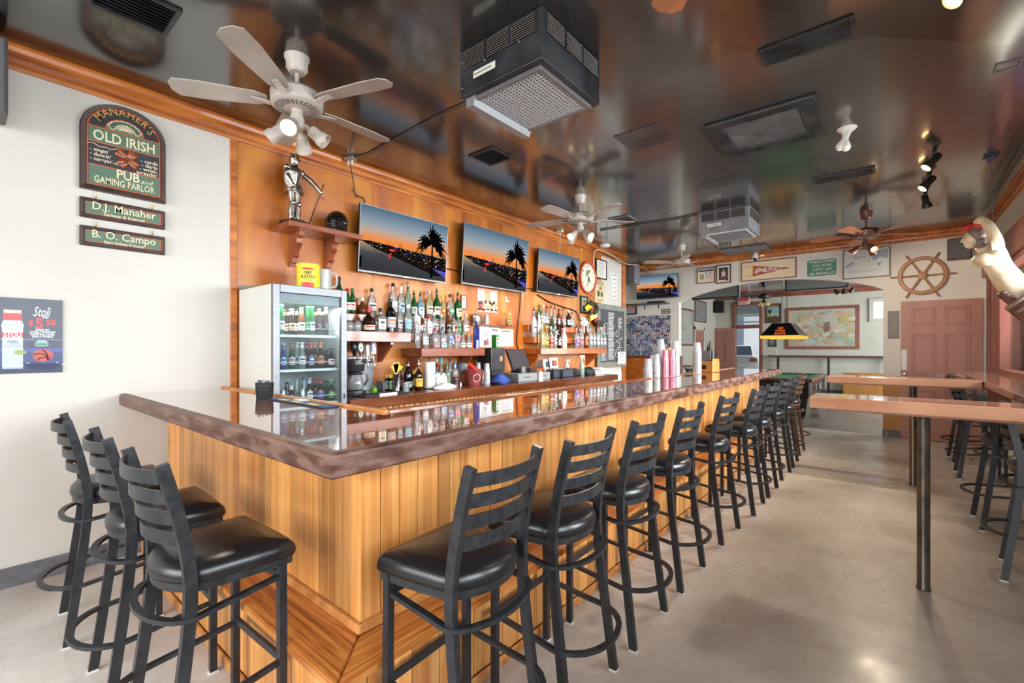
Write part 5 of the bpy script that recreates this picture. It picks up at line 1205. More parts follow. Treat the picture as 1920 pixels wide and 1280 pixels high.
def plaque(label, u0, v0, v1, u1, v2, v3, l1, l2):
    za = (at_x(u0, v0, WX).z + at_x(u1, v2, WX).z) / 2; zb_ = (at_x(u0, v1, WX).z + at_x(u1, v3, WX).z) / 2
    hh = za - zb_; t = thing('name_plaque', label, 'sign', (WX + .006, syc, (za + zb_) / 2), LW)
    g = G(); g.bb((-hw, -.022, -hh / 2), (hw, 0, hh / 2), M['signframe'], .006); g.build('board', t)
    g = G(); frame_box(g, SW - .02, hh - .02, .012, .006, M['signframe'], y1=-.022); g.build('border', t)
    g = G(); g.rect(-hw + .026, -hh / 2 + .026, hw - .026, hh / 2 - .026, -.0226, ORG_); g.rect(-hw + .03, -hh / 2 + .03, hw - .03, hh / 2 - .03, -.0232, GREEN_); g.build('painted_field', t)
    g = G(); g.text(l1, 0, hh * .12, .07, -.0242, CRM_, bold=.006, fit=SW * .74); g.text(l2, 0, -hh * .22, .03, -.0242, CRM_, bold=.01, fit=SW * .48); g.build('lettering', t)
    for s in (-1, 1):
        g = G(); g.tube([(s * hw * .66, -.012, hh / 2 - .002), (s * hw * .66 + .006, -.012, hh / 2 + .015), (s * hw * .66, -.012, hh / 2 + .035)], .003, M['brass'], 6); g.build('hook', t)
plaque('green plaque hanging directly under the arched pub sign', 148, 368, 406, 308, 398, 432, 'D.J. Manaher', 'barkeep & bouncer')
plaque('lowest green plaque hanging under the pub sign', 148, 420, 459, 308, 447, 479, 'B. O. Campo', 'future barkeep & bouncer')
# vodka poster, cut by the picture's edge
a, b = at_x(-60, 554, WX), at_x(117, 699, WX)
w, hh = b.y - a.y, at_x(60, 560, WX).z - at_x(60, 699, WX).z
def vod(g, W_, H_, y):
    N, RD, WH = P('#3b3d4e', .3), P('#d6454a', .35), P('#eceef2', .4)
    X = lambda t: -W_ / 2 + W_ * t
    Z = lambda t: -H_ / 2 + H_ * t
    g.rect(X(0), Z(0), X(1), Z(1), y, N); g.rect(X(0), Z(0), X(1), Z(.10), y - .0004, P('#2a3350', .3)); g.rect(X(0), Z(.28), X(1), Z(.34), y - .0004, P('#4a4f94', .3)); g.rect(X(0), Z(.10), X(1), Z(.28), y - .0003, P('#364272', .3)); g.rect(X(0), Z(.44), X(1), Z(.46), y - .0004, P('#5f6699', .3))
    bx0, bx1 = X(.335), X(.555); bm_ = (bx0 + bx1) / 2
    g.flat([(bx0, Z(.06)), (bx1, Z(.06)), (bx1, Z(.56)), (bm_ + .045, Z(.64)), (bm_ + .036, Z(.71)), (bm_ - .036, Z(.71)), (bm_ - .045, Z(.64)), (bx0, Z(.56))], y - .001, P('#b9c3d8', .3)); g.rect(bm_ - .038, Z(.70), bm_ + .038, Z(.795), y - .0014, RD); g.rect(bm_ - .036, Z(.795), bm_ + .036, Z(.84), y - .0014, P('#c9cab0', .4))
    g.rect(bx0, Z(.475), bx1, Z(.545), y - .0014, RD); g.text('STOLI', bm_, Z(.51), .045, y - .002, WH, bold=.03, fit=(bx1 - bx0) * .85); g.text('VODKA', bm_, Z(.415), .026, y - .002, P('#3a3a44'), fit=(bx1 - bx0) * .55)
    g.rect(bm_ - .05, Z(.352), bm_ + .05, Z(.356), y - .002, P('#70707a')); g.rect(bm_ - .03, Z(.372), bm_ + .04, Z(.376), y - .002, P('#70707a')); g.disc(bm_ + .03, Z(.28), .026, y - .002, P('#96ac62'), .014); g.rect(bx0, Z(.06), bx1, Z(.08), y - .002, P('#9ba8c0'))
    g.text('Stoli', X(.755), Z(.822), .082, y - .002, WH, bold=.006, shear=.35, fit=W_ * .20); g.text('VODKA', X(.80), Z(.752), .020, y - .002, WH, bold=.02, fit=W_ * .07)
    g.text('$', X(.64), Z(.672), .052, y - .002, RD, bold=.03, fit=W_ * .05); g.text('5', X(.735), Z(.662), .085, y - .002, RD, bold=.03, fit=W_ * .09); g.text('50', X(.865), Z(.682), .048, y - .002, RD, bold=.03, fit=W_ * .11)
    for k, t in enumerate(('DURING ANY', 'COLLEGE TOURNAMENT', 'BASKETBALL GAMES', '(MENS & WOMENS)')): g.text(t, X(.77), Z(.583 - .031 * k), .017, y - .002, WH, bold=.02, fit=W_ * (.16, .30, .27, .24)[k])
    bc_ = (X(.775), Z(.235)); br = W_ * .118; g.disc(bc_[0], bc_[1], br, y - .0014, P('#b9564f', .4), br * .86, 28)
    for pts in ([(-.9, .1), (-.3, .28), (.3, -.1), (.55, -.62)], [(-.1, .84), (.25, .4), (.42, -.1), (.4, -.7)], [(-.55, -.6), (-.2, -.3), (.2, -.32), (.75, -.35)]): g.tube(smooth_path([(bc_[0] + a_ * br, y - .002, bc_[1] + b_ * br) for a_, b_ in pts], 4), .0022, P('#2a2024'), 4)
    g.flat([(X(.69), Z(.36)), (X(.835), Z(.36)), (X(.835), Z(.41)), (X(.80), Z(.445)), (X(.72), Z(.445)), (X(.69), Z(.41))], y - .0012, P('#9fb8b8')); g.rect(X(.70), Z(.375), X(.825), Z(.40), y - .0016, P('#5a8a6a'))
    for s in (-1, 1): g.flat([(bc_[0] + s * .05, Z(.12)), (bc_[0] + s * .13, Z(.085)), (bc_[0] + s * .06, Z(.14))], y - .0012, WH)
    g.flat([(bc_[0] - .09, Z(.13)), (bc_[0] + .09, Z(.13)), (bc_[0] + .04, Z(.04)), (bc_[0] - .04, Z(.04))], y - .0013, P('#2b2f55'))
picture('drinks_poster', 'dark blue drinks price poster on the cream wall beside the stools', 'poster', (WX + .001, (a.y + b.y) / 2, (at_x(60, 560, WX).z + at_x(60, 699, WX).z) / 2), LW, w, hh, vod, d=.006, back='#3b3d4e')

# ------------------------------------------------------------------ televisions
def screen_mat():
    m, nt, b = newmat('tv_picture'); n, l = nt.nodes, nt.links
    tc = n.new('ShaderNodeTexCoord'); sp = n.new('ShaderNodeSeparateXYZ'); l.new(tc.outputs['Generated'], sp.inputs[0])
    cr = n.new('ShaderNodeValToRGB'); e = cr.color_ramp.elements
    st = [(0, '#0a0d12'), (.10, '#0c1014'), (.28, '#2c3236'), (.40, '#8a7a68'), (.44, '#c98a4a'), (.455, '#f08a2c'), (.50, '#f4862c'), (.56, '#e0925a'), (.64, '#b9a592'), (.76, '#8a9aa8'), (1, '#44667e')]
    while len(e) < len(st): e.new(.5)
    for q, (p, c) in zip(e, st): q.position = p; q.color = hexrgb(c)
    l.new(sp.outputs['Z'], cr.inputs[0])
    l.new(cr.outputs[0], b.inputs['Emission Color']); b.inputs['Emission Strength'].default_value = .62
    b.inputs['Base Color'].default_value = (0.01, 0.01, 0.012, 1); setin(b, rough=.5, spec=.06)
    return m
MSCR = screen_mat()
def tv(label, c, rz, w, h, tilt=0.0, seed=1):
    root = thing('television', label, 'television', c, rz); root.rotation_euler = (tilt, 0, rz)
    g = G(); g.bb((-w / 2, 0, -h / 2), (w / 2, .03, h / 2), M['black'], .004); g.bb((-w / 4, .03, -h / 4), (w / 4, .055, h / 4), M['black']); g.build('housing', root)
    g = G(); bz = .008
    for p, q in (((-w / 2, -.006, h / 2 - bz), (w / 2, .002, h / 2)), ((-w / 2, -.006, -h / 2), (w / 2, .002, -h / 2 + .016)), ((-w / 2, -.006, -h / 2 + .016), (-w / 2 + bz, .002, h / 2 - bz)), ((w / 2 - bz, -.006, -h / 2 + .016), (w / 2, .002, h / 2 - bz))): g.bb(p, q, M['steel'])
    g.bb((-.03, -.0075, -h / 2 + .001), (.03, -.005, -h / 2 + .012), M['chrome']); g.build('bezel', root)
    x0, x1, z0, z1 = -w / 2 + bz, w / 2 - bz, -h / 2 + .016, h / 2 - bz
    g = G(); g.rect(x0, z0, x1, z1, -.002, MSCR); s = g.build('screen', root)
    W_, H_ = x1 - x0, z1 - z0; X = lambda t: x0 + W_ * t; Z = lambda t: z0 + H_ * t
    r = random.Random(42); g = G(); y = -.0026
    D1, D2 = EM('#0a0a0c', .3), EM('#1a1512', .5)
    g.flat([(X(0), Z(.455)), (X(.1), Z(.47)), (X(.3), Z(.455)), (X(.5), Z(.44)), (X(.75), Z(.42)), (X(1), Z(.40)), (X(1), Z(.10)), (X(.85), Z(.08)), (X(.62), Z(.18)), (X(.45), Z(.25)), (X(.3), Z(.31)), (X(.16), Z(.36)), (X(.05), Z(.43))], y, D2)
    cols = [('#d8c488', 1.2), ('#e0352c', 1.1), ('#3a58f0', 1.1), ('#e8e4c8', 1.1), ('#3a3a34', .6), ('#5a5034', .6), ('#807452', .6), ('#2a4a6a', .6), ('#2a2824', .5), ('#241f1a', .5), ('#15130f', .5)]
    for k in range(230):
        t = r.random() ** .8; lo = .41 - .31 * t; hi = .458 - .05 * t; v = lo + (hi - lo) * r.random() ** .7; wd = (.006 + .02 * t * r.random()) * W_; hd = (.003 + .008 * r.random()) * H_ * 1.4
        c = r.choice(cols); x_ = X(.03 + .95 * t); z_ = Z(v); g.flat([(x_, z_ + hd * .3), (x_ + wd * .2, z_), (x_ + wd * .8, z_), (x_ + wd, z_ + hd * .5), (x_ + wd * .5, z_ + hd)], y - .0003 - .000006 * k, EM(*c))
    for k in range(26):
        t = .05 + .9 * r.random(); v = .44 - .05 * t; g.rect(X(t), Z(v), X(t) + .0022, Z(v + r.uniform(.03, .12)), y - .0002, D1)
    for k in range(16):
        t = .12 + .6 * r.random(); v = .37 - .27 * t; g.rect(X(t), Z(v - r.uniform(.03, .09)), X(t) + .003, Z(v), y - .0002, D1)
    g.rect(X(.30), Z(.24), X(.325), Z(.32), y - .0016, EM('#e0404a', .6)); g.rect(X(.31), Z(.37), X(.36), Z(.40), y - .0017, EM('#ff3020', 1.2)); g.rect(X(.36), Z(.43), X(.39), Z(.45), y - .0017, EM('#4a5cff', 1.2))
    g.flat([(X(.82), Z(.20)), (X(1), Z(.06)), (X(1), Z(.16)), (X(.9), Z(.19))], y - .0017, EM('#6a5aa8', .55)); g.flat([(X(.86), Z(.19)), (X(1), Z(.13)), (X(1), Z(.17))], y - .0018, EM('#3a4ae0', 1.0))
    g.rect(X(.005), Z(.04), X(.025), Z(.22), y - .0016, D1); g.build('harbour_picture', s)
    # palm silhouette on the picture
    g = G(); y = -.0052
    g.flat([(X(.80), Z(.04)), (X(.83), Z(.04)), (X(.822), Z(.35)), (X(.815), Z(.66)), (X(.798), Z(.66)), (X(.80), Z(.35))], y, D1)
    for k in range(23):
        a = R(-28 + 236 * k / 22); L = H_ * (.30 + .07 * r.random()); cx, cz = X(.806), Z(.655); p = []
        for j in range(9):
            t = j / 8; p.append((cx + L * 1.05 * t * math.cos(a), cz + L * t * math.sin(a) - H_ * .17 * t * t * (abs(math.cos(a)) + .15)))
        up_, dn = [], []
        for j, q in enumerate(p):
            t = j / 8; wd = H_ * (.012 + .034 * math.sin(PI * min(1, t * .9 + .05))) * (1 - .75 * t) * (1.5 if j % 2 else .7); up_.append((q[0] - math.sin(a) * wd, q[1] + abs(math.cos(a)) * wd * .6)); dn.append((q[0] + math.sin(a) * wd, q[1] - abs(math.cos(a)) * wd * 1.5))
        for j in range(8): g.flat([up_[j], up_[j + 1], dn[j + 1], dn[j]], y - .00003 * k, D1)
    g.build('palm_picture', s)
    g = G(); g.bb((-.1, .055, -.1), (.1, .115, .1), M['black']); g.build('wall_mount', root)
    return root
def tv_on_left(label, TL, TR, BL, BR, X):
    ul, ur = (TL[0] + BL[0]) / 2, (TR[0] + BR[0]) / 2
    a, b = at_x(ul, TL[1], X), at_x(ur, TR[1], X); c, d = at_x(ul, BL[1], X), at_x(ur, BR[1], X)
    tv(label, (X, (a.y + b.y) / 2, (a.z + b.z + c.z + d.z) / 4), LW, abs(b.y - a.y), (a.z + b.z - c.z - d.z) / 2, R(4))
tv_on_left('flat television on the plywood wall beside the trophy shelf', (676, 381), (839, 424), (670, 510), (836, 529), -3.86)
tv_on_left('flat television in the middle of the three on the plywood wall', (869, 416), (990, 452), (866, 530), (987, 550), -3.86)
tv_on_left('flat television on the plywood wall beside the round red clock', (1012, 463), (1087, 486), (1005, 545), (1083, 559), -3.86)
a, b = at_y(1193, 540, NY - .16), at_y(1271, 540, NY - .16)
tv('flat television above the photo collage on the far wall', ((a.x + b.x) / 2, NY - .16, (at_y(1232, 516, NY - .16).z + at_y(1232, 559, NY - .16).z) / 2), BW, b.x - a.x, at_y(1232, 515, NY - .16).z - at_y(1232, 559, NY - .16).z, R(5))
# ------------------------------------------------------------------ clock, frames and papers on the bar wall
def onw(u0, u1, v0, v1, X=WX):
    um, vm = (u0 + u1) / 2, (v0 + v1) / 2
    a, b = at_x(u0, vm, X), at_x(u1, vm, X); t, d = at_x(um, v0, X), at_x(um, v1, X)
    return (X, (a.y + b.y) / 2, (t.z + d.z) / 2), abs(b.y - a.y), t.z - d.z
c, w, h = onw(1085, 1114, 488, 553)
ck = thing('wall_clock', 'round red-rimmed wall clock on the plywood wall', 'clock', c, LW); r0 = (w + h) / 4
CR = Matrix.Rotation(PI / 2, 4, 'X')
g = G(); g.lathe([(r0 * .84, .03), (r0 * .9, .05), (r0 * .98, .045), (r0, .02), (r0 * .97, 0), (r0 * .8, 0)], P('#c4594a', .3), 32, CR, cap0=False); g.build('rim', ck, smooth=40)
g = G(); g.lathe([(0.001, .03), (r0 * .86, .03)], P('#e6dfc4', .5), 32, CR, cap0=False, cap1=False)
for k in range(12):
    a_ = 2 * PI * k / 12; g.text(str(12 if k == 0 else k), r0 * .70 * math.sin(a_), r0 * .70 * math.cos(a_), r0 * .17, -.0325, M['black'], bold=.02)
g.flat([(-r0 * .3, r0 * .05), (-r0 * .05, r0 * .1), (r0 * .3, r0 * .45), (r0 * .1, r0 * .5), (-r0 * .25, r0 * .4)], -.0318, P('#8a8a78')); g.flat([(-r0 * .1, -r0 * .3), (r0 * .2, -r0 * .25), (r0 * .25, r0 * .05), (0, r0 * .1)], -.0318, P('#b0ab94')); g.build('face', ck)
g = G(); g.box((r0 * .12, -.036, -r0 * .14), (.012, .003, r0 * .45), M['black'], (0, R(-40), 0)); g.box((-r0 * .05, -.039, -r0 * .26), (.009, .003, r0 * .6), M['black'], (0, R(12), 0)); g.lathe([(.012, .03), (.012, .043), (.002, .044)], M['black'], 10, CR); g.build('hands', ck)
def face_photo(seed, bg, shirt, skin='#b98264', n=1):
    def d(g, W_, H_, y):
        g.rect(-W_ / 2, -H_ / 2, W_ / 2, H_ / 2, y, P(bg))
        for k in range(n):
            x = (k - (n - 1) / 2) * W_ / n; g.flat([(x - W_ * .36 / n, -H_ / 2), (x + W_ * .36 / n, -H_ / 2), (x + W_ * .24 / n, -H_ * .05), (x - W_ * .24 / n, -H_ * .05)], y - .0005, P(shirt)); g.disc(x, H_ * .16, min(W_ * .17 / n, H_ * .2), y - .001, P(skin), min(H_ * .19, W_ * .3)); g.disc(x, H_ * .27, min(W_ * .17 / n, H_ * .18), y - .0013, P('#4a3a30'), H_ * .09)
    return d
def docs(seed, head='#4a4a50', bg=None):
    def d(g, W_, H_, y):
        if bg: g.rect(-W_ / 2, -H_ / 2, W_ / 2, H_ / 2, y + .0004, P(bg))
        g.rect(-W_ * .3, H_ * .34, W_ * .3, H_ * .40, y, P(head)); lines(g, -W_ * .4, W_ * .4, -H_ * .42, H_ * .28, 9, P('#7a7672'), y, seed)
    return d
BRK = M['brown']
c, w, h = onw(1116, 1136, 487, 523); picture('framed_notice', 'white notice in a dark frame hanging beside the clock', 'picture', c, LW, w, h, docs(3, '#d07a72'), M['black'], .02, .025)
c, w, h = onw(1115, 1133, 526, 567)
def beer_ad(g, W_, H_, y):
    g.rect(-W_ / 2, -H_ / 2, W_ / 2, H_ / 2, y, P('#cdbf95')); g.text('BEER', 0, H_ * .38, .09, y - .001, P('#5a4a30'), fit=W_ * .8)
    g.disc(-W_ * .15, -H_ * .1, W_ * .14, y - .001, P('#4a3a2a'), H_ * .14); g.disc(W_ * .18, -H_ * .12, W_ * .13, y - .001, P('#5a4a36'), H_ * .12); g.disc(W_ * .05, H_ * .16, W_ * .16, y - .001, P('#8a7a54'), H_ * .10); g.rect(-W_ * .3, -H_ * .42, W_ * .3, -H_ * .38, y - .001, P('#6a5a40'))
picture('tin_sign', 'old cream tin sign under the framed notice', 'sign', c, LW, w, h, beer_ad, d=.006, back='#cdbf95')
c, w, h = onw(1087, 1101, 555, 588); picture('framed_photo', 'portrait photo in a black frame just below the clock', 'picture', c, LW, w, h, face_photo(1, '#8a9a78', '#4a4c50'), M['black'], .03, .025)
c, w, h = onw(1085, 1104, 589, 622); picture('framed_photo', 'photo in a wide golden wood frame behind the vodka bottles', 'picture', c, LW, w, h, docs(9), noise_mat('gold_oak', [(0.3, '#a8743a'), (0.7, '#c8945a')], nscale=8, rough=(.35, .45)), .05, .025)
c, w, h = onw(894, 933, 541, 586)
def cartoon(g, W_, H_, y):
    g.rect(-W_ / 2, -H_ / 2, W_ / 2, H_ / 2, y, P('#d9835a')); g.rect(-W_ * .47, -H_ * .34, W_ * .47, H_ * .46, y - .0004, P('#e0936a'))
    for q in (-.38, -.24, .2, .36): g.rect(W_ * q - .03, -H_ * .05, W_ * q + .03, H_ * .42, y - .0008, P('#e9ddd4'))
    r = random.Random(4)
    for k in range(9):
        x, z = (-.4 + .1 * k) * W_, (-.16 + .12 * r.random()) * H_; g.disc(x, z, .022, y - .0012, P(r.choice(['#3a2a24', '#e3b394', '#c98a68'])), .026); g.flat([(x - .03, z - .09), (x + .03, z - .09), (x + .018, z - .02), (x - .018, z - .02)], y - .001, P(r.choice(['#c4463a', '#e9e2da', '#d8b48a', '#8a4a3a'])))
    g.rect(-W_ * .47, -H_ * .47, W_ * .47, -H_ * .36, y - .001, P('#e9e0d8')); lines(g, -W_ * .42, W_ * .42, -H_ * .46, -H_ * .38, 2, P('#c4564a'), y - .0014, 3)
picture('cartoon_print', 'orange illustrated print pinned under the middle television', 'poster', c, LW, w, h, cartoon, d=.004, back='#efe6df')
c, w, h = onw(863, 874, 553, 580); picture('framed_photo', 'small framed photo behind the last green bottle of the back row', 'picture', c, LW, w, h, face_photo(2, '#c8cfd4', '#9aa8b4'), M['redtrim'], .015, .02)
c, w, h = onw(899, 917, 612, 650)
def cert(g, W_, H_, y):
    g.rect(-W_ / 2, -H_ / 2, W_ / 2, H_ / 2, y, P('#eceae8')); g.text('2004', 0, H_ * .06, .09, y - .001, P('#2a2a2e'), fit=W_ * .5); lines(g, -W_ * .4, W_ * .4, H_ * .2, H_ * .42, 4, P('#8a8a8a'), y - .001, 4); g.disc(W_ * .05, -H_ * .3, W_ * .16, y - .001, P('#5a565a'), H_ * .16); g.rect(W_ * .2, -H_ * .42, W_ * .42, -H_ * .1, y - .001, P('#c04a4a'))
picture('certificate', 'white certificate dated 2004 pinned between the thin ledges', 'paper', c, LW, w, h, cert, d=.003, back='#eceae8')
c, w, h = onw(917, 936, 614, 650); picture('notice_sheet', 'middle white sheet pinned between the thin ledges', 'paper', (c[0] + .004, c[1], c[2]), LW, w, h, docs(12), d=.003, back='#eeecec')
c, w, h = onw(935, 962, 617, 649); picture('notice_sheet', 'farthest and widest white sheet pinned between the thin ledges', 'paper', c, LW, w, h, docs(13), d=.003, back='#efeeee')
c, w, h = onw(1121, 1127, 500, 501)
# wooden slatted word sign on the cream wall
c, w, h = onw(1142, 1159, 512, 560); ws = thing('slat_sign', 'small sign of stacked white slats on the cream wall end', 'sign', c, LW)
for k in range(6):
    g = G(); hh = h / 6.4; g.bb((-w * (.5 if k == 0 else .30), -.015, h / 2 - hh * (k + 1) - .004 * k), (w * (.5 if k == 0 else .30), 0, h / 2 - hh * k - .004 * k - .006), P('#eceae4', .6), .002); g.rect(-w * (.38 if k == 0 else .2), h / 2 - hh * (k + .62) - .004 * k, w * (.38 if k == 0 else .2), h / 2 - hh * (k + .42) - .004 * k, -.0156, P('#8a8680')); g.build('slat', ws)
c, w, h = onw(1118, 1172, 572, 688, WX + .03)
def chalk(g, W_, H_, y):
    WH = P('#d8d8d4', .8); r = random.Random(21)
    g.rect(-W_ / 2, -H_ / 2, W_ / 2, H_ / 2, y, M['slate'])
    y -= .001
    for k in range(34): g.rect(-W_ * .16 + r.uniform(-.01, 0) * W_, H_ * (.44 - .027 * k), W_ * (.03 + .07 * r.random()), H_ * (.444 - .027 * k) + .008, y, WH)
    for k in range(9): g.rect(W_ * .24 + W_ * .02 * r.random(), H_ * (.36 - .027 * k), W_ * (.36 + .08 * r.random()), H_ * (.364 - .027 * k) + .007, y, WH)
    for k in range(7): g.rect(-W_ * .42, H_ * (.2 - .025 * k), -W_ * (.24 + .08 * r.random()), H_ * (.204 - .025 * k) + .007, y, WH)
    for k in range(5): g.rect(-W_ * .42, H_ * (-.34 - .025 * k), -W_ * (.26 + .06 * r.random()), H_ * (-.336 - .025 * k) + .007, y, WH)
    for (x0, z0, x1, z1) in ((-.45, .04, -.2, .24), (-.45, -.46, -.22, -.31)):
        for q in ((x0, z0, x1, z0), (x0, z1, x1, z1), (x0, z0, x0, z1), (x1, z0, x1, z1)): g.rect(min(q[0], q[2]) * W_ - .004, min(q[1], q[3]) * H_ - .004, max(q[0], q[2]) * W_ + .004, max(q[1], q[3]) * H_ + .004, y, WH)
    # drawn cocktail glass and burger outlines
    def ln(pts): g.tube([(x * W_, y, z * H_) for x, z in pts], .006, WH, 4)
    ln([(.16, -.10), (.44, -.02), (.30, -.13), (.16, -.10)]); ln([(.30, -.13), (.30, -.22)]); ln([(.22, -.22), (.40, -.22)])
    ln([(.25 + .12 * math.cos(2 * PI * j / 20), -.34 + .09 * math.sin(2 * PI * j / 20)) for j in range(21)]); ln([(.13, -.34), (.37, -.34)]); ln([(.13, -.31), (.37, -.31)]); ln([(.22 + .07 * math.cos(2 * PI * j / 12), .05 + .06 * math.sin(2 * PI * j / 12)) for j in range(13)])
picture('chalkboard', 'big chalkboard menu in a grey frame at the end of the bar wall', 'chalkboard', c, LW, w, h, chalk, M['greyframe'], .095, .03)
c, w, h = onw(1158, 1173, 659, 682, WX + .065); picture('menu_sheet', 'white sheet clipped over the lower corner of the chalkboard', 'paper', c, LW, w, h, docs(31), d=.003, back='#eeecea')
# bunch of snack bags hanging by the chalkboard
c, w, h = onw(1104, 1124, 566, 612, WX + .10); r = random.Random(3)
hb = thing('hanging_bags', 'bunch of yellow, black and red packets hanging beside the chalkboard', 'packets', c)
for k, col in enumerate(['#1c1c1e', '#d8c32a', '#232326', '#b8383a', '#d8c32a', '#c84a3a', '#2a2a2c']):
    g = G(); g.box((r.uniform(-.03, .05), r.uniform(-.1, .12) + .02 * k - .06, h * (.42 - .13 * k)), (.025, .20, .09), P(col, .3), (r.uniform(-.8, .8), r.uniform(-.3, .3), r.uniform(-.3, .3)), .01); g.build('packet', hb)
g = G(); g.tube([(0, 0, h * .4), (-.02, .02, h * .7), (-.09, .03, h * .8)], .004, M['black'], 6); g.build('hook', hb)
# little star award, badge ornament and candle lamp on the ledges
X = -3.92
p = at_x(954.5, 583, X); g = G(); st_ = []
for k in range(10):
    a = PI / 2 + 2 * PI * k / 10; q = .05 if k % 2 == 0 else .021; st_.append((q * math.cos(a), q * math.sin(a)))
g.prism(st_, -.008, .008, P('#c99a52', .35), Matrix.Translation((0, 0, .155))); g.prism([(-.012, .03), (.012, .03), (.008, .12), (-.008, .12)], -.006, .006, P('#c99a52', .35)); g.box((0, 0, .015), (.07, .05, .03), P('#7a4a22', .4), None, .004)
tag(g.build('star_trophy', None, (X, p.y, 1.69 + .0005), LW), 'small golden star trophy on the thin upper ledge', 'trophy')
p = at_x(946, 598, X); g = G(); g.prism([(.055 * math.cos(2 * PI * j / 8 + .39), .06 + .055 * math.sin(2 * PI * j / 8 + .39)) for j in range(8)], -.012, .012, P('#b08a2c', .35)); g.disc(0, .06, .034, -.0125, P('#3a2a1c'), .034, 16); g.disc(0, .06, .02, -.013, P('#c8b04a'), .02, 12)
tag(g.build('badge_ornament', None, (X + .07, p.y, 1.69 + .0005), LW), 'gold and black badge ornament beside the star trophy', 'ornament')
X = -3.93; p = at_x(893, 590, X); g = G(); g.lathe([(.05, 0), (.06, .03), (.055, .11), (.03, .13)], M['clear'], 14); g.lathe([(.028, .02), (.03, .08), (.02, .10)], P('#e9e2d2', .6), 12); 
tag(g.build('candle_jar', None, (X, p.y, 1.69 + .0005), smooth=40), 'glass candle jar at the near end of the thin upper ledge', 'candle')
X = -3.92; p = at_x(912, 600, X); cup_stack('short stack of clear cups on the thin upper ledge', (X, p.y, 1.69), 3, .035, .10)
c, w, h = onw(947, 953, 556, 566); g = G(); g.flat([(-w * .5, -h * .5), (w * .6, -h * .5), (w * .6, -h * .2), (0, -h * .1), (-w * .05, h * .5), (-w * .5, h * .5)], -.004, P('#e9e6de')); tag(g.build('boot_decal', None, c, LW), 'tiny white boot decal under the middle television', 'sticker')
# red sticker on the orange bottle shelf
g = G(); g.bb((-.03, -.002, -.03), (.03, 0, .03), P('#b04a44', .5)); lines(g, -.024, .024, -.02, .02, 2, P('#3a1a1a'), -.0026, 2); tag(g.build('red_sticker', None, (-3.73, 5.0395, T1 - .042)), 'red sticker on the near end of the orange bottle shelf', 'sticker')
# armour knight statue and football helmet on the trophy shelf
X = -3.845
kx = at_x(552, 410, X)
kn = thing('knight_statue', 'metal knight in armour leaning on a sword on the trophy shelf', 'statue', (X, kx.y, TS + .0005), R(20))
ar = M['armour']
g = G(); g.box((0, 0, .02), (.16, .17, .04), M['black'], None, .004); g.build('plinth', kn)
g = G()
for s in (-1, 1):
    g.tube([(0, s * .03, .042), (.0, s * .032, .12), (.004, s * .03, .18)], [.022, .029, .020], ar, 12); g.ball((.02, s * .03, .185), (.024, .022, .024), ar, 10, 8); g.tube([(.004, s * .03, .19), (0, s * .027, .30)], [.022, .034], ar, 12); g.ball((.025, s * .036, .05), (.04, .018, .014), ar, 10, 6)
g.build('legs', kn, smooth=60)
g = G(); g.lathe([(.06, .27), (.07, .30), (.05, .34), (.045, .36), (.062, .42), (.06, .47), (.03, .50), (.022, .51)], ar, 16, Matrix.Diagonal((.8, 1.05, 1, 1))); 
for k in range(5): g.lathe([(.058 + .004 * k, .34 - .014 * k), (.066 + .004 * k, .332 - .014 * k), (.06 + .004 * k, .326 - .014 * k)], ar, 16, Matrix.Diagonal((.8, 1.05, 1, 1)), cap0=False, cap1=False)
g.build('breastplate', kn, smooth=40)
for s, pts in ((-1, [(.0, -.075, .46), (.03, -.10, .38), (.06, -.075, .31)]), (1, [(.0, .075, .46), (.05, .13, .41), (.10, .19, .33)])):
    g = G(); g.ball((0, s * .075, .465), (.03, .032, .03), ar, 12, 8); g.tube(smooth_path(pts, 4), [.024, .024, .023, .022, .024, .022, .02, .018, .017], ar, 10); g.ball(pts[-1], .02, ar, 8, 6); g.build('arm', kn, smooth=60)
g = G(); g.lathe([(.028, .505), (.04, .53), (.042, .56), (.034, .59), (.012, .605)], ar, 14); g.bb((.034, -.028, .548), (.044, .028, .554), M['black']); g.tube([(-.03, 0, .57), (.0, 0, .612), (.03, 0, .59)], .006, ar, 6); g.build('helm', kn, smooth=40)
g = G(); d0, d1 = Vector((.10, .195, .34)), Vector((.09, .07, .03)); g.tube([d0, d1], 0, ar, sect=(.012, .005), up=(1, 0, 0)); g.tube([d0 + Vector((0, .01, .02)), d0 + Vector((0, .03, .07))], .006, ar, 8)
q = d0 + (d1 - d0) * .12; g.tube([q + Vector((0, -.05, .03)), q + Vector((0, .05, -.03))], .005, ar, 6); g.build('sword', kn)
g = G(); g.prism([(.05 * math.cos(a) * (1 if k % 1 == 0 else 1), .07 * math.sin(a)) for k, a in enumerate(2 * PI * j / 16 for j in range(16))], -.008, .008, ar, Matrix.Translation((.04, -.085, .36)) @ Matrix.Rotation(R(70), 4, 'Z')); g.build('shield', kn, smooth=40)
X = -3.83; p = at_x(632, 420, X)
hl = thing('football_helmet', 'black football helmet with a face cage on the trophy shelf', 'helmet', (X, p.y, TS + .0005), R(-35)); hl.scale = (.88, .88, .88)
g = G(); rings = []
for k in range(9):
    a = PI * .5 * k / 8 * 1.0; z = .13 + .105 * math.sin(a); r = math.cos(a)
    rings.append([Vector((.135 * r * math.cos(t) if r > 0.01 else 0.001 * math.cos(t), .105 * max(r, .01) * math.sin(t), z)) for t in (2 * PI * j / 24 for j in range(24))])
low = []
for zz_ in (.13, .10, .06, .025): low.append([Vector(((.135 if math.cos(t) < .45 else .05) * (1 - (.13 - zz_) * .9) * math.cos(t), .105 * (1 - (.13 - zz_) * .6) * math.sin(t), zz_)) for t in (2 * PI * j / 24 for j in range(24))])
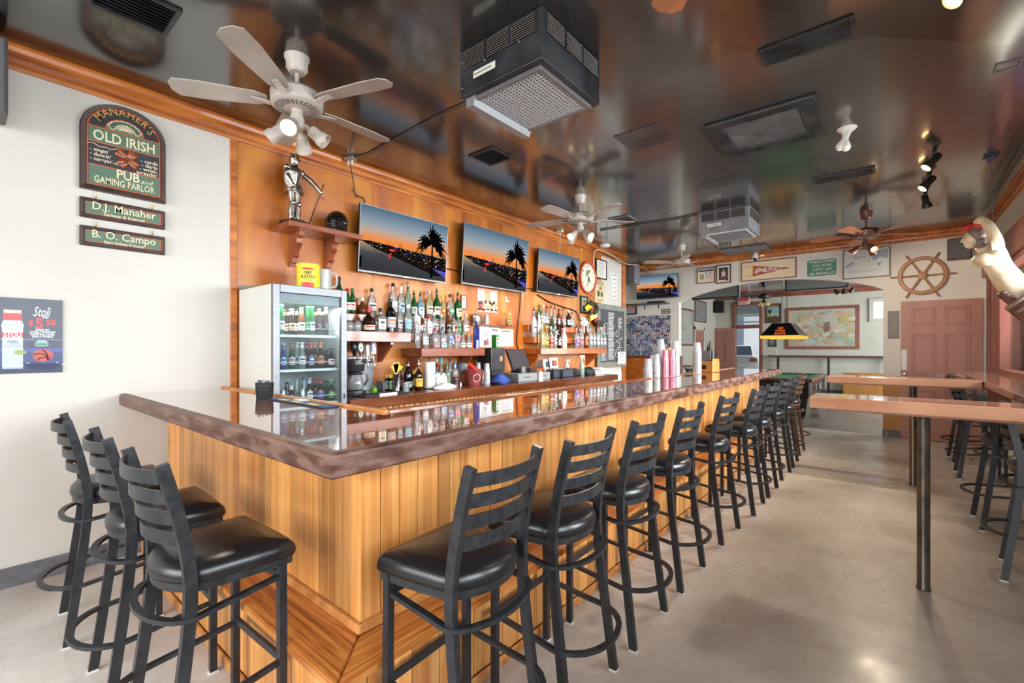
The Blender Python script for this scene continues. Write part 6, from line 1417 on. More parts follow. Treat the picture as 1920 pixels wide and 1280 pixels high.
g.ringloft(low[::-1] + rings[1:], P('#1d1512', .12, 0, .8)); g.build('shell', hl, smooth=60)
g = G(); cg = P('#2b2b2d', .35, .5)
for z, x, wd in ((.12, .145, .10), (.085, .175, .095), (.055, .175, .09), (.028, .16, .08)):
    g.tube([(.02, -.10, z), (.09, -wd, z), (x, -wd * .45, z), (x + .008, 0, z), (x, wd * .45, z), (.09, wd, z), (.02, .10, z)], .005, cg, 6)
for y in (-.04, .04): g.tube([(.15, y, .125), (.178, y, .085), (.175, y, .05), (.155, y, .026)], .005, cg, 6)
g.build('face_cage', hl, smooth=40)
g = G(); g.disc(0, 0, .03, 0, P('#8a5a2c', .3), .03, 14, Matrix.Translation((.0, -.1055, .15))); g.build('side_decal', hl)
# yellow coffee can with a clear jug on the fridge
X = -3.56; p = at_x(578, 520, X); d = X / ray(578, 520).x; rr = 40 * d / F_PX / 2; hh = at_x(578, 496, X).z - FZ
cc = thing('coffee_can', 'big yellow coffee can standing on the fridge', 'can', (X, p.y, FZ + .0005), R(-28))
g = G(); g.lathe([(rr * .95, 0), (rr, .004), (rr, hh * .86), (rr * 1.03, hh * .87), (rr * 1.03, hh * .98), (rr * .98, hh)], P('#ecd21f', .35), 28); g.build('can', cc, smooth=40)
g = G(); T = Matrix.Rotation(PI / 2, 4, 'Z')
RD_ = P('#cc3030', .4)
for zc, hz, a, mm in ((.78, .04, .5, RD_), (.16, .10, .55, RD_)): g.band(rr + .0008, hh * (zc - hz), hh * (zc + hz), mm, -a, a, 10)
for t, zc, s in (('CAFE', .62, .034), ('BUSTELO', .47, .034)):
    for k, ch in enumerate(t):
        a = (k - (len(t) - 1) / 2) * .17; g.text(ch, 0, hh * zc, s, -(rr + .001), P('#4a3a20'), bold=.02, T=Matrix.Rotation(PI / 2 + a, 4, 'Z'))
g.band(rr + .0008, hh * .33, hh * .35, P('#4a3a20'), -.4, .4, 8); g.build('label', cc)
X = -3.60; p = at_x(607, 520, X); ju = thing('plastic_jug', 'clear plastic jug with a handle beside the yellow coffee can', 'jug', (X, p.y, FZ + .0005), R(-10))
g = G(); g.lathe([(.05, 0), (.055, .004), (.06, hh * .9), (.056, hh * .9), (.05, .01)], M['frost'], 16); g.build('body', ju, smooth=40); g = G(); g.tube(smooth_path([(0, .055, hh * .8), (0, .10, hh * .78), (0, .105, hh * .35), (0, .055, hh * .2)], 4), .008, M['frost'], 8); g.build('handle', ju, smooth=40)
g = G(); g.lathe([(.11, 0), (.135, .012), (.13, .016), (.10, .006)], P('#9a978e', .5), 20); tag(g.build('plate', None, (-3.83, FY_ + .08, FZ + .0005), smooth=40), 'grey plate lying at the back corner of the fridge top', 'plate')
g = G(); g.box((0, 0, .012), (.07, .30, .02), P('#d08a4a', .5), (0, 0, R(10))); tag(g.build('wood_strip', None, (-3.90, FY_ + .24, FZ + .0005)), 'short wood strip lying on the fridge top by the wall', 'wood strip')
# clip on caulk gap: grey loudspeakers
def speaker(label, c, rz, w, h, d, m):
    s = thing('loudspeaker', label, 'loudspeaker', c, rz)
    g = G(); g.bb((-w / 2, -d, -h / 2), (w / 2, -.03, h / 2), m, .012); g.build('cabinet', s); g = G(); g.bb((-w / 2 + .012, -d - .006, -h / 2 + .012), (w / 2 - .012, -d + .001, h / 2 - .012), P('#5b5c5f' if m != M['black'] else '#1b1c1e', .8), .006); g.build('grille', s); g = G(); g.bb((-.03, -.03, -.04), (.03, 0, .04), M['black']); g.build('mount', s)
    return s
c, w, h = onw(1172, 1198, 497, 534, -3.86); p = at_y(1184, 515, 8.5)
speaker('grey loudspeaker hung at the end of the bar wall', (p.x, 8.62, p.z), BW, .28, .40, .26, P('#77777a', .5))
c, w, h = onw(-40, 11, 62, 205, WX + .30)
speaker('dark loudspeaker hung high on the cream wall at the photo edge', (WX + .02, at_x(0, 150, WX + .25).y - .10, at_x(0, 140, WX + .25).z), LW, .26, .42, .24, P('#55504d', .5))
# ------------------------------------------------------------------ arch wall
def onb(u0, u1, v0, v1, Y=NY):
    um, vm = (u0 + u1) / 2, (v0 + v1) / 2
    a, b = at_y(u0, vm, Y), at_y(u1, vm, Y); t, d = at_y(um, v0, Y), at_y(um, v1, Y)
    return ((a.x + b.x) / 2, Y, (t.z + d.z) / 2), abs(b.x - a.x), t.z - d.z
c, w, h = onb(1307, 1341, 502, 531); c = (c[0], NY, c[2])
def award(g, W_, H_, y): g.rect(-W_ * .45, H_ * .3, W_ * .45, H_ * .42, y, P('#3a3a48')); g.flat([(-W_ * .38, H_ * .1), (-W_ * .1, H_ * .1), (-W_ * .1, -H_ * .2), (-W_ * .24, -H_ * .34), (-W_ * .38, -H_ * .2)], y, P('#b09a70')); lines(g, 0, W_ * .42, -H_ * .4, H_ * .15, 5, P('#9a7a6a'), y, 2); g.disc(W_ * .02, H_ * .2, .02, y, P('#7aa0b8')); g.disc(W_ * .3, H_ * .2, .02, y, P('#c86a5a'))
picture('framed_award', 'framed award certificate, leftmost picture on the arch wall', 'picture', c, BW, w, h, award, M['redtrim'], .02, .025, '#ece4d6')
c, w, h = onb(1343, 1371, 496, 531)
def crest(g, W_, H_, y): g.rect(-W_ * .36, -H_ * .36, W_ * .36, H_ * .38, y, P('#34323c')); g.flat([(-W_ * .16, H_ * .12), (W_ * .16, H_ * .12), (W_ * .14, -H_ * .1), (0, -H_ * .2), (-W_ * .14, -H_ * .1)], y - .001, P('#d8cfc4')); g.flat([(-W_ * .28, -H_ * .14), (W_ * .28, -H_ * .14), (W_ * .22, -H_ * .22), (-W_ * .22, -H_ * .22)], y - .0014, P('#b83a3a')); g.disc(0, H_ * .2, W_ * .08, y - .001, P('#c8a850'), H_ * .07); g.disc(W_ * .3, -H_ * .36, W_ * .1, y - .002, P('#2f3d3a'), W_ * .1)
picture('framed_crest', 'framed dark crest print beside the award certificate', 'picture', c, BW, w, h, crest, M['brown'], .02, .025, '#e3dfd2')
c, w, h = onb(1390, 1494, 487, 524)
def pennant(g, W_, H_, y):
    g.flat([(-W_ * .28, H_ * .30), (W_ * .42, 0), (-W_ * .28, -H_ * .30)], y, P('#a8443a')); g.rect(-W_ * .30, -H_ * .32, -W_ * .28, H_ * .32, y - .0006, P('#d89a4a'))
    for s in (-1, 1): g.flat([(-W_ * .30, s * H_ * .28), (-W_ * .44, s * H_ * .30), (-W_ * .44, s * H_ * .25), (-W_ * .30, s * H_ * .24)], y, P('#d89a4a'))
    g.flat([(-W_ * .26, -H_ * .12), (-W_ * .24, H_ * .08), (-W_ * .18, H_ * .16), (-W_ * .10, H_ * .10), (-W_ * .06, H_ * .02), (-W_ * .05, -H_ * .14), (-W_ * .08, -H_ * .14), (-W_ * .10, -H_ * .06), (-W_ * .18, -H_ * .08), (-W_ * .20, -H_ * .17), (-W_ * .23, -H_ * .17)], y - .001, P('#e0b8a4')); g.text('BUFFALO', W_ * .09, H_ * .0, .115, y - .0012, P('#f4ece4'), bold=.008, fit=W_ * .33)
picture('framed_pennant', 'red Buffalo pennant in a long wooden frame over the arch', 'picture', c, BW, w, h, pennant, M['redtrim'], .018, .025, '#e9d3ae')
c, w, h = onb(1512, 1570, 485, 518); c = (c[0], c[1], c[2])
wsn = thing('welcome_sign', 'green Welcome to the City of Buffalo sign over the arch', 'sign', c, BW)
def rrect(w, h, r, n=5): return [(sx * (w / 2 - r) + r * math.cos(a0 + PI / 2 * k / n), sz * (h / 2 - r) + r * math.sin(a0 + PI / 2 * k / n)) for sx, sz, a0 in ((1, -1, -PI / 2), (1, 1, 0), (-1, 1, PI / 2), (-1, -1, PI)) for k in range(n + 1)]
g = G(); g.prism(rrect(w, h, .04), -.006, 0, P('#e6ebe6', .4)); g.flat(rrect(w - .02, h - .02, .034), -.0066, P('#3d7a5c', .4)); g.build('plate', wsn)
g = G()
for k, (t, f) in enumerate((('WELCOME', .84), ('TO THE', .60), ('CITY OF', .64), ('BUFFALO', .82))): g.text(t, 0, h * (.34 - .225 * k), h * .185, -.008, P('#f0f2ee'), bold=.006, fit=w * f, shear=.25)
g.build('lettering', wsn)
c, w, h = onb(1580, 1670, 465, 521)
def chart(g, W_, H_, y):
    W2 = P('#9fb4c8'); g.flat([(W_ * .05, H_ * .4), (W_ * .48, H_ * .45), (W_ * .48, H_ * .1), (W_ * .3, H_ * .18), (W_ * .18, H_ * .05)], y, W2); g.flat([(-W_ * .48, -H_ * .05), (-W_ * .3, H_ * .1), (-W_ * .26, H_ * .02), (-W_ * .44, -H_ * .15)], y, W2); g.flat([(W_ * .24, -H_ * .05), (W_ * .34, -H_ * .02), (W_ * .30, -H_ * .16)], y, P('#7f9ab8')); lines(g, -W_ * .4, W_ * .4, -H_ * .34, -H_ * .24, 2, P('#b5bcc0'), y - .0005, 7); g.rect(-W_ * .3, H_ * .2, 0, H_ * .26, y, P('#b5c4cc'))
picture('framed_chart', 'large pale nautical chart in a grey frame beside the ship wheel', 'picture', c, BW, w, h, chart, M['greyframe'], .02, .025, '#dfe4e4')
# ship's wheel
c, w, h = onb(1686, 1774, 484, 549); q = at_y(1729, 517, NY)
whl = thing('ship_wheel', 'wooden six-spoke ship wheel hanging above the red door', 'ship wheel', (q.x, NY - .05, q.z), BW); r0 = .262
ow = noise_mat('oak_wheel', [(0.3, '#9a633c'), (0.7, '#b98357')], nscale=8, rough=(.35, .45))
CX = Matrix.Rotation(PI / 2, 4, 'X')
g = G(); g.ringloft([[Vector(((r0 + a) * math.cos(t), b, (r0 + a) * math.sin(t))) for a, b in ((-.026, -.012), (-.018, -.022), (.018, -.022), (.026, -.012), (.026, .012), (-.026, .012))] for t in (2 * PI * j / 40 for j in range(40))], ow, closed=True); g.build('rim', whl, smooth=30)
g = G(); g.lathe([(.05, -.02), (.055, 0), (.05, .03), (.02, .034), (.018, .04), (.002, .041)], ow, 20, CX); g.build('hub', whl, smooth=40)
for k in range(6):
    a = 2 * PI * k / 6; T = Matrix.Rotation(-a, 4, 'Y') @ Matrix.Rotation(PI / 2, 4, 'Y')
    g = G(); g.lathe([(.012, .045), (.015, .07), (.010, .10), (.016, .14), (.010, .19), (.014, .235), (.012, .29), (.010, .30), (.014, .33), (.012, .365), (.004, .38)], ow, 10, T); g.build('spoke', whl, smooth=40)
p = at_y(1802, 466, NY - .15); speaker('dark wood-cased loudspeaker in the corner above the figurehead', (p.x - .02, NY - .03, p.z + .0), BW, .25, .30, .20, M['brown'])
c, w, h = onb(1664, 1687, 583, 635); picture('dark_poster', 'dark faded poster on the pillar beside the red door', 'poster', c, BW, w * .95, h, lambda g, W_, H_, y: (g.rect(-W_ * .4, -H_ * .4, W_ * .4, H_ * .4, y, P('#86837e')), g.rect(-W_ * .1, -H_ * .2, W_ * .25, H_ * .2, y - .0005, P('#94877a'))), d=.004, back='#7c7b7a')
# photo collage: hundreds of small snapshots overlapping on a board
c, w, h = onb(1172, 1257, 592, 666)
cl = thing('photo_collage', 'board crowded with small blue-tinted snapshots below the far television', 'collage', (c[0], NY - .001, c[2]), BW)
g = G(); g.bb((-w / 2, -.012, -h / 2), (w / 2, 0, h / 2), P('#9a8a78', .7)); g.build('board', cl)
r = random.Random(8); shades = ['#4a5488', '#8a90b8', '#e0e2ea', '#2a2f55', '#6a70a0', '#b8b4c8', '#1f2338', '#5a4a88', '#3a6a98', '#c8ccd8', '#7a5a98', '#9aa4c0', '#d8d4d0', '#3c8090']
protos = []
for s in shades:
    g = G(); g.bb((-.034, -.0015, -.024), (.034, 0, .024), P(s, .4)); g.rect(-.012, -.016, .014, .010, -.0018, P(r.choice(shades), .4)); g.disc(.002, .012, .009, -.0021, P('#b9968a', .5), .010, 8); protos.append(g.mesh('snapshot'))
nx, nz = 17, 17
k = 0
for i in range(nx):
    for j in range(nz):
        x = -w / 2 + .035 + (w - .07) * i / (nx - 1) + r.uniform(-.012, .012); z = -h / 2 + .03 + (h - .06) * j / (nz - 1) + r.uniform(-.01, .01)
        if (i == 0 and j > 13) or (i > 14 and j < 2): continue
        o = link('snapshot', r.choice(protos), cl, (x, -.0125 - .00045 * (k % 24), z)); o.rotation_euler = (0, r.uniform(-.5, .5), 0); k += 1
c, w, h = onb(1172, 1197, 570, 590, NY - .002); picture('framed_photo', 'photo of two faces in a black frame at the alcove wall', 'picture', (c[0] - .03, NY, c[2]), BW, w, h, face_photo(4, '#c08a78', '#8aa0c0', '#c99580', 2), M['black'], .03, .025)
c, w, h = onb(1240, 1257, 579, 588); picture('small_sign', 'small dark lettered sign right above the photo collage', 'sign', c, BW, w, h, lambda g, W_, H_, y: lines(g, -W_ * .42, W_ * .42, -H_ * .4, H_ * .4, 2, P('#dcdad0'), y, 3), d=.006, back='#6a6a66')
c, w, h = onb(1198, 1256, 566, 575); g = G(); g.bb((-w / 2, -.22, -.012), (w / 2, 0, .012), P('#4a4b4e', .4), .003); g.bb((-w * .1, -.20, .012), (w * .4, -.04, .05), M['black'], .004)
for x in (-w * .25, w * .2): g.prism([(0, 0), (.015, 0), (.015, -.10), (0, -.10)], -.12, -.10, M['black'], Matrix.Translation((x, 0, 0)))
tag(g.build('media_shelf', None, (c[0], NY - .001, c[2])), 'small dark shelf with a player box under the far television', 'shelf')
# booth partition
a, b = at_y(1174, 700, 8.75), at_y(1268, 700, 8.75)
bo = thing('booth_partition', 'orange-brown wooden booth partition with a dark cap behind the bar end', 'partition', ((a.x + b.x) / 2, 8.75, 0)); w = b.x - a.x + .1
g = G(); g.bb((-w / 2, 0, 0), (w / 2, .05, 1.20), M['shelforange']); g.build('panel', bo); g = G(); g.bb((-w / 2 - .02, -.02, 1.20), (w / 2 + .02, .08, 1.245), M['brown'], .006); g.build('cap_rail', bo)
g = G(); g.bb((w / 2 - .02, -.03, 0), (w / 2 + .05, .08, 1.245), M['brown'], .004); g.build('end_post', bo)
# cream strip door beneath the chalkboard
g = G(); g.bb((-.45, -.01, 0), (.45, 0, .95), P('#d5d9d8', .45), .003); g.bb((-.43, -.014, .02), (.43, -.01, .93), P('#dfe3e2', .4), .002); tag(g.build('pale_cabinet', None, (WX + .001, 7.6, 0.02), LW), 'pale low cabinet front under the chalkboard', 'cabinet')
# ------------------------------------------------------------------ ceiling things
def C3(u, v, z=CZ): return at_z(u, v, z)
def fan(label, c, body, blade, nb, a0, lamps, zd=.26, rad=.66, lit=(), heads=4, warm=3.0, tulip=False):
    f = thing('ceiling_fan', label, 'ceiling fan', c)
    g = G(); g.lathe([(.02, -.10), (.045, -.095), (.062, -.07), (.062, -.03), (.072, -.012), (.072, 0)], body, 20); g.build('canopy', f, smooth=40)
    g = G(); g.cyl((0, 0, -zd), (0, 0, -.09), .013, body, seg=10); g.build('downrod', f, smooth=40)
    g = G(); g.lathe([(.04, -zd - .12), (.11, -zd - .115), (.145, -zd - .10), (.148, -zd - .035), (.13, -zd - .015), (.06, -zd), (.02, -zd + .02)], body, 28); g.build('motor', f, smooth=40)
    for k in range(28):
        pass
    g = G()
    for k in range(28):
        a = 2 * PI * k / 28; g.box((.10 * math.cos(a), .10 * math.sin(a), -zd - .1165), (.05, .008, .004), P('#6a625b', .5), (0, 0, a))
    stuff(g.build('motor_vents', f))
    bz = -zd - .075 if not tulip else -zd - .02
    gb = G(); out = [(.16, -.03), (.22, -.055), (.50, -.072), (rad - .03, -.066), (rad, -.03), (rad, .03), (rad - .03, .066), (.50, .072), (.22, .055), (.16, .03)]
    gb.ringloft([[Vector((x, y, -.003 + y * .18)) for x, y in out], [Vector((x, y, .003 + y * .18)) for x, y in out]], blade); mb = gb.mesh('blade')
    gi = G(); gi.tube([(.11, 0, -.01), (.15, 0, -.022), (.20, 0, -.012), (.25, 0, -.006)], 0, body, sect=(.04, .006), up=(0, 0, 1)); mi_ = gi.mesh('blade_iron')
    for k in range(nb):
        a = a0 + 2 * PI * k / nb; link('blade', mb, f, (0, 0, bz), a); link('blade_iron', mi_, f, (0, 0, bz), a)
    if lamps:
        zl = -zd - .12
        g = G(); g.lathe([(.02, zl - .12), (.042, zl - .11), (.042, zl - .05), (.03, zl - .02), (.034, zl + .003)], body, 18); g.build('light_kit', f, smooth=40)
        for k in range(heads):
            a = a0 + .5 + 2 * PI * k / heads; tl = R(52)
            T = Matrix.Translation((.045 * math.cos(a), .045 * math.sin(a), zl - .09)) @ Matrix.Rotation(a, 4, 'Z') @ Matrix.Rotation(PI - tl, 4, 'Y')
            g = G()
            if tulip: g.lathe([(.015, 0), (.03, .03), (.05, .06), (.058, .10), (.05, .10), (.026, .03)], P('#e0c48a', .4), 14, T)
            else: g.lathe([(.012, .0), (.016, .03), (.036, .05), (.038, .10), (.046, .115), (.047, .15), (.043, .15), (.04, .118), (.033, .06)], body, 16, T)
            s = g.build('lamp_head', f, smooth=40)
            g = G(); on = k in lit; g.ball((0, 0, .118), (.032, .032, .028), EM('#ffd9a0', 9.0) if on else P('#d8cdb8', .2), 12, 8, T); g.build('bulb', s, smooth=60)
            if on:
                p_ = Vector(c) + T @ Vector((0, 0, .20)); d_ = (T.to_3x3() @ Vector((0, 0, 1)))
                light('SPOT', 'fan_lamp', p_, 18 * warm, (1, .84, .62), rot=d_.to_track_quat('-Z', 'Y').to_euler(), radius=.08, spot=120)
        g = G(); g.tube([(.03, -.02, zl - .10), (.031, -.021, zl - .30)], .0015, M['brass'], 5); g.lathe([(.005, -.015), (.006, 0), (.002, .008)], M['brass'], 8, Matrix.Translation((.031, -.021, zl - .30))); g.build('pull_chain', f)
    return f
p1 = C3(557, 108); fan('pale ceiling fan with four spot heads nearest the cream wall', p1, M['fanwhite'], M['fanblade'], 5, R(20), True, zd=.20, lit=(3,), warm=1.2)
p2 = C3(1088, 367); fan('pale ceiling fan with four lit spot heads above the third television', p2, M['fanwhite'], M['fanblade'], 5, R(50), True, zd=.20, lit=(0, 1, 2, 3), warm=1.5)
p3 = C3(1278, 460); fan('pale ceiling fan hanging in front of the far television', p3, M['fanwhite'], M['fanblade'], 5, R(8), False, zd=.22)
p4 = C3(1624, 397); fan('bronze ceiling fan with wooden blades near the arch', p4, M['fanbrown'], M['fanwood'], 5, R(34), True, zd=.22, rad=.62, lit=(0, 1, 2), heads=3, warm=1.7)
q = C3(1246, 24, CZ - .275); fan('wooden-bladed ceiling fan whose single blade tip shows at the top edge', (q.x + .40, q.y - .53, CZ), M['fanbrown'], M['fanwood'], 5, math.atan2(.53, -.40), True, zd=.20, heads=3)
# two box air cleaners
def cleaner(label, x0, y0, s):
    zb = 2.885; H = CZ - zb; W_ = .60
    t = thing('air_cleaner', label, 'air cleaner', (x0 + W_ / 2, y0 + W_ / 2, zb)); hw_ = W_ / 2; bp_ = M['blackpaint'] if s == 0 else M['greypaint']
    g = G(); g.bb((-hw_, -hw_, .0), (hw_, hw_, H - .001), bp_, .006); g.build('housing', t)
    gm = P('#b4b5b6', .4, .2) if s == 0 else P('#9a9b9d', .35, .5)
    g = G()
    n = 21 if s == 0 else 15
    for k in range(n):
        q = -.235 + .47 * k / (n - 1); g.bb((q - .004, -.235, -.018), (q + .004, .235, -.012), gm); g.bb((-.235, q - .004, -.0185), (.235, q + .004, -.0115), gm)
    gr = g.build('intake_mesh', t); stuff(gr)
    g = G(); g.bb((-.245, -.245, -.011), (.245, .245, -.0005), M['black']); g.build('filter', t)
    g = G()
    for p, q in (((-.265, -.265, -.022), (.265, -.235, 0)), ((-.265, .235, -.022), (.265, .265, 0)), ((-.265, -.235, -.022), (-.235, .235, 0)), ((.235, -.235, -.022), (.265, .235, 0))): g.bb(p, q, P('#7f8082', .3, .5) if s == 0 else P('#b4b5b7', .35, .4), .004)
    g.build('intake_frame', t)
    # louvred outlets on the two sides in view and the two behind
    for rot in (0, PI / 2, PI, -PI / 2):
        for k in range(3):
            o = G(); x = -.18 + .18 * k
            o.bb((x - .08, -hw_ - .001, H - .125), (x + .08, -hw_ + .004, H - .02), M['black'])
            op = o.build('louvre', t); op.rotation_euler = (0, 0, rot)
            o = G()
            for j in range(8): o.box((x, -hw_ - .004, H - .118 + .013 * j), (.16, .012, .002), P('#8a7f78', .4, .3), (R(35), 0, 0))
            o.bb((x - .084, -hw_ - .006, H - .13), (x - .078, -hw_, H - .015), bp_); o.bb((x + .078, -hw_ - .006, H - .13), (x + .084, -hw_, H - .015), bp_); sl = o.build('fins', op); stuff(sl)
    g = G(); g.bb((-.19, -hw_ - .0015, .075), (-.02, -hw_ - .0003, .115), P('#d8d6cc', .5)); g.bb((-.17, -hw_ - .0022, .09), (-.05, -hw_ - .001, .10), P('#8a8a86', .5)); g.disc(-.175, .095, .008, -hw_ - .0025, P('#d8a040', .4)); g.build('badge', t)
    g = G()
    for x, z in ((-.28, .05), (-.28, .2), (-.1, .145), (.15, .145)): g.lathe([(.007, 0), (.006, .005), (.001, .007)], M['steel'], 8, Matrix.Translation((x, -hw_, z)) @ Matrix.Rotation(PI / 2, 4, 'X'))
    g.build('screws', t)
    g = G(); g.prism([(-.28, 0), (-.28, -.05), (-.22, -.055), (-.20, 0)], -.27, .27, P('#8a8b8d', .4, .3) if s == 0 else bp_, Matrix.Rotation(0, 4, 'Z')); g.build('light_trough', t)
cleaner('big black air cleaner box on the ceiling nearest the fan', -1.985, 1.905, 0)
cleaner('grey air cleaner box on the ceiling farther along the room', -1.97, 6.195, 1)
def vent(label, u0, v0, u1, v1, w, l, rot=0.0, n=7, m=None, um=None):
    c = C3((u0 + u1) / 2, (v0 + v1) / 2)
    t = thing('ceiling_vent', label, 'vent', (c.x, c.y, CZ), rot); fm = m or M['blackpaint']
    g = G(); g.bb((-w / 2 + .02, -l / 2 + .02, -.004), (w / 2 - .02, l / 2 - .02, -.0005), M['black']); g.build('duct', t)
    g = G()
    for p, q in (((-w / 2, -l / 2, -.014), (w / 2, -l / 2 + .025, 0)), ((-w / 2, l / 2 - .025, -.014), (w / 2, l / 2, 0)), ((-w / 2, -l / 2 + .025, -.014), (-w / 2 + .025, l / 2 - .025, 0)), ((w / 2 - .025, -l / 2 + .025, -.014), (w / 2, l / 2 - .025, 0))): g.bb(p, q, fm, .003)
    g.build('frame', t)
    for k in range(n):
        g = G(); x = -w / 2 + .03 + (w - .06) * (k + .5) / n; g.box((x, 0, -.010), (.016, l - .05, .002), fm, (0, R(40), 0)); g.build('louvre', t)
    return t
vent('black ceiling vent between the single blade tip and the lit bulb', 1447, 120, 1573, 37, .20, .46, R(90), 7)
vent('black ceiling vent beside the twin bulb socket', 1545, 342, 1617, 315, .22, .52, R(90), 7)
vent('black ceiling vent in front of the first television', 880, 308, 962, 277, .30, .30, 0, 8)
vent('black ceiling vent over the cream wall at the top edge', 205, 10, 300, 10, .3, .34, 0, 8)
vent('pale ceiling vent behind the second pale fan', 1140, 418, 1195, 403, .3, .3, 0, 6, M['greypaint'])
vent('black ceiling vent behind the bronze fan', 1590, 444, 1620, 432, .25, .5, R(90), 6)
def hatch(label, u, v, s, m, m2, fr_):
    c = C3(u, v); t = thing('ceiling_hatch', label, 'hatch', (c.x, c.y, CZ))
    g = G(); hw_ = s / 2
    for p, q in (((-hw_, -hw_, -.03), (hw_, -hw_ + fr_, 0)), ((-hw_, hw_ - fr_, -.03), (hw_, hw_, 0)), ((-hw_, -hw_ + fr_, -.03), (-hw_ + fr_, hw_ - fr_, 0)), ((hw_ - fr_, -hw_ + fr_, -.03), (hw_, hw_ - fr_, 0))): g.bb(p, q, m, .008)
    g.build('frame', t); g = G(); g.bb((-hw_ + fr_, -hw_ + fr_, -.014), (hw_ - fr_, hw_ - fr_, -.001), m2); g.build('panel', t)
hatch('square framed attic hatch in the ceiling', 1437, 240, .74, M['blackpaint'], noise_mat('hatch_panel', [(.3, '#3f4041'), (.6, '#5c5d5e'), (.75, '#77797a')], nscale=3, detail=9, distort=1.5, rough=(.3, .4)), .11)
hatch('small square hatch with a pale frame in the ceiling by the arch', 1400, 469, .75, M['greypaint'], M['greypaint'], .10)
c = C3(1208, 258); g = G(); g.bb((-.19, -.19, -.004), (.19, .19, -.0005), noise_mat('patch_paint', [(.3, '#2a2829'), (.7, '#4a4747')], nscale=3, rough=(.2, .3))); tag(g.build('ceiling_patch', None, (c.x, c.y, CZ)), 'square painted-over patch board on the ceiling', 'patch')
c = C3(1890, 122); g = G()
for p, q in (((-.06, -.06, -.008), (.06, -.05, 0)), ((-.06, .05, -.008), (.06, .06, 0)), ((-.06, -.05, -.008), (-.05, .05, 0)), ((.05, -.05, -.008), (.06, .05, 0))): g.bb(p, q, M['steel'])
tag(g.build('ceiling_bracket', None, (c.x, c.y, CZ)), 'small empty square metal frame on the ceiling above the figurehead', 'bracket')
# socket with two bulbs
c = C3(1588, 241); t = thing('lamp_socket', 'white twin socket with two bare unlit bulbs on the ceiling', 'lamp', (c.x, c.y, CZ))
g = G(); g.lathe([(.03, -.03), (.05, -.02), (.07, 0)], P('#e9e6dd', .4), 16); g.build('rosette', t, smooth=40)
for s in (-1, 1):
    T = Matrix.Translation((s * .015, 0, -.025)) @ Matrix.Rotation(PI + s * R(16) + R(12), 4, 'Y')
    g = G(); g.lathe([(.02, 0), (.022, .05), (.026, .055)], P('#e9e6dd', .4), 12, T); g.build('holder', t, smooth=40); g = G(); g.lathe([(.018, .055), (.024, .08), (.034, .115), (.032, .135), (.018, .152), (.003, .156)], P('#f3f1ea', .2), 14, T); g.build('bulb', t, smooth=60)
# track lights
def track(label, y0, y1, x, heads):
    t = thing('track_light', label, 'track light', (x, y0, CZ))
    g = G(); g.bb((-.018, 0, -.02), (.018, y1 - y0, 0), M['blackpaint'], .003); g.build('rail', t)
    for k, (yy, rz, tilt, on) in enumerate(heads):
        T0 = Matrix.Translation((0, yy - y0, -.02)); g = G(); g.cyl((0, yy - y0, -.02), (0, yy - y0, -.07), .010, M['blackpaint'], seg=8); g.bb((-.014, yy - y0 - .03, -.035), (.014, yy - y0 + .03, -.018), M['blackpaint']); st_ = g.build('stem', t)
        T = Matrix.Translation((0, yy - y0, -.085)) @ Matrix.Rotation(rz, 4, 'Z') @ Matrix.Rotation(PI - tilt, 4, 'Y')
        g = G(); g.lathe([(.022, -.06), (.03, -.05), (.032, .02), (.046, .06), (.046, .09), (.042, .09), (.030, .03)], P('#4a4644', .25, .6), 16, T); hd = g.build('lamp_head', t, smooth=40)
        g = G(); g.ball((0, 0, .07), (.040, .040, .032), EM('#ffd08a', 14.0) if on else P('#5a5048', .3), 12, 8, T); g.build('bulb', hd, smooth=60)
        if on:
            p_ = Vector((x, y0, CZ)) + T @ Vector((0, 0, .12)); d_ = T.to_3x3() @ Vector((0, 0, 1)); light('SPOT', 'track_lamp', p_, 14 if yy < 4 else 90, (1, .84, .62), rot=d_.to_track_quat('-Z', 'Y').to_euler(), radius=.04, spot=100)
track('track rail with two lit spots and one dark spot', 5.35, 7.15, .275, [(5.55, R(200), R(42), True), (6.25, R(200), R(42), True), (7.0, R(20), R(12), False)])
track('short track rail with the bright round spot at the top edge', 2.55, 3.15, .26, [(2.98, R(215), R(45), True)])
# smoke alarm, dome camera, cable junctions
c = C3(1134, 460); g = G(); g.lathe([(.07, -.03), (.085, -.025), (.09, 0)], P('#efeeea', .4), 20); tag(g.build('smoke_alarm', None, (c.x, c.y, CZ), smooth=40), 'round white smoke alarm where the bar wall ends', 'smoke alarm')
p = at_y(1416, 476, NY - .1); t = thing('dome_camera', 'small white dome camera on the crown above the award certificate', 'camera', (p.x, NY - .09, CZ - .12)); g = G(); g.lathe([(.045, -.02), (.05, .02), (.055, .05), (.03, .10)], P('#e9e9e8', .35), 16); g.build('body', t, smooth=40); g = G(); g.ball((0, -.02, -.02), (.035, .035, .035), P('#26262a', .1), 12, 8); g.build('lens_dome', t, smooth=60)
def cable(name, label, pts, r, m, cat='cable'):
    g = G(); g.tube(smooth_path(pts, 5), r, m, 6); return tag(g.build(name, None, smooth=60), label, cat)
zc = CZ - .012
a = C3(657, 295); b_ = C3(705, 285); 
g = G(); g.bb((-.05, -.03, -.03), (.05, .03, 0), P('#8a7a6c', .4), .004); 
for s in (-.02, .02): g.cyl((s, -.0, -.03), (s, 0, -.075), .012, P('#cfc6ba', .4), seg=8)
tag(g.build('ceiling_outlet', None, (a.x, a.y, CZ), R(20)), 'small ceiling outlet box with plugs beside the first fan', 'outlet')
cable('ceiling_cable', 'thin cable stapled along the ceiling from the outlet to the black air cleaner', [C3(664, 296, zc), C3(690, 290, zc), C3(740, 262, zc), C3(790, 235, zc), C3(840, 210, zc), C3(872, 196, zc)], .006, P('#4a443f', .5))
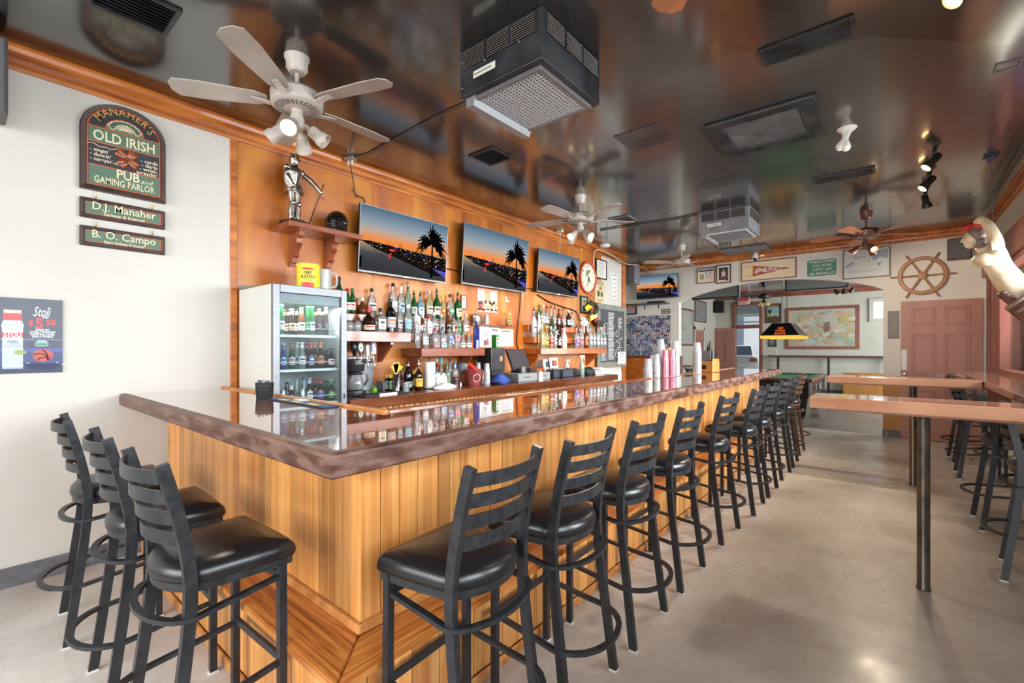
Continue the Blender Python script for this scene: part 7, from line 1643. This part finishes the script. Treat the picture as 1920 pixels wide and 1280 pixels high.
cable('plug_cable', 'thin cable looping from the ceiling outlet down to the first television', [(a.x, a.y, CZ - .07), (WX + .12, a.y + .06, CZ - .35), tuple(at_x(664, 352, WX + .02)), tuple(at_x(668, 365, WX + .02)), tuple(at_x(682, 372, WX + .02)), tuple(at_x(684, 384, WX + .04))], .006, P('#3a3029', .5))
a2 = C3(1050, 432); g = G(); g.bb((-.05, -.03, -.03), (.05, .03, 0), P('#d8d2c8', .4), .004); tag(g.build('ceiling_outlet', None, (a2.x, a2.y, CZ)), 'small ceiling outlet box with plugs beside the second fan', 'outlet')
cable('plug_cable', 'thin pale cable from the ceiling outlet down behind the third television', [(a2.x, a2.y, CZ - .03), (WX + .06, a2.y + .1, CZ - .3), tuple(at_x(1038, 475, WX + .03))], .006, P('#cfc6ba', .5))
cable('wall_cable', 'black cable hanging down the plywood below the middle television', [tuple(at_x(977, 544, WX + .012)), tuple(at_x(975, 575, WX + .012)), tuple(at_x(971, 610, WX + .012)), tuple(at_x(969, 640, WX + .012)), tuple(at_x(972, 655, WX + .012))], .006, M['black'])
cable('wall_cable', 'black cable drooping from the third television to the portrait photo', [tuple(at_x(1008, 552, WX + .03)), tuple(at_x(1030, 566, WX + .02)), tuple(at_x(1055, 575, WX + .02)), tuple(at_x(1080, 584, WX + .02)), tuple(at_x(1085, 600, WX + .02))], .008, M['black'])
cable('wall_cable', 'short dark cable between the first and second televisions', [tuple(at_x(836, 503, WX + .02)), tuple(at_x(850, 506, WX + .02)), tuple(at_x(866, 513, WX + .02))], .006, M['black'])
cable('wall_cable', 'short dark cable between the second and third televisions', [tuple(at_x(987, 541, WX + .02)), tuple(at_x(996, 541, WX + .02)), tuple(at_x(1006, 543, WX + .02))], .006, M['black'])
cable('extension_cord', 'pale cord looping along the crown from the smoke alarm to the far television', [tuple(at_x(1113, 505, WX + .02)), tuple(at_x(1113, 480, WX + .03)), tuple(at_x(1120, 468, WX + .10)), tuple(at_x(1150, 480, WX + .12)), tuple(at_x(1172, 494, WX + .12)), (-3.86, 8.5, 3.02), (-4.05, 9.0, 3.05), tuple(at_y(1205, 500, NY - .06)), tuple(at_y(1222, 513, NY - .06))], .011, P('#d8c4a8', .5))
cable('ceiling_cable', 'thin black cable running along the ceiling to the grey air cleaner', [C3(1125, 432, zc), C3(1200, 420, zc), C3(1260, 412, zc), C3(1308, 402, zc)], .008, M['black'])
# bundle of cables lying on the crown of the right wall
for k in range(4):
    r = random.Random(k); cable('wall_cable', ['brown', 'pale', 'black', 'grey'][k] + ' cable in the bundle running along the top of the right wall', [(EX - .095 - .012 * k, y, CZ - .05 - .02 * k + r.uniform(-.012, .012)) for y in (4.2, 5, 5.8, 6.5, 7.2, 8, 8.8)], .006, P(['#7a5238', '#c8a888', '#2a2522', '#8a8078'][k], .5))
# ------------------------------------------------------------------ figurehead hanging by a wire
cp_ = C3(1858, 291)
fx, fy = .60, 6.0
g = G(); g.bb((-.05, -.05, -.012), (.05, .05, 0), M['black']); g.bb((-.025, -.025, -.06), (.025, .025, -.012), P('#4a3f66', .4), .004); tag(g.build('ceiling_hook', None, (cp_.x, cp_.y, CZ)), 'small black ceiling plate holding the figurehead wire', 'hook')
def F(u, v, dy=0.0): return at_y(u, v, fy + dy)
tp = F(1862, 431); cable('hanging_wire', 'thin wire from the ceiling plate to the figurehead', [(cp_.x, cp_.y, CZ - .06), tuple((Vector((cp_.x, cp_.y, CZ)) + tp) / 2), tuple(tp)], .004, P('#5a5a5c', .4))
fg = thing('figurehead', 'carved wooden ship figurehead of a woman hanging by the windows', 'figurehead', tuple(F(1860, 500)))
base = F(1860, 500)
def skin(name, verts, edges, m, parent, sub=2):
    """verts: (u, v, dy, rx[, ry]) drawn on the plane of the figure"""
    me = bpy.data.meshes.new(name); me.from_pydata([tuple(F(a[0], a[1]) + Vector((0, a[2], 0)) - base) for a in verts], edges, [])
    o = link(name, me, parent); md = o.modifiers.new('s', 'SKIN'); md.use_smooth_shade = True
    for k, a in enumerate(verts):
        sv = me.skin_vertices[0].data[k]; sv.radius = (a[3], a[4] if len(a) > 4 else a[3])
    me.skin_vertices[0].data[1].use_root = True
    if sub: o.modifiers.new('d', 'SUBSURF').levels = sub; o.modifiers['d'].render_levels = sub
    me.materials.append(m); return o
body = skin('torso', [(1918, 560, 0, .09, .10), (1899, 535, 0, .097, .112), (1881, 512, 0, .086, .10), (1869, 495, 0, .083, .10), (1860, 478, 0, .09, .112), (1851, 470, 0, .062, .09), (1841, 468, 0, .042), (1831, 461, 0, .034),
     (1868, 466, -.09, .052), (1864, 452, -.11, .048), (1852, 428, -.10, .042), (1838, 412, -.06, .036), (1829, 419, -.01, .026),
     (1864, 462, .10, .05), (1860, 446, .12, .044), (1850, 424, .11, .04), (1838, 414, .05, .03)],
     [(0, 1), (1, 2), (2, 3), (3, 4), (4, 5), (5, 6), (6, 7), (4, 8), (8, 9), (9, 10), (10, 11), (11, 12), (4, 13), (13, 14), (14, 15), (15, 16)], M['carved'], fg)
g = G()
for dy in (-.062, .07):
    q = F(1846, 487) - base + Vector((0, dy, 0)); T = Matrix.Translation(q) @ Matrix.Rotation(R(25), 4, 'Y'); g.ball((0, 0, 0), (.082, .06, .062), M['carved'], 16, 12, T)
g.build('bust', fg, smooth=80)
def loc(u, v, dy=0.0): return F(u, v) - base + Vector((0, dy, 0))
g = G(); hc = loc(1823, 447); g.ball(tuple(hc), (.062, .062, .082), M['carved'], 18, 14, Matrix.Translation(hc) @ Matrix.Rotation(R(14), 4, 'Y') @ Matrix.Translation(-hc))
g.ball(tuple(hc + Vector((-.014, 0, -.055))), (.040, .042, .038), M['carved'], 14, 10)
nz_ = hc + Vector((-.058, 0, -.012)); g.ringloft([[nz_ + Vector((.004, -.010, .03)), nz_ + Vector((.004, .010, .03)), nz_ + Vector((-.004, 0, .03))], [nz_ + Vector((.006, -.016, -.018)), nz_ + Vector((.006, .016, -.018)), nz_ + Vector((-.026, 0, -.014))]], M['carved'])
g.ball(tuple(hc + Vector((-.050, 0, -.052))), (.012, .018, .006), P('#b87f68', .4), 10, 6)
for s in (-1, 1): g.ball(tuple(hc + Vector((-.050, s * .024, .006))), (.012, .014, .007), P('#8a6a52', .4), 10, 6)
g.build('head', fg, smooth=70)
g = G(); hm = noise_mat('carved_hair', [(.3, '#6a5a50'), (.7, '#94837a')], scale=(2, 2, 9), nscale=12, rough=(.4, .5)); g.ball(tuple(hc + Vector((.024, 0, .026))), (.068, .073, .078), hm, 18, 12, None); g.ball(tuple(hc + Vector((.052, 0, -.045))), (.045, .066, .07), hm, 14, 10); g.build('hair', fg, smooth=70)
g = G(); bw_ = hc + Vector((-.0, -.02, .10))
for s in (-1, 1): g.ball((0, 0, 0), (.045, .018, .022), P('#c8322a', .35), 10, 8, Matrix.Translation(bw_ + Vector((s * .035, 0, .004))) @ Matrix.Rotation(s * R(25), 4, 'Y'))
g.tube([bw_ + Vector((-.06, -.03, -.03)), bw_, bw_ + Vector((.06, -.03, -.02))], .008, P('#c8322a', .35), 6); g.ball(tuple(bw_), .014, P('#c8322a', .35), 8, 6); g.build('red_ribbon', fg, smooth=60)
# scroll and leaves at the base
dk = noise_mat('carved_dark_scroll', [(.3, '#4a3430'), (.7, '#7d5a4c')], nscale=10, rough=(.3, .4))
g = G(); q0 = loc(1917, 556)
for k in range(5): g.tube([q0 + Matrix.Rotation(R(42), 3, 'Y') @ Vector((0, (.150 - .004 * k) * math.cos(t), (.135 - .004 * k) * math.sin(t))) + Vector((.024 * k, 0, -.022 * k)) for t in (2 * PI * j / 24 for j in range(24))], .018, P('#8f7a70', .4) if k % 2 == 0 else dk, 8, closed=True)
g.build('waist_roll', fg, smooth=60)
g = G(); rr_ = random.Random(2)
for k in range(9):
    q = loc(1882 + 6.0 * k, 553 + 4.4 * k, -.02); g.ball(tuple(q), (.05, .07, .032), dk, 10, 8); g.ball(tuple(q + Vector((-.01, -.05, .012))), (.03, .03, .024), dk, 8, 6)
g.build('carved_leaves', fg, smooth=60)
g = G(); g.tube([tuple(loc(1905, 566)), tuple(loc(1940, 590)), tuple(Vector((EX - .03, fy, F(1940, 592).z)) - base)], [.09, .10, .09], dk, 12); g.build('mount_block', fg, smooth=50)
# lines of purple light in the window: tube sign
g = G()
for k in range(5): g.tube([(0, -.28 + .0 * k, .10 * k), (0, .1, .10 * k + .03 * (k % 2)), (0, .28, .10 * k)], .009, EM('#8a5cff', 5.0), 6)
tag(g.build('purple_tube_sign', None, (EX + .04, 6.9, 1.72)), 'purple glowing tube sign hanging in the window behind the figurehead', 'neon sign')
# ------------------------------------------------------------------ pool room
PT = thing('pool_table', 'black pool table with a green cloth beyond the arch', 'pool table', (-1.85, 11.65, 0))
PWd, PL, PZ = .65, 1.26, .80
g = G(); bp_ = M['black']
g.ringloft([[Vector((sx * PWd * s, sy * PL * s, z)) for sx, sy in ((-1, -1), (1, -1), (1, 1), (-1, 1))] for s, z in ((.86, .40), (.93, .72), (.96, .74))], P('#242226', .3)); g.build('cabinet', PT)
g = G()
for a, b in (((-PWd, -PL, .735), (PWd, -PL + .14, PZ)), ((-PWd, PL - .14, .735), (PWd, PL, PZ)), ((-PWd, -PL + .14, .735), (-PWd + .14, PL - .14, PZ)), ((PWd - .14, -PL + .14, .735), (PWd, PL - .14, PZ))): g.bb(a, b, P('#4a3430', .2, 0, .5), .012)
g.build('rails', PT); g = G()
for a, b in (((-PWd + .13, -PL + .13, PZ - .03), (PWd - .13, -PL + .17, PZ - .004)), ((-PWd + .13, PL - .17, PZ - .03), (PWd - .13, PL - .13, PZ - .004)), ((-PWd + .13, -PL + .17, PZ - .03), (-PWd + .17, PL - .17, PZ - .004)), ((PWd - .17, -PL + .17, PZ - .03), (PWd - .13, PL - .17, PZ - .004))): g.bb(a, b, M['felt'], .004)
g.build('cushions', PT); g = G(); g.bb((-PWd + .14, -PL + .14, PZ - .05), (PWd - .14, PL - .14, PZ - .035), M['felt']); g.build('playing_bed', PT)
for sx in (-1, 1):
    for sy in (-1, 1):
        g = G(); g.ringloft([[Vector((sx * .44 + a * s, sy * .98 + b * s, z)) for a, b in ((-.11, -.11), (.11, -.11), (.11, .11), (-.11, .11))] for s, z in ((.62, .04), (1.0, .41))], bp_); g.build('leg', PT)
        g = G(); g.lathe([(.05, 0), (.05, .012), (.02, .02), (.02, .045)], bp_, 10, Matrix.Translation((sx * .44, sy * .98, 0))); g.build('foot', PT)
        g = G(); g.bb((sx * (PWd * .93) - .022, sy * (PL * .93) - .022, .45), (sx * (PWd * .93) + .022, sy * (PL * .93) + .022, .735), M['steel'], .008); g.build('corner_trim', PT)
g = G(); g.bb((PWd * .90, -.30, .54), (PWd * .935, -.05, .64), M['steel'], .003); g.bb((PWd * .925, -.27, .56), (PWd * .94, -.08, .62), M['black']); g.bb((PWd * .90, .30, .50), (PWd * .94, .60, .64), M['steel'], .003); g.build('coin_slot', PT)
# pool lamp
LP = thing('pool_lamp', 'black tapered pool lamp with orange lettering over the pool table', 'lamp', (-1.85, 11.6, 1.60))
g = G(); m_ = P('#1a181c', .3)
ring = lambda hx, hy, z: [Vector((sx * hx, sy * hy, z)) for sx, sy in ((-1, -1), (1, -1), (1, 1), (-1, 1))]
g.ringloft([ring(.36, .60, .06), ring(.17, .40, .33)], m_, cap0=False); g.build('shade', LP)
g = G(); g.ringloft([ring(.362, .602, .0), ring(.362, .602, .062), ring(.35, .59, .062), ring(.35, .59, 0)], EM('#e8b04a', .9), closed=True); g.bb((-.345, -.585, .02), (.345, .585, .025), EM('#ffdf9a', 1.5)); g.build('lit_band', LP)
g = G(); tilt = math.atan2(.20, .27)
for k, t in enumerate(('ICE', 'COLD', 'SHOTS')): g.text(t, 0, .20 - .075 * k, .066, -.004, EM('#f06a2a', .9), bold=.02, shear=.2, T=Matrix.Translation((0, -.60, .06)) @ Matrix.Rotation(-tilt, 4, 'X'))
g.build('lettering', LP); g = G()
for y in (-.3, .3): g.cyl((0, y, .33), (0, y, CZ - 1.60), .006, M['black'], seg=6)
g.build('chains', LP)
def tilt_pic(*a, **k): return picture(*a, **k)
# wall map
def patches(cols, n, seed, marks=()):
    def d(g, W_, H_, y):
        r = random.Random(seed)
        for k in range(n):
            x, z = r.uniform(-.46, .46) * W_, r.uniform(-.44, .44) * H_; q = r.uniform(.03, .12) * W_; m_ = 7; pts = []
            for j in range(m_): pts.append((max(-W_ / 2, min(W_ / 2, x + q * r.uniform(.5, 1.2) * math.cos(2 * PI * j / m_))), max(-H_ / 2, min(H_ / 2, z + q * .6 * r.uniform(.5, 1.2) * math.sin(2 * PI * j / m_)))))
            g.flat(pts, y - .00012 * k, P(r.choice(cols), .6))
        for mk in marks: mk(g, W_, H_, y - .00012 * n - .001)
    return d
def shield(g, W_, H_, y):
    for k in range(6): g.flat([(W_ * .04, H_ * (.10 - .045 * k)), (W_ * .13, H_ * (.16 - .045 * k)), (W_ * .13, H_ * (.14 - .045 * k)), (W_ * .04, H_ * (.08 - .045 * k))], y, P('#33363a'))
a, b = at_y(1473, 575, BY), at_y(1612, 653, BY)
picture('wall_map', 'huge faded wall map in a red-brown frame behind the pool table', 'map', ((a.x + b.x) / 2, BY - .001, 2.01), BW, b.x - a.x, 1.30, patches(['#c2bfa4', '#b9ae92', '#a8b49c', '#c9a890', '#b7c2bc', '#d0cbb2', '#9eb0a4', '#c4b46a', '#ba8a78'], 110, 3, (shield,)), M['redtrim'], .09, .035, '#bdbba6')
a, b = at_y(1435, 570, BY), at_y(1465, 605, BY)
def bposter(g, W_, H_, y):
    g.rect(-W_ / 2, -H_ / 2, W_ / 2, H_ / 2, y, P('#4a4238')); g.rect(-W_ * .42, -H_ * .1, W_ * .42, H_ * .36, y - .0005, P('#8fb6bc')); g.rect(-W_ * .42, -H_ * .18, W_ * .42, -H_ * .08, y - .001, P('#d8b860')); g.disc(-W_ * .24, H_ * .12, W_ * .14, y - .0015, P('#39402e'), H_ * .12); g.rect(-W_ * .26, -H_ * .2, -W_ * .22, H_ * .1, y - .0015, P('#33302a')); g.disc(W_ * .14, -H_ * .2, W_ * .16, y - .0014, P('#4f4638'), H_ * .07); g.text('BUFFALO', 0, H_ * .42, .1, y - .001, P('#d8a040'), bold=.02, fit=W_ * .8)
picture('travel_poster', 'dark framed travel poster with Buffalo lettering beside the open exit', 'poster', ((a.x + b.x) / 2, BY - .001, (a.z + b.z) / 2), BW, b.x - a.x, a.z - b.z, bposter, M['brown'], .03, .03, '#4a4238')
a, b = at_y(1441, 633, BY), at_y(1456, 650, BY); picture('framed_photo', 'small black-framed photo below the travel poster', 'picture', ((a.x + b.x) / 2, BY - .001, (a.z + b.z) / 2), BW, b.x - a.x, a.z - b.z, face_photo(6, '#7a8890', '#5a4a48', '#a88878', 2), M['black'], .03, .03)
p = at_y(1454, 659, BY); g = G(); g.bb((-.05, -.008, -.07), (.05, 0, .07), P('#efede6', .4), .003); g.bb((-.02, -.011, .01), (.02, -.008, .045), P('#9a9890')); g.bb((-.02, -.011, -.045), (.02, -.008, -.01), P('#9a9890')); tag(g.build('wall_outlet', None, (p.x, BY - .001, p.z)), 'white wall outlet under the small black-framed photo', 'outlet')
# drink rail on posts
dr_ = thing('drink_rail', 'dark narrow drink rail on black posts along the pool room wall', 'rail', (-3.1, BY, 0))
g = G(); g.bb((0, -.28, 1.12), (4.6, -.001, 1.165), M['brown'], .004); g.build('rail_top', dr_)
for x in (.28, 1.6, 2.92): g = G(); g.bb((x - .03, -.26, 0), (x + .03, -.20, 1.12), M['black']); g.build('post', dr_)
g = G(); g.bb((0, -.015, .985), (4.6, -.001, 1.0), P('#a9a89c', .5)); g.build('conduit', dr_)
a, b = at_y(1583, 694, BY - .3), at_y(1654, 741, BY - .3); g = G(); g.box((0, 0, .34), (b.x - a.x + .25, .03, .66), M['plywood'], (R(-4), 0, 0), .002); tag(g.build('leaning_board', None, ((a.x + b.x) / 2 + .1, BY - .34, .012)), 'orange plywood board leaning under the drink rail', 'board')
# exit sign, speaker, bits
p = at_y(1396, 565, BY); t = thing('exit_sign', 'red and white EXIT sign above the open exit door', 'sign', (p.x, BY - .12, p.z))
g = G(); g.bb((-.17, 0, -.11), (.17, .08, .11), P('#efe9e6', .4), .005); g.build('case', t); g = G(); g.rect(-.16, .02, .16, .10, -.001, P('#d8453c', .4)); g.text('EXIT', 0, -.035, .15, -.002, P('#e0685c', .4), bold=.03, fit=.27); g.build('lettering', t)
p = at_y(1351, 576, BY); speaker('black loudspeaker on the pool room wall above the open red door', (p.x, BY - .01, p.z), BW, .28, .40, .25, M['black'])
# pool room left wall
def onl(u0, u1, v0, v1, X=-4.78): return onw(u0, u1, v0, v1, X)
c, w, h = onl(1268, 1299, 578, 648); picture('old_map', 'tall framed old map on the pool room side wall', 'map', c, LW, w, h, patches(['#a8b0ac', '#b8bcb4', '#c2b89a', '#9aa8ac', '#b09a80'], 40, 5), M['redtrim'], .06, .03, '#b2b6b0')
c, w, h = onl(1302, 1323, 564, 604); picture('painted_poster', 'grey-blue poster above the narrow red door in the pool room', 'poster', c, LW, w, h, patches(['#8a8e94', '#7c8088', '#a09684', '#9a8a70'], 20, 9), M['brown'], .03, .03, '#8a8e90')
p = at_x(1329, 648, -4.7); g = G(); out = [(.26 * math.sin(PI * min(1, t * 1.06)) ** .8 * .9 + .01, -.8 + 1.6 * t) for t in (k / 14 for k in range(15))]
sb = thing('surfboard', 'dark teal surfboard standing against the pool room side wall', 'surfboard', (-4.72, 15.95, .02), LW)
g = G(); g.prism([(x, z + .8) for x, z in out] + [(-x, z + .8) for x, z in out[::-1]], -.03, .0, P('#3f565c', .3)); g.build('board', sb); g = G(); g.flat([(0, 1.55), (.09, 1.25), (0, 1.32), (-.09, 1.25)], -.032, P('#b98a5a')); g.rect(-.008, .15, .008, 1.3, -.031, P('#d8cbb0')); g.build('stripe', sb)
for (x, y, lab) in ((-4.2, 10.2, 'small dark dining table behind the booth partition'),):
    t = thing('dining_table', lab, 'table', (x + .35, y, 0)); g = G(); g.bb((-.4, -.35, .97), (.4, .35, 1.01), M['brown'], .004); g.build('table_top', t); g = G(); g.cyl((0, 0, .03), (0, 0, .97), .04, M['black']); g.lathe([(.25, 0), (.25, .02), (.05, .04)], M['black'], 16); g.build('pedestal', t)
# fans, spots and mirrored boxes under the pool room ceiling
p = at_z(1432, 533, CZ); fan('black ceiling fan with tulip lamps in the pool room', (-2.72, 14.0, CZ), M['black'], P('#2a2624', .4), 5, R(15), True, zd=.30, heads=4, lit=(), tulip=True)
t = thing('spot_trio', 'dark bar of three little spotlights over the wall map', 'spotlights', (-1.0, 14.8, CZ))
g = G(); g.cyl((0, 0, -.22), (0, 0, 0), .02, M['black'], seg=8); g.build('stem', t)
for k in range(3): g = G(); T = Matrix.Translation((-.18 + .18 * k, 0, -.25)) @ Matrix.Rotation(PI + R(-35 + 35 * k), 4, 'Y'); g.lathe([(.03, -.05), (.05, 0), (.06, .10), (.05, .10)], P('#3a302a', .35), 12, T); s_ = g.build('spot', t, smooth=40); g = G(); g.disc(0, 0, .045, 0, EM('#ffe0a8', 1.5), .045, 12, T @ Matrix.Translation((0, 0, .095)) @ Matrix.Rotation(PI / 2, 4, 'X')); g.build('lamp', s_)
def hung(label, x0, x1, y, z0, z1, m):
    t = thing('hanging_sign', label, 'hanging box', ((x0 + x1) / 2, y, z0)); w = x1 - x0; h = z1 - z0
    g = G(); g.bb((-w / 2, 0, 0), (w / 2, .12, h), m, .004); g.build('case', t); g = G(); frame_box(g, w, h, .03, .02, M['black'], y1=0); f = g.build('frame', t); f.location = (0, 0, h / 2); g = G()
    for s in (-.4, .4): g.cyl((s * w, .06, h), (s * w, .06, CZ - z0), .006, M['black'], seg=6)
    g.build('hangers', t)
a, b = at_y(1298, 550, 11.2), at_y(1386, 558, 11.2); hung('dark hanging mirror box left of the black pool room fan', a.x, b.x, 11.2, 2.54, 2.86, P('#8e9294', .2, .2))
a, b = at_y(1472, 540, 12.4), at_y(1592, 540, 12.4); hung('dark hanging mirror box in front of the wall map', a.x, b.x, 12.4, 2.72, 3.02, P('#8e9294', .2, .2))
# ------------------------------------------------------------------ outside the open exit
g = G(); g.bb((-30, BY + .2, -.25), (20, BY + 1.4, -.02), P('#9a9890', .9)); g.bb((-30, BY + 1.4, -.25), (20, BY + 40, .10), noise_mat('asphalt', [(.3, '#8a8a88'), (.7, '#a2a19d')], nscale=3, rough=(.8, .9))); struct(g.build('road'))
g = G(); g.bb((EX + .9, FYW - .2, -.30), (60, BY, -.10), P('#b5b2ac', .9)); g.bb((-30, -30, -.30), (60, FYW - .2, -.06), noise_mat('street_paving', [(.3, '#8f8c86'), (.7, '#a5a29b')], nscale=3, rough=(.8, .9))); struct(g.build('pavement'))
CAR = thing('parked_car', 'white saloon car parked outside the open exit', 'car', (-5.05, 20.9, .10), R(8))
wc = P('#e6e8ea', .2, 0, .6)
def sec(y, hw, zl, zh, r=.12): return [Vector((x, y, z)) for x, z in ((-hw + r * .3, zl), (-hw, zl + r), (-hw, zh - r), (-hw + r, zh), (hw - r, zh), (hw, zh - r), (hw, zl + r), (hw - r * .3, zl))]
g = G(); g.ringloft([sec(-2.2, .80, .42, .86), sec(-2.12, .88, .26, .98), sec(-1.3, .92, .22, 1.03), sec(0, .93, .22, 1.0), sec(1.4, .92, .22, .95), sec(2.1, .86, .28, .80), sec(2.25, .76, .36, .66)], wc); g.build('body', CAR, smooth=35)
def sc2(y, hb, ht, zb, zt): return [Vector((x, y, z)) for x, z in ((-hb, zb), (-ht, zt), (ht, zt), (hb, zb))]
g = G(); g.ringloft([sc2(-1.55, .80, .78, .97, .99), sc2(-.75, .82, .62, .98, 1.40), sc2(.35, .82, .62, .98, 1.42), sc2(1.25, .80, .76, .94, .96)], wc); g.build('roof', CAR, smooth=25)
g = G(); g.face([Vector((-.66, -1.50, 1.03)), Vector((.66, -1.50, 1.03)), Vector((.55, -.83, 1.375)), Vector((-.55, -.83, 1.375))], P('#39424a', .1)); g.build('rear_window', CAR)
for s in (-1, 1):
    g = G(); g.bb((s * .86 - .22 * (s > 0), -2.235, .78), (s * .86 + .22 * (s < 0), -2.06, .92), P('#8a1f24', .2), .01); g.build('tail_light', CAR)
    for y in (-1.35, 1.4): g = G(); g.cyl((s * .93, y, .31), (s * .76, y, .31), .31, P('#1d1d1f', .6), seg=20); g.cyl((s * .935, y, .31), (s * .92, y, .31), .19, P('#a9acb0', .3, .7), seg=14); g.build('wheel', CAR)
g = G(); g.bb((-.26, -2.225, .56), (.26, -2.19, .70), P('#e6e6dc', .4)); g.rect(-.2, .60, .2, .66, -2.227, P('#6a8a6a')); g.build('number_plate', CAR); g = G(); g.disc(0, .86, .05, -2.205, P('#3a5a9a', .3), .05, 14); g.build('badge', CAR)
hs = thing('white_house', 'white weatherboard building across the lane', 'building', (-8.2, 30, .10))
g = G(); g.bb((-4, 0, 0), (1.3, 5, 6), P('#dfe3e8', .6)); g.build('wall', hs)
for k in range(24): g = G(); g.box((-1.35, -.012, .12 + .25 * k), (5.3, .02, .235), P('#e3e7eb', .6), (R(-3), 0, 0)); g.build('weatherboard', hs)
for x in (-2.4, -.6): g = G(); g.bb((x - .55, -.06, 1.1), (x + .55, -.02, 3.0), P('#f0f2f4', .5)); w_ = g.build('window', hs); g = G(); g.bb((x - .45, -.075, 1.2), (x + .45, -.062, 2.9), P('#6f7f92', .15)); g.build('pane', w_)
aw = thing('porch_awning', 'grey porch awning over the open exit', 'awning', (-3.76, BY + .16, 2.62)); g = G(); g.box((0, 1.2, .22), (3.6, 2.4, .04), P('#77787c', .6), (R(-6), 0, 0)); g.build('roof_sheet', aw); g = G()
g.bb((-1.8, 2.36, -.02), (1.8, 2.44, .06), M['white']); g.bb((-1.8, 2.36, -.26), (1.8, 2.42, -.2), M['white'])
for k in range(3): g.bb((-1.8 + 1.8 * k - .03, 2.37, -.26), (-1.8 + 1.8 * k + .03, 2.43, .06), M['white'])
g.build('front_rail', aw)
fn = thing('picket_fence', 'white picket fence beside the parked car', 'fence', (-4.1, 25.2, .10)); g = G(); g.bb((-.06, -.02, 0), (.06, .02, 1.55), P('#e9ebec', .6)); me = g.mesh('picket')
for k in range(18): link('picket', me, fn, (.15 * k, 0, 0))
g = G(); g.bb((-.1, .02, .4), (2.7, .06, .5), M['white']); g.bb((-.1, .02, 1.2), (2.7, .06, 1.3), M['white']); g.build('fence_rail', fn)
tr = thing('garden_tree', 'leafy green tree behind the picket fence', 'tree', (-3.6, 28.2, .10)); g = G(); g.tube([(0, 0, 0), (.1, 0, 1.4), (0, .1, 2.6)], [.16, .13, .09], P('#6a5848', .8), 8); g.build('trunk', tr)
g = G(); r = random.Random(6); lm = noise_mat('tree_leaves', [(.3, '#3f6a35'), (.7, '#86ad62')], nscale=4, rough=(.6, .7))
for k in range(1500):
    a, b_ = r.uniform(0, 2 * PI), r.uniform(-1, 1); q = (r.random() ** .33); x, y, z = q * 1.6 * math.sqrt(1 - b_ * b_) * math.cos(a), q * 1.4 * math.sqrt(1 - b_ * b_) * math.sin(a), 3.0 + 1.9 * q * b_
    t = Matrix.Translation((x, y, z)) @ Euler((r.uniform(0, 6), r.uniform(0, 6), r.uniform(0, 6))).to_matrix().to_4x4(); g.face([t @ Vector(p_) for p_ in ((-.12, 0, 0), (0, -.05, 0), (.12, 0, 0), (0, .05, .02))], lm)
stuff(g.build('leaves', tr))
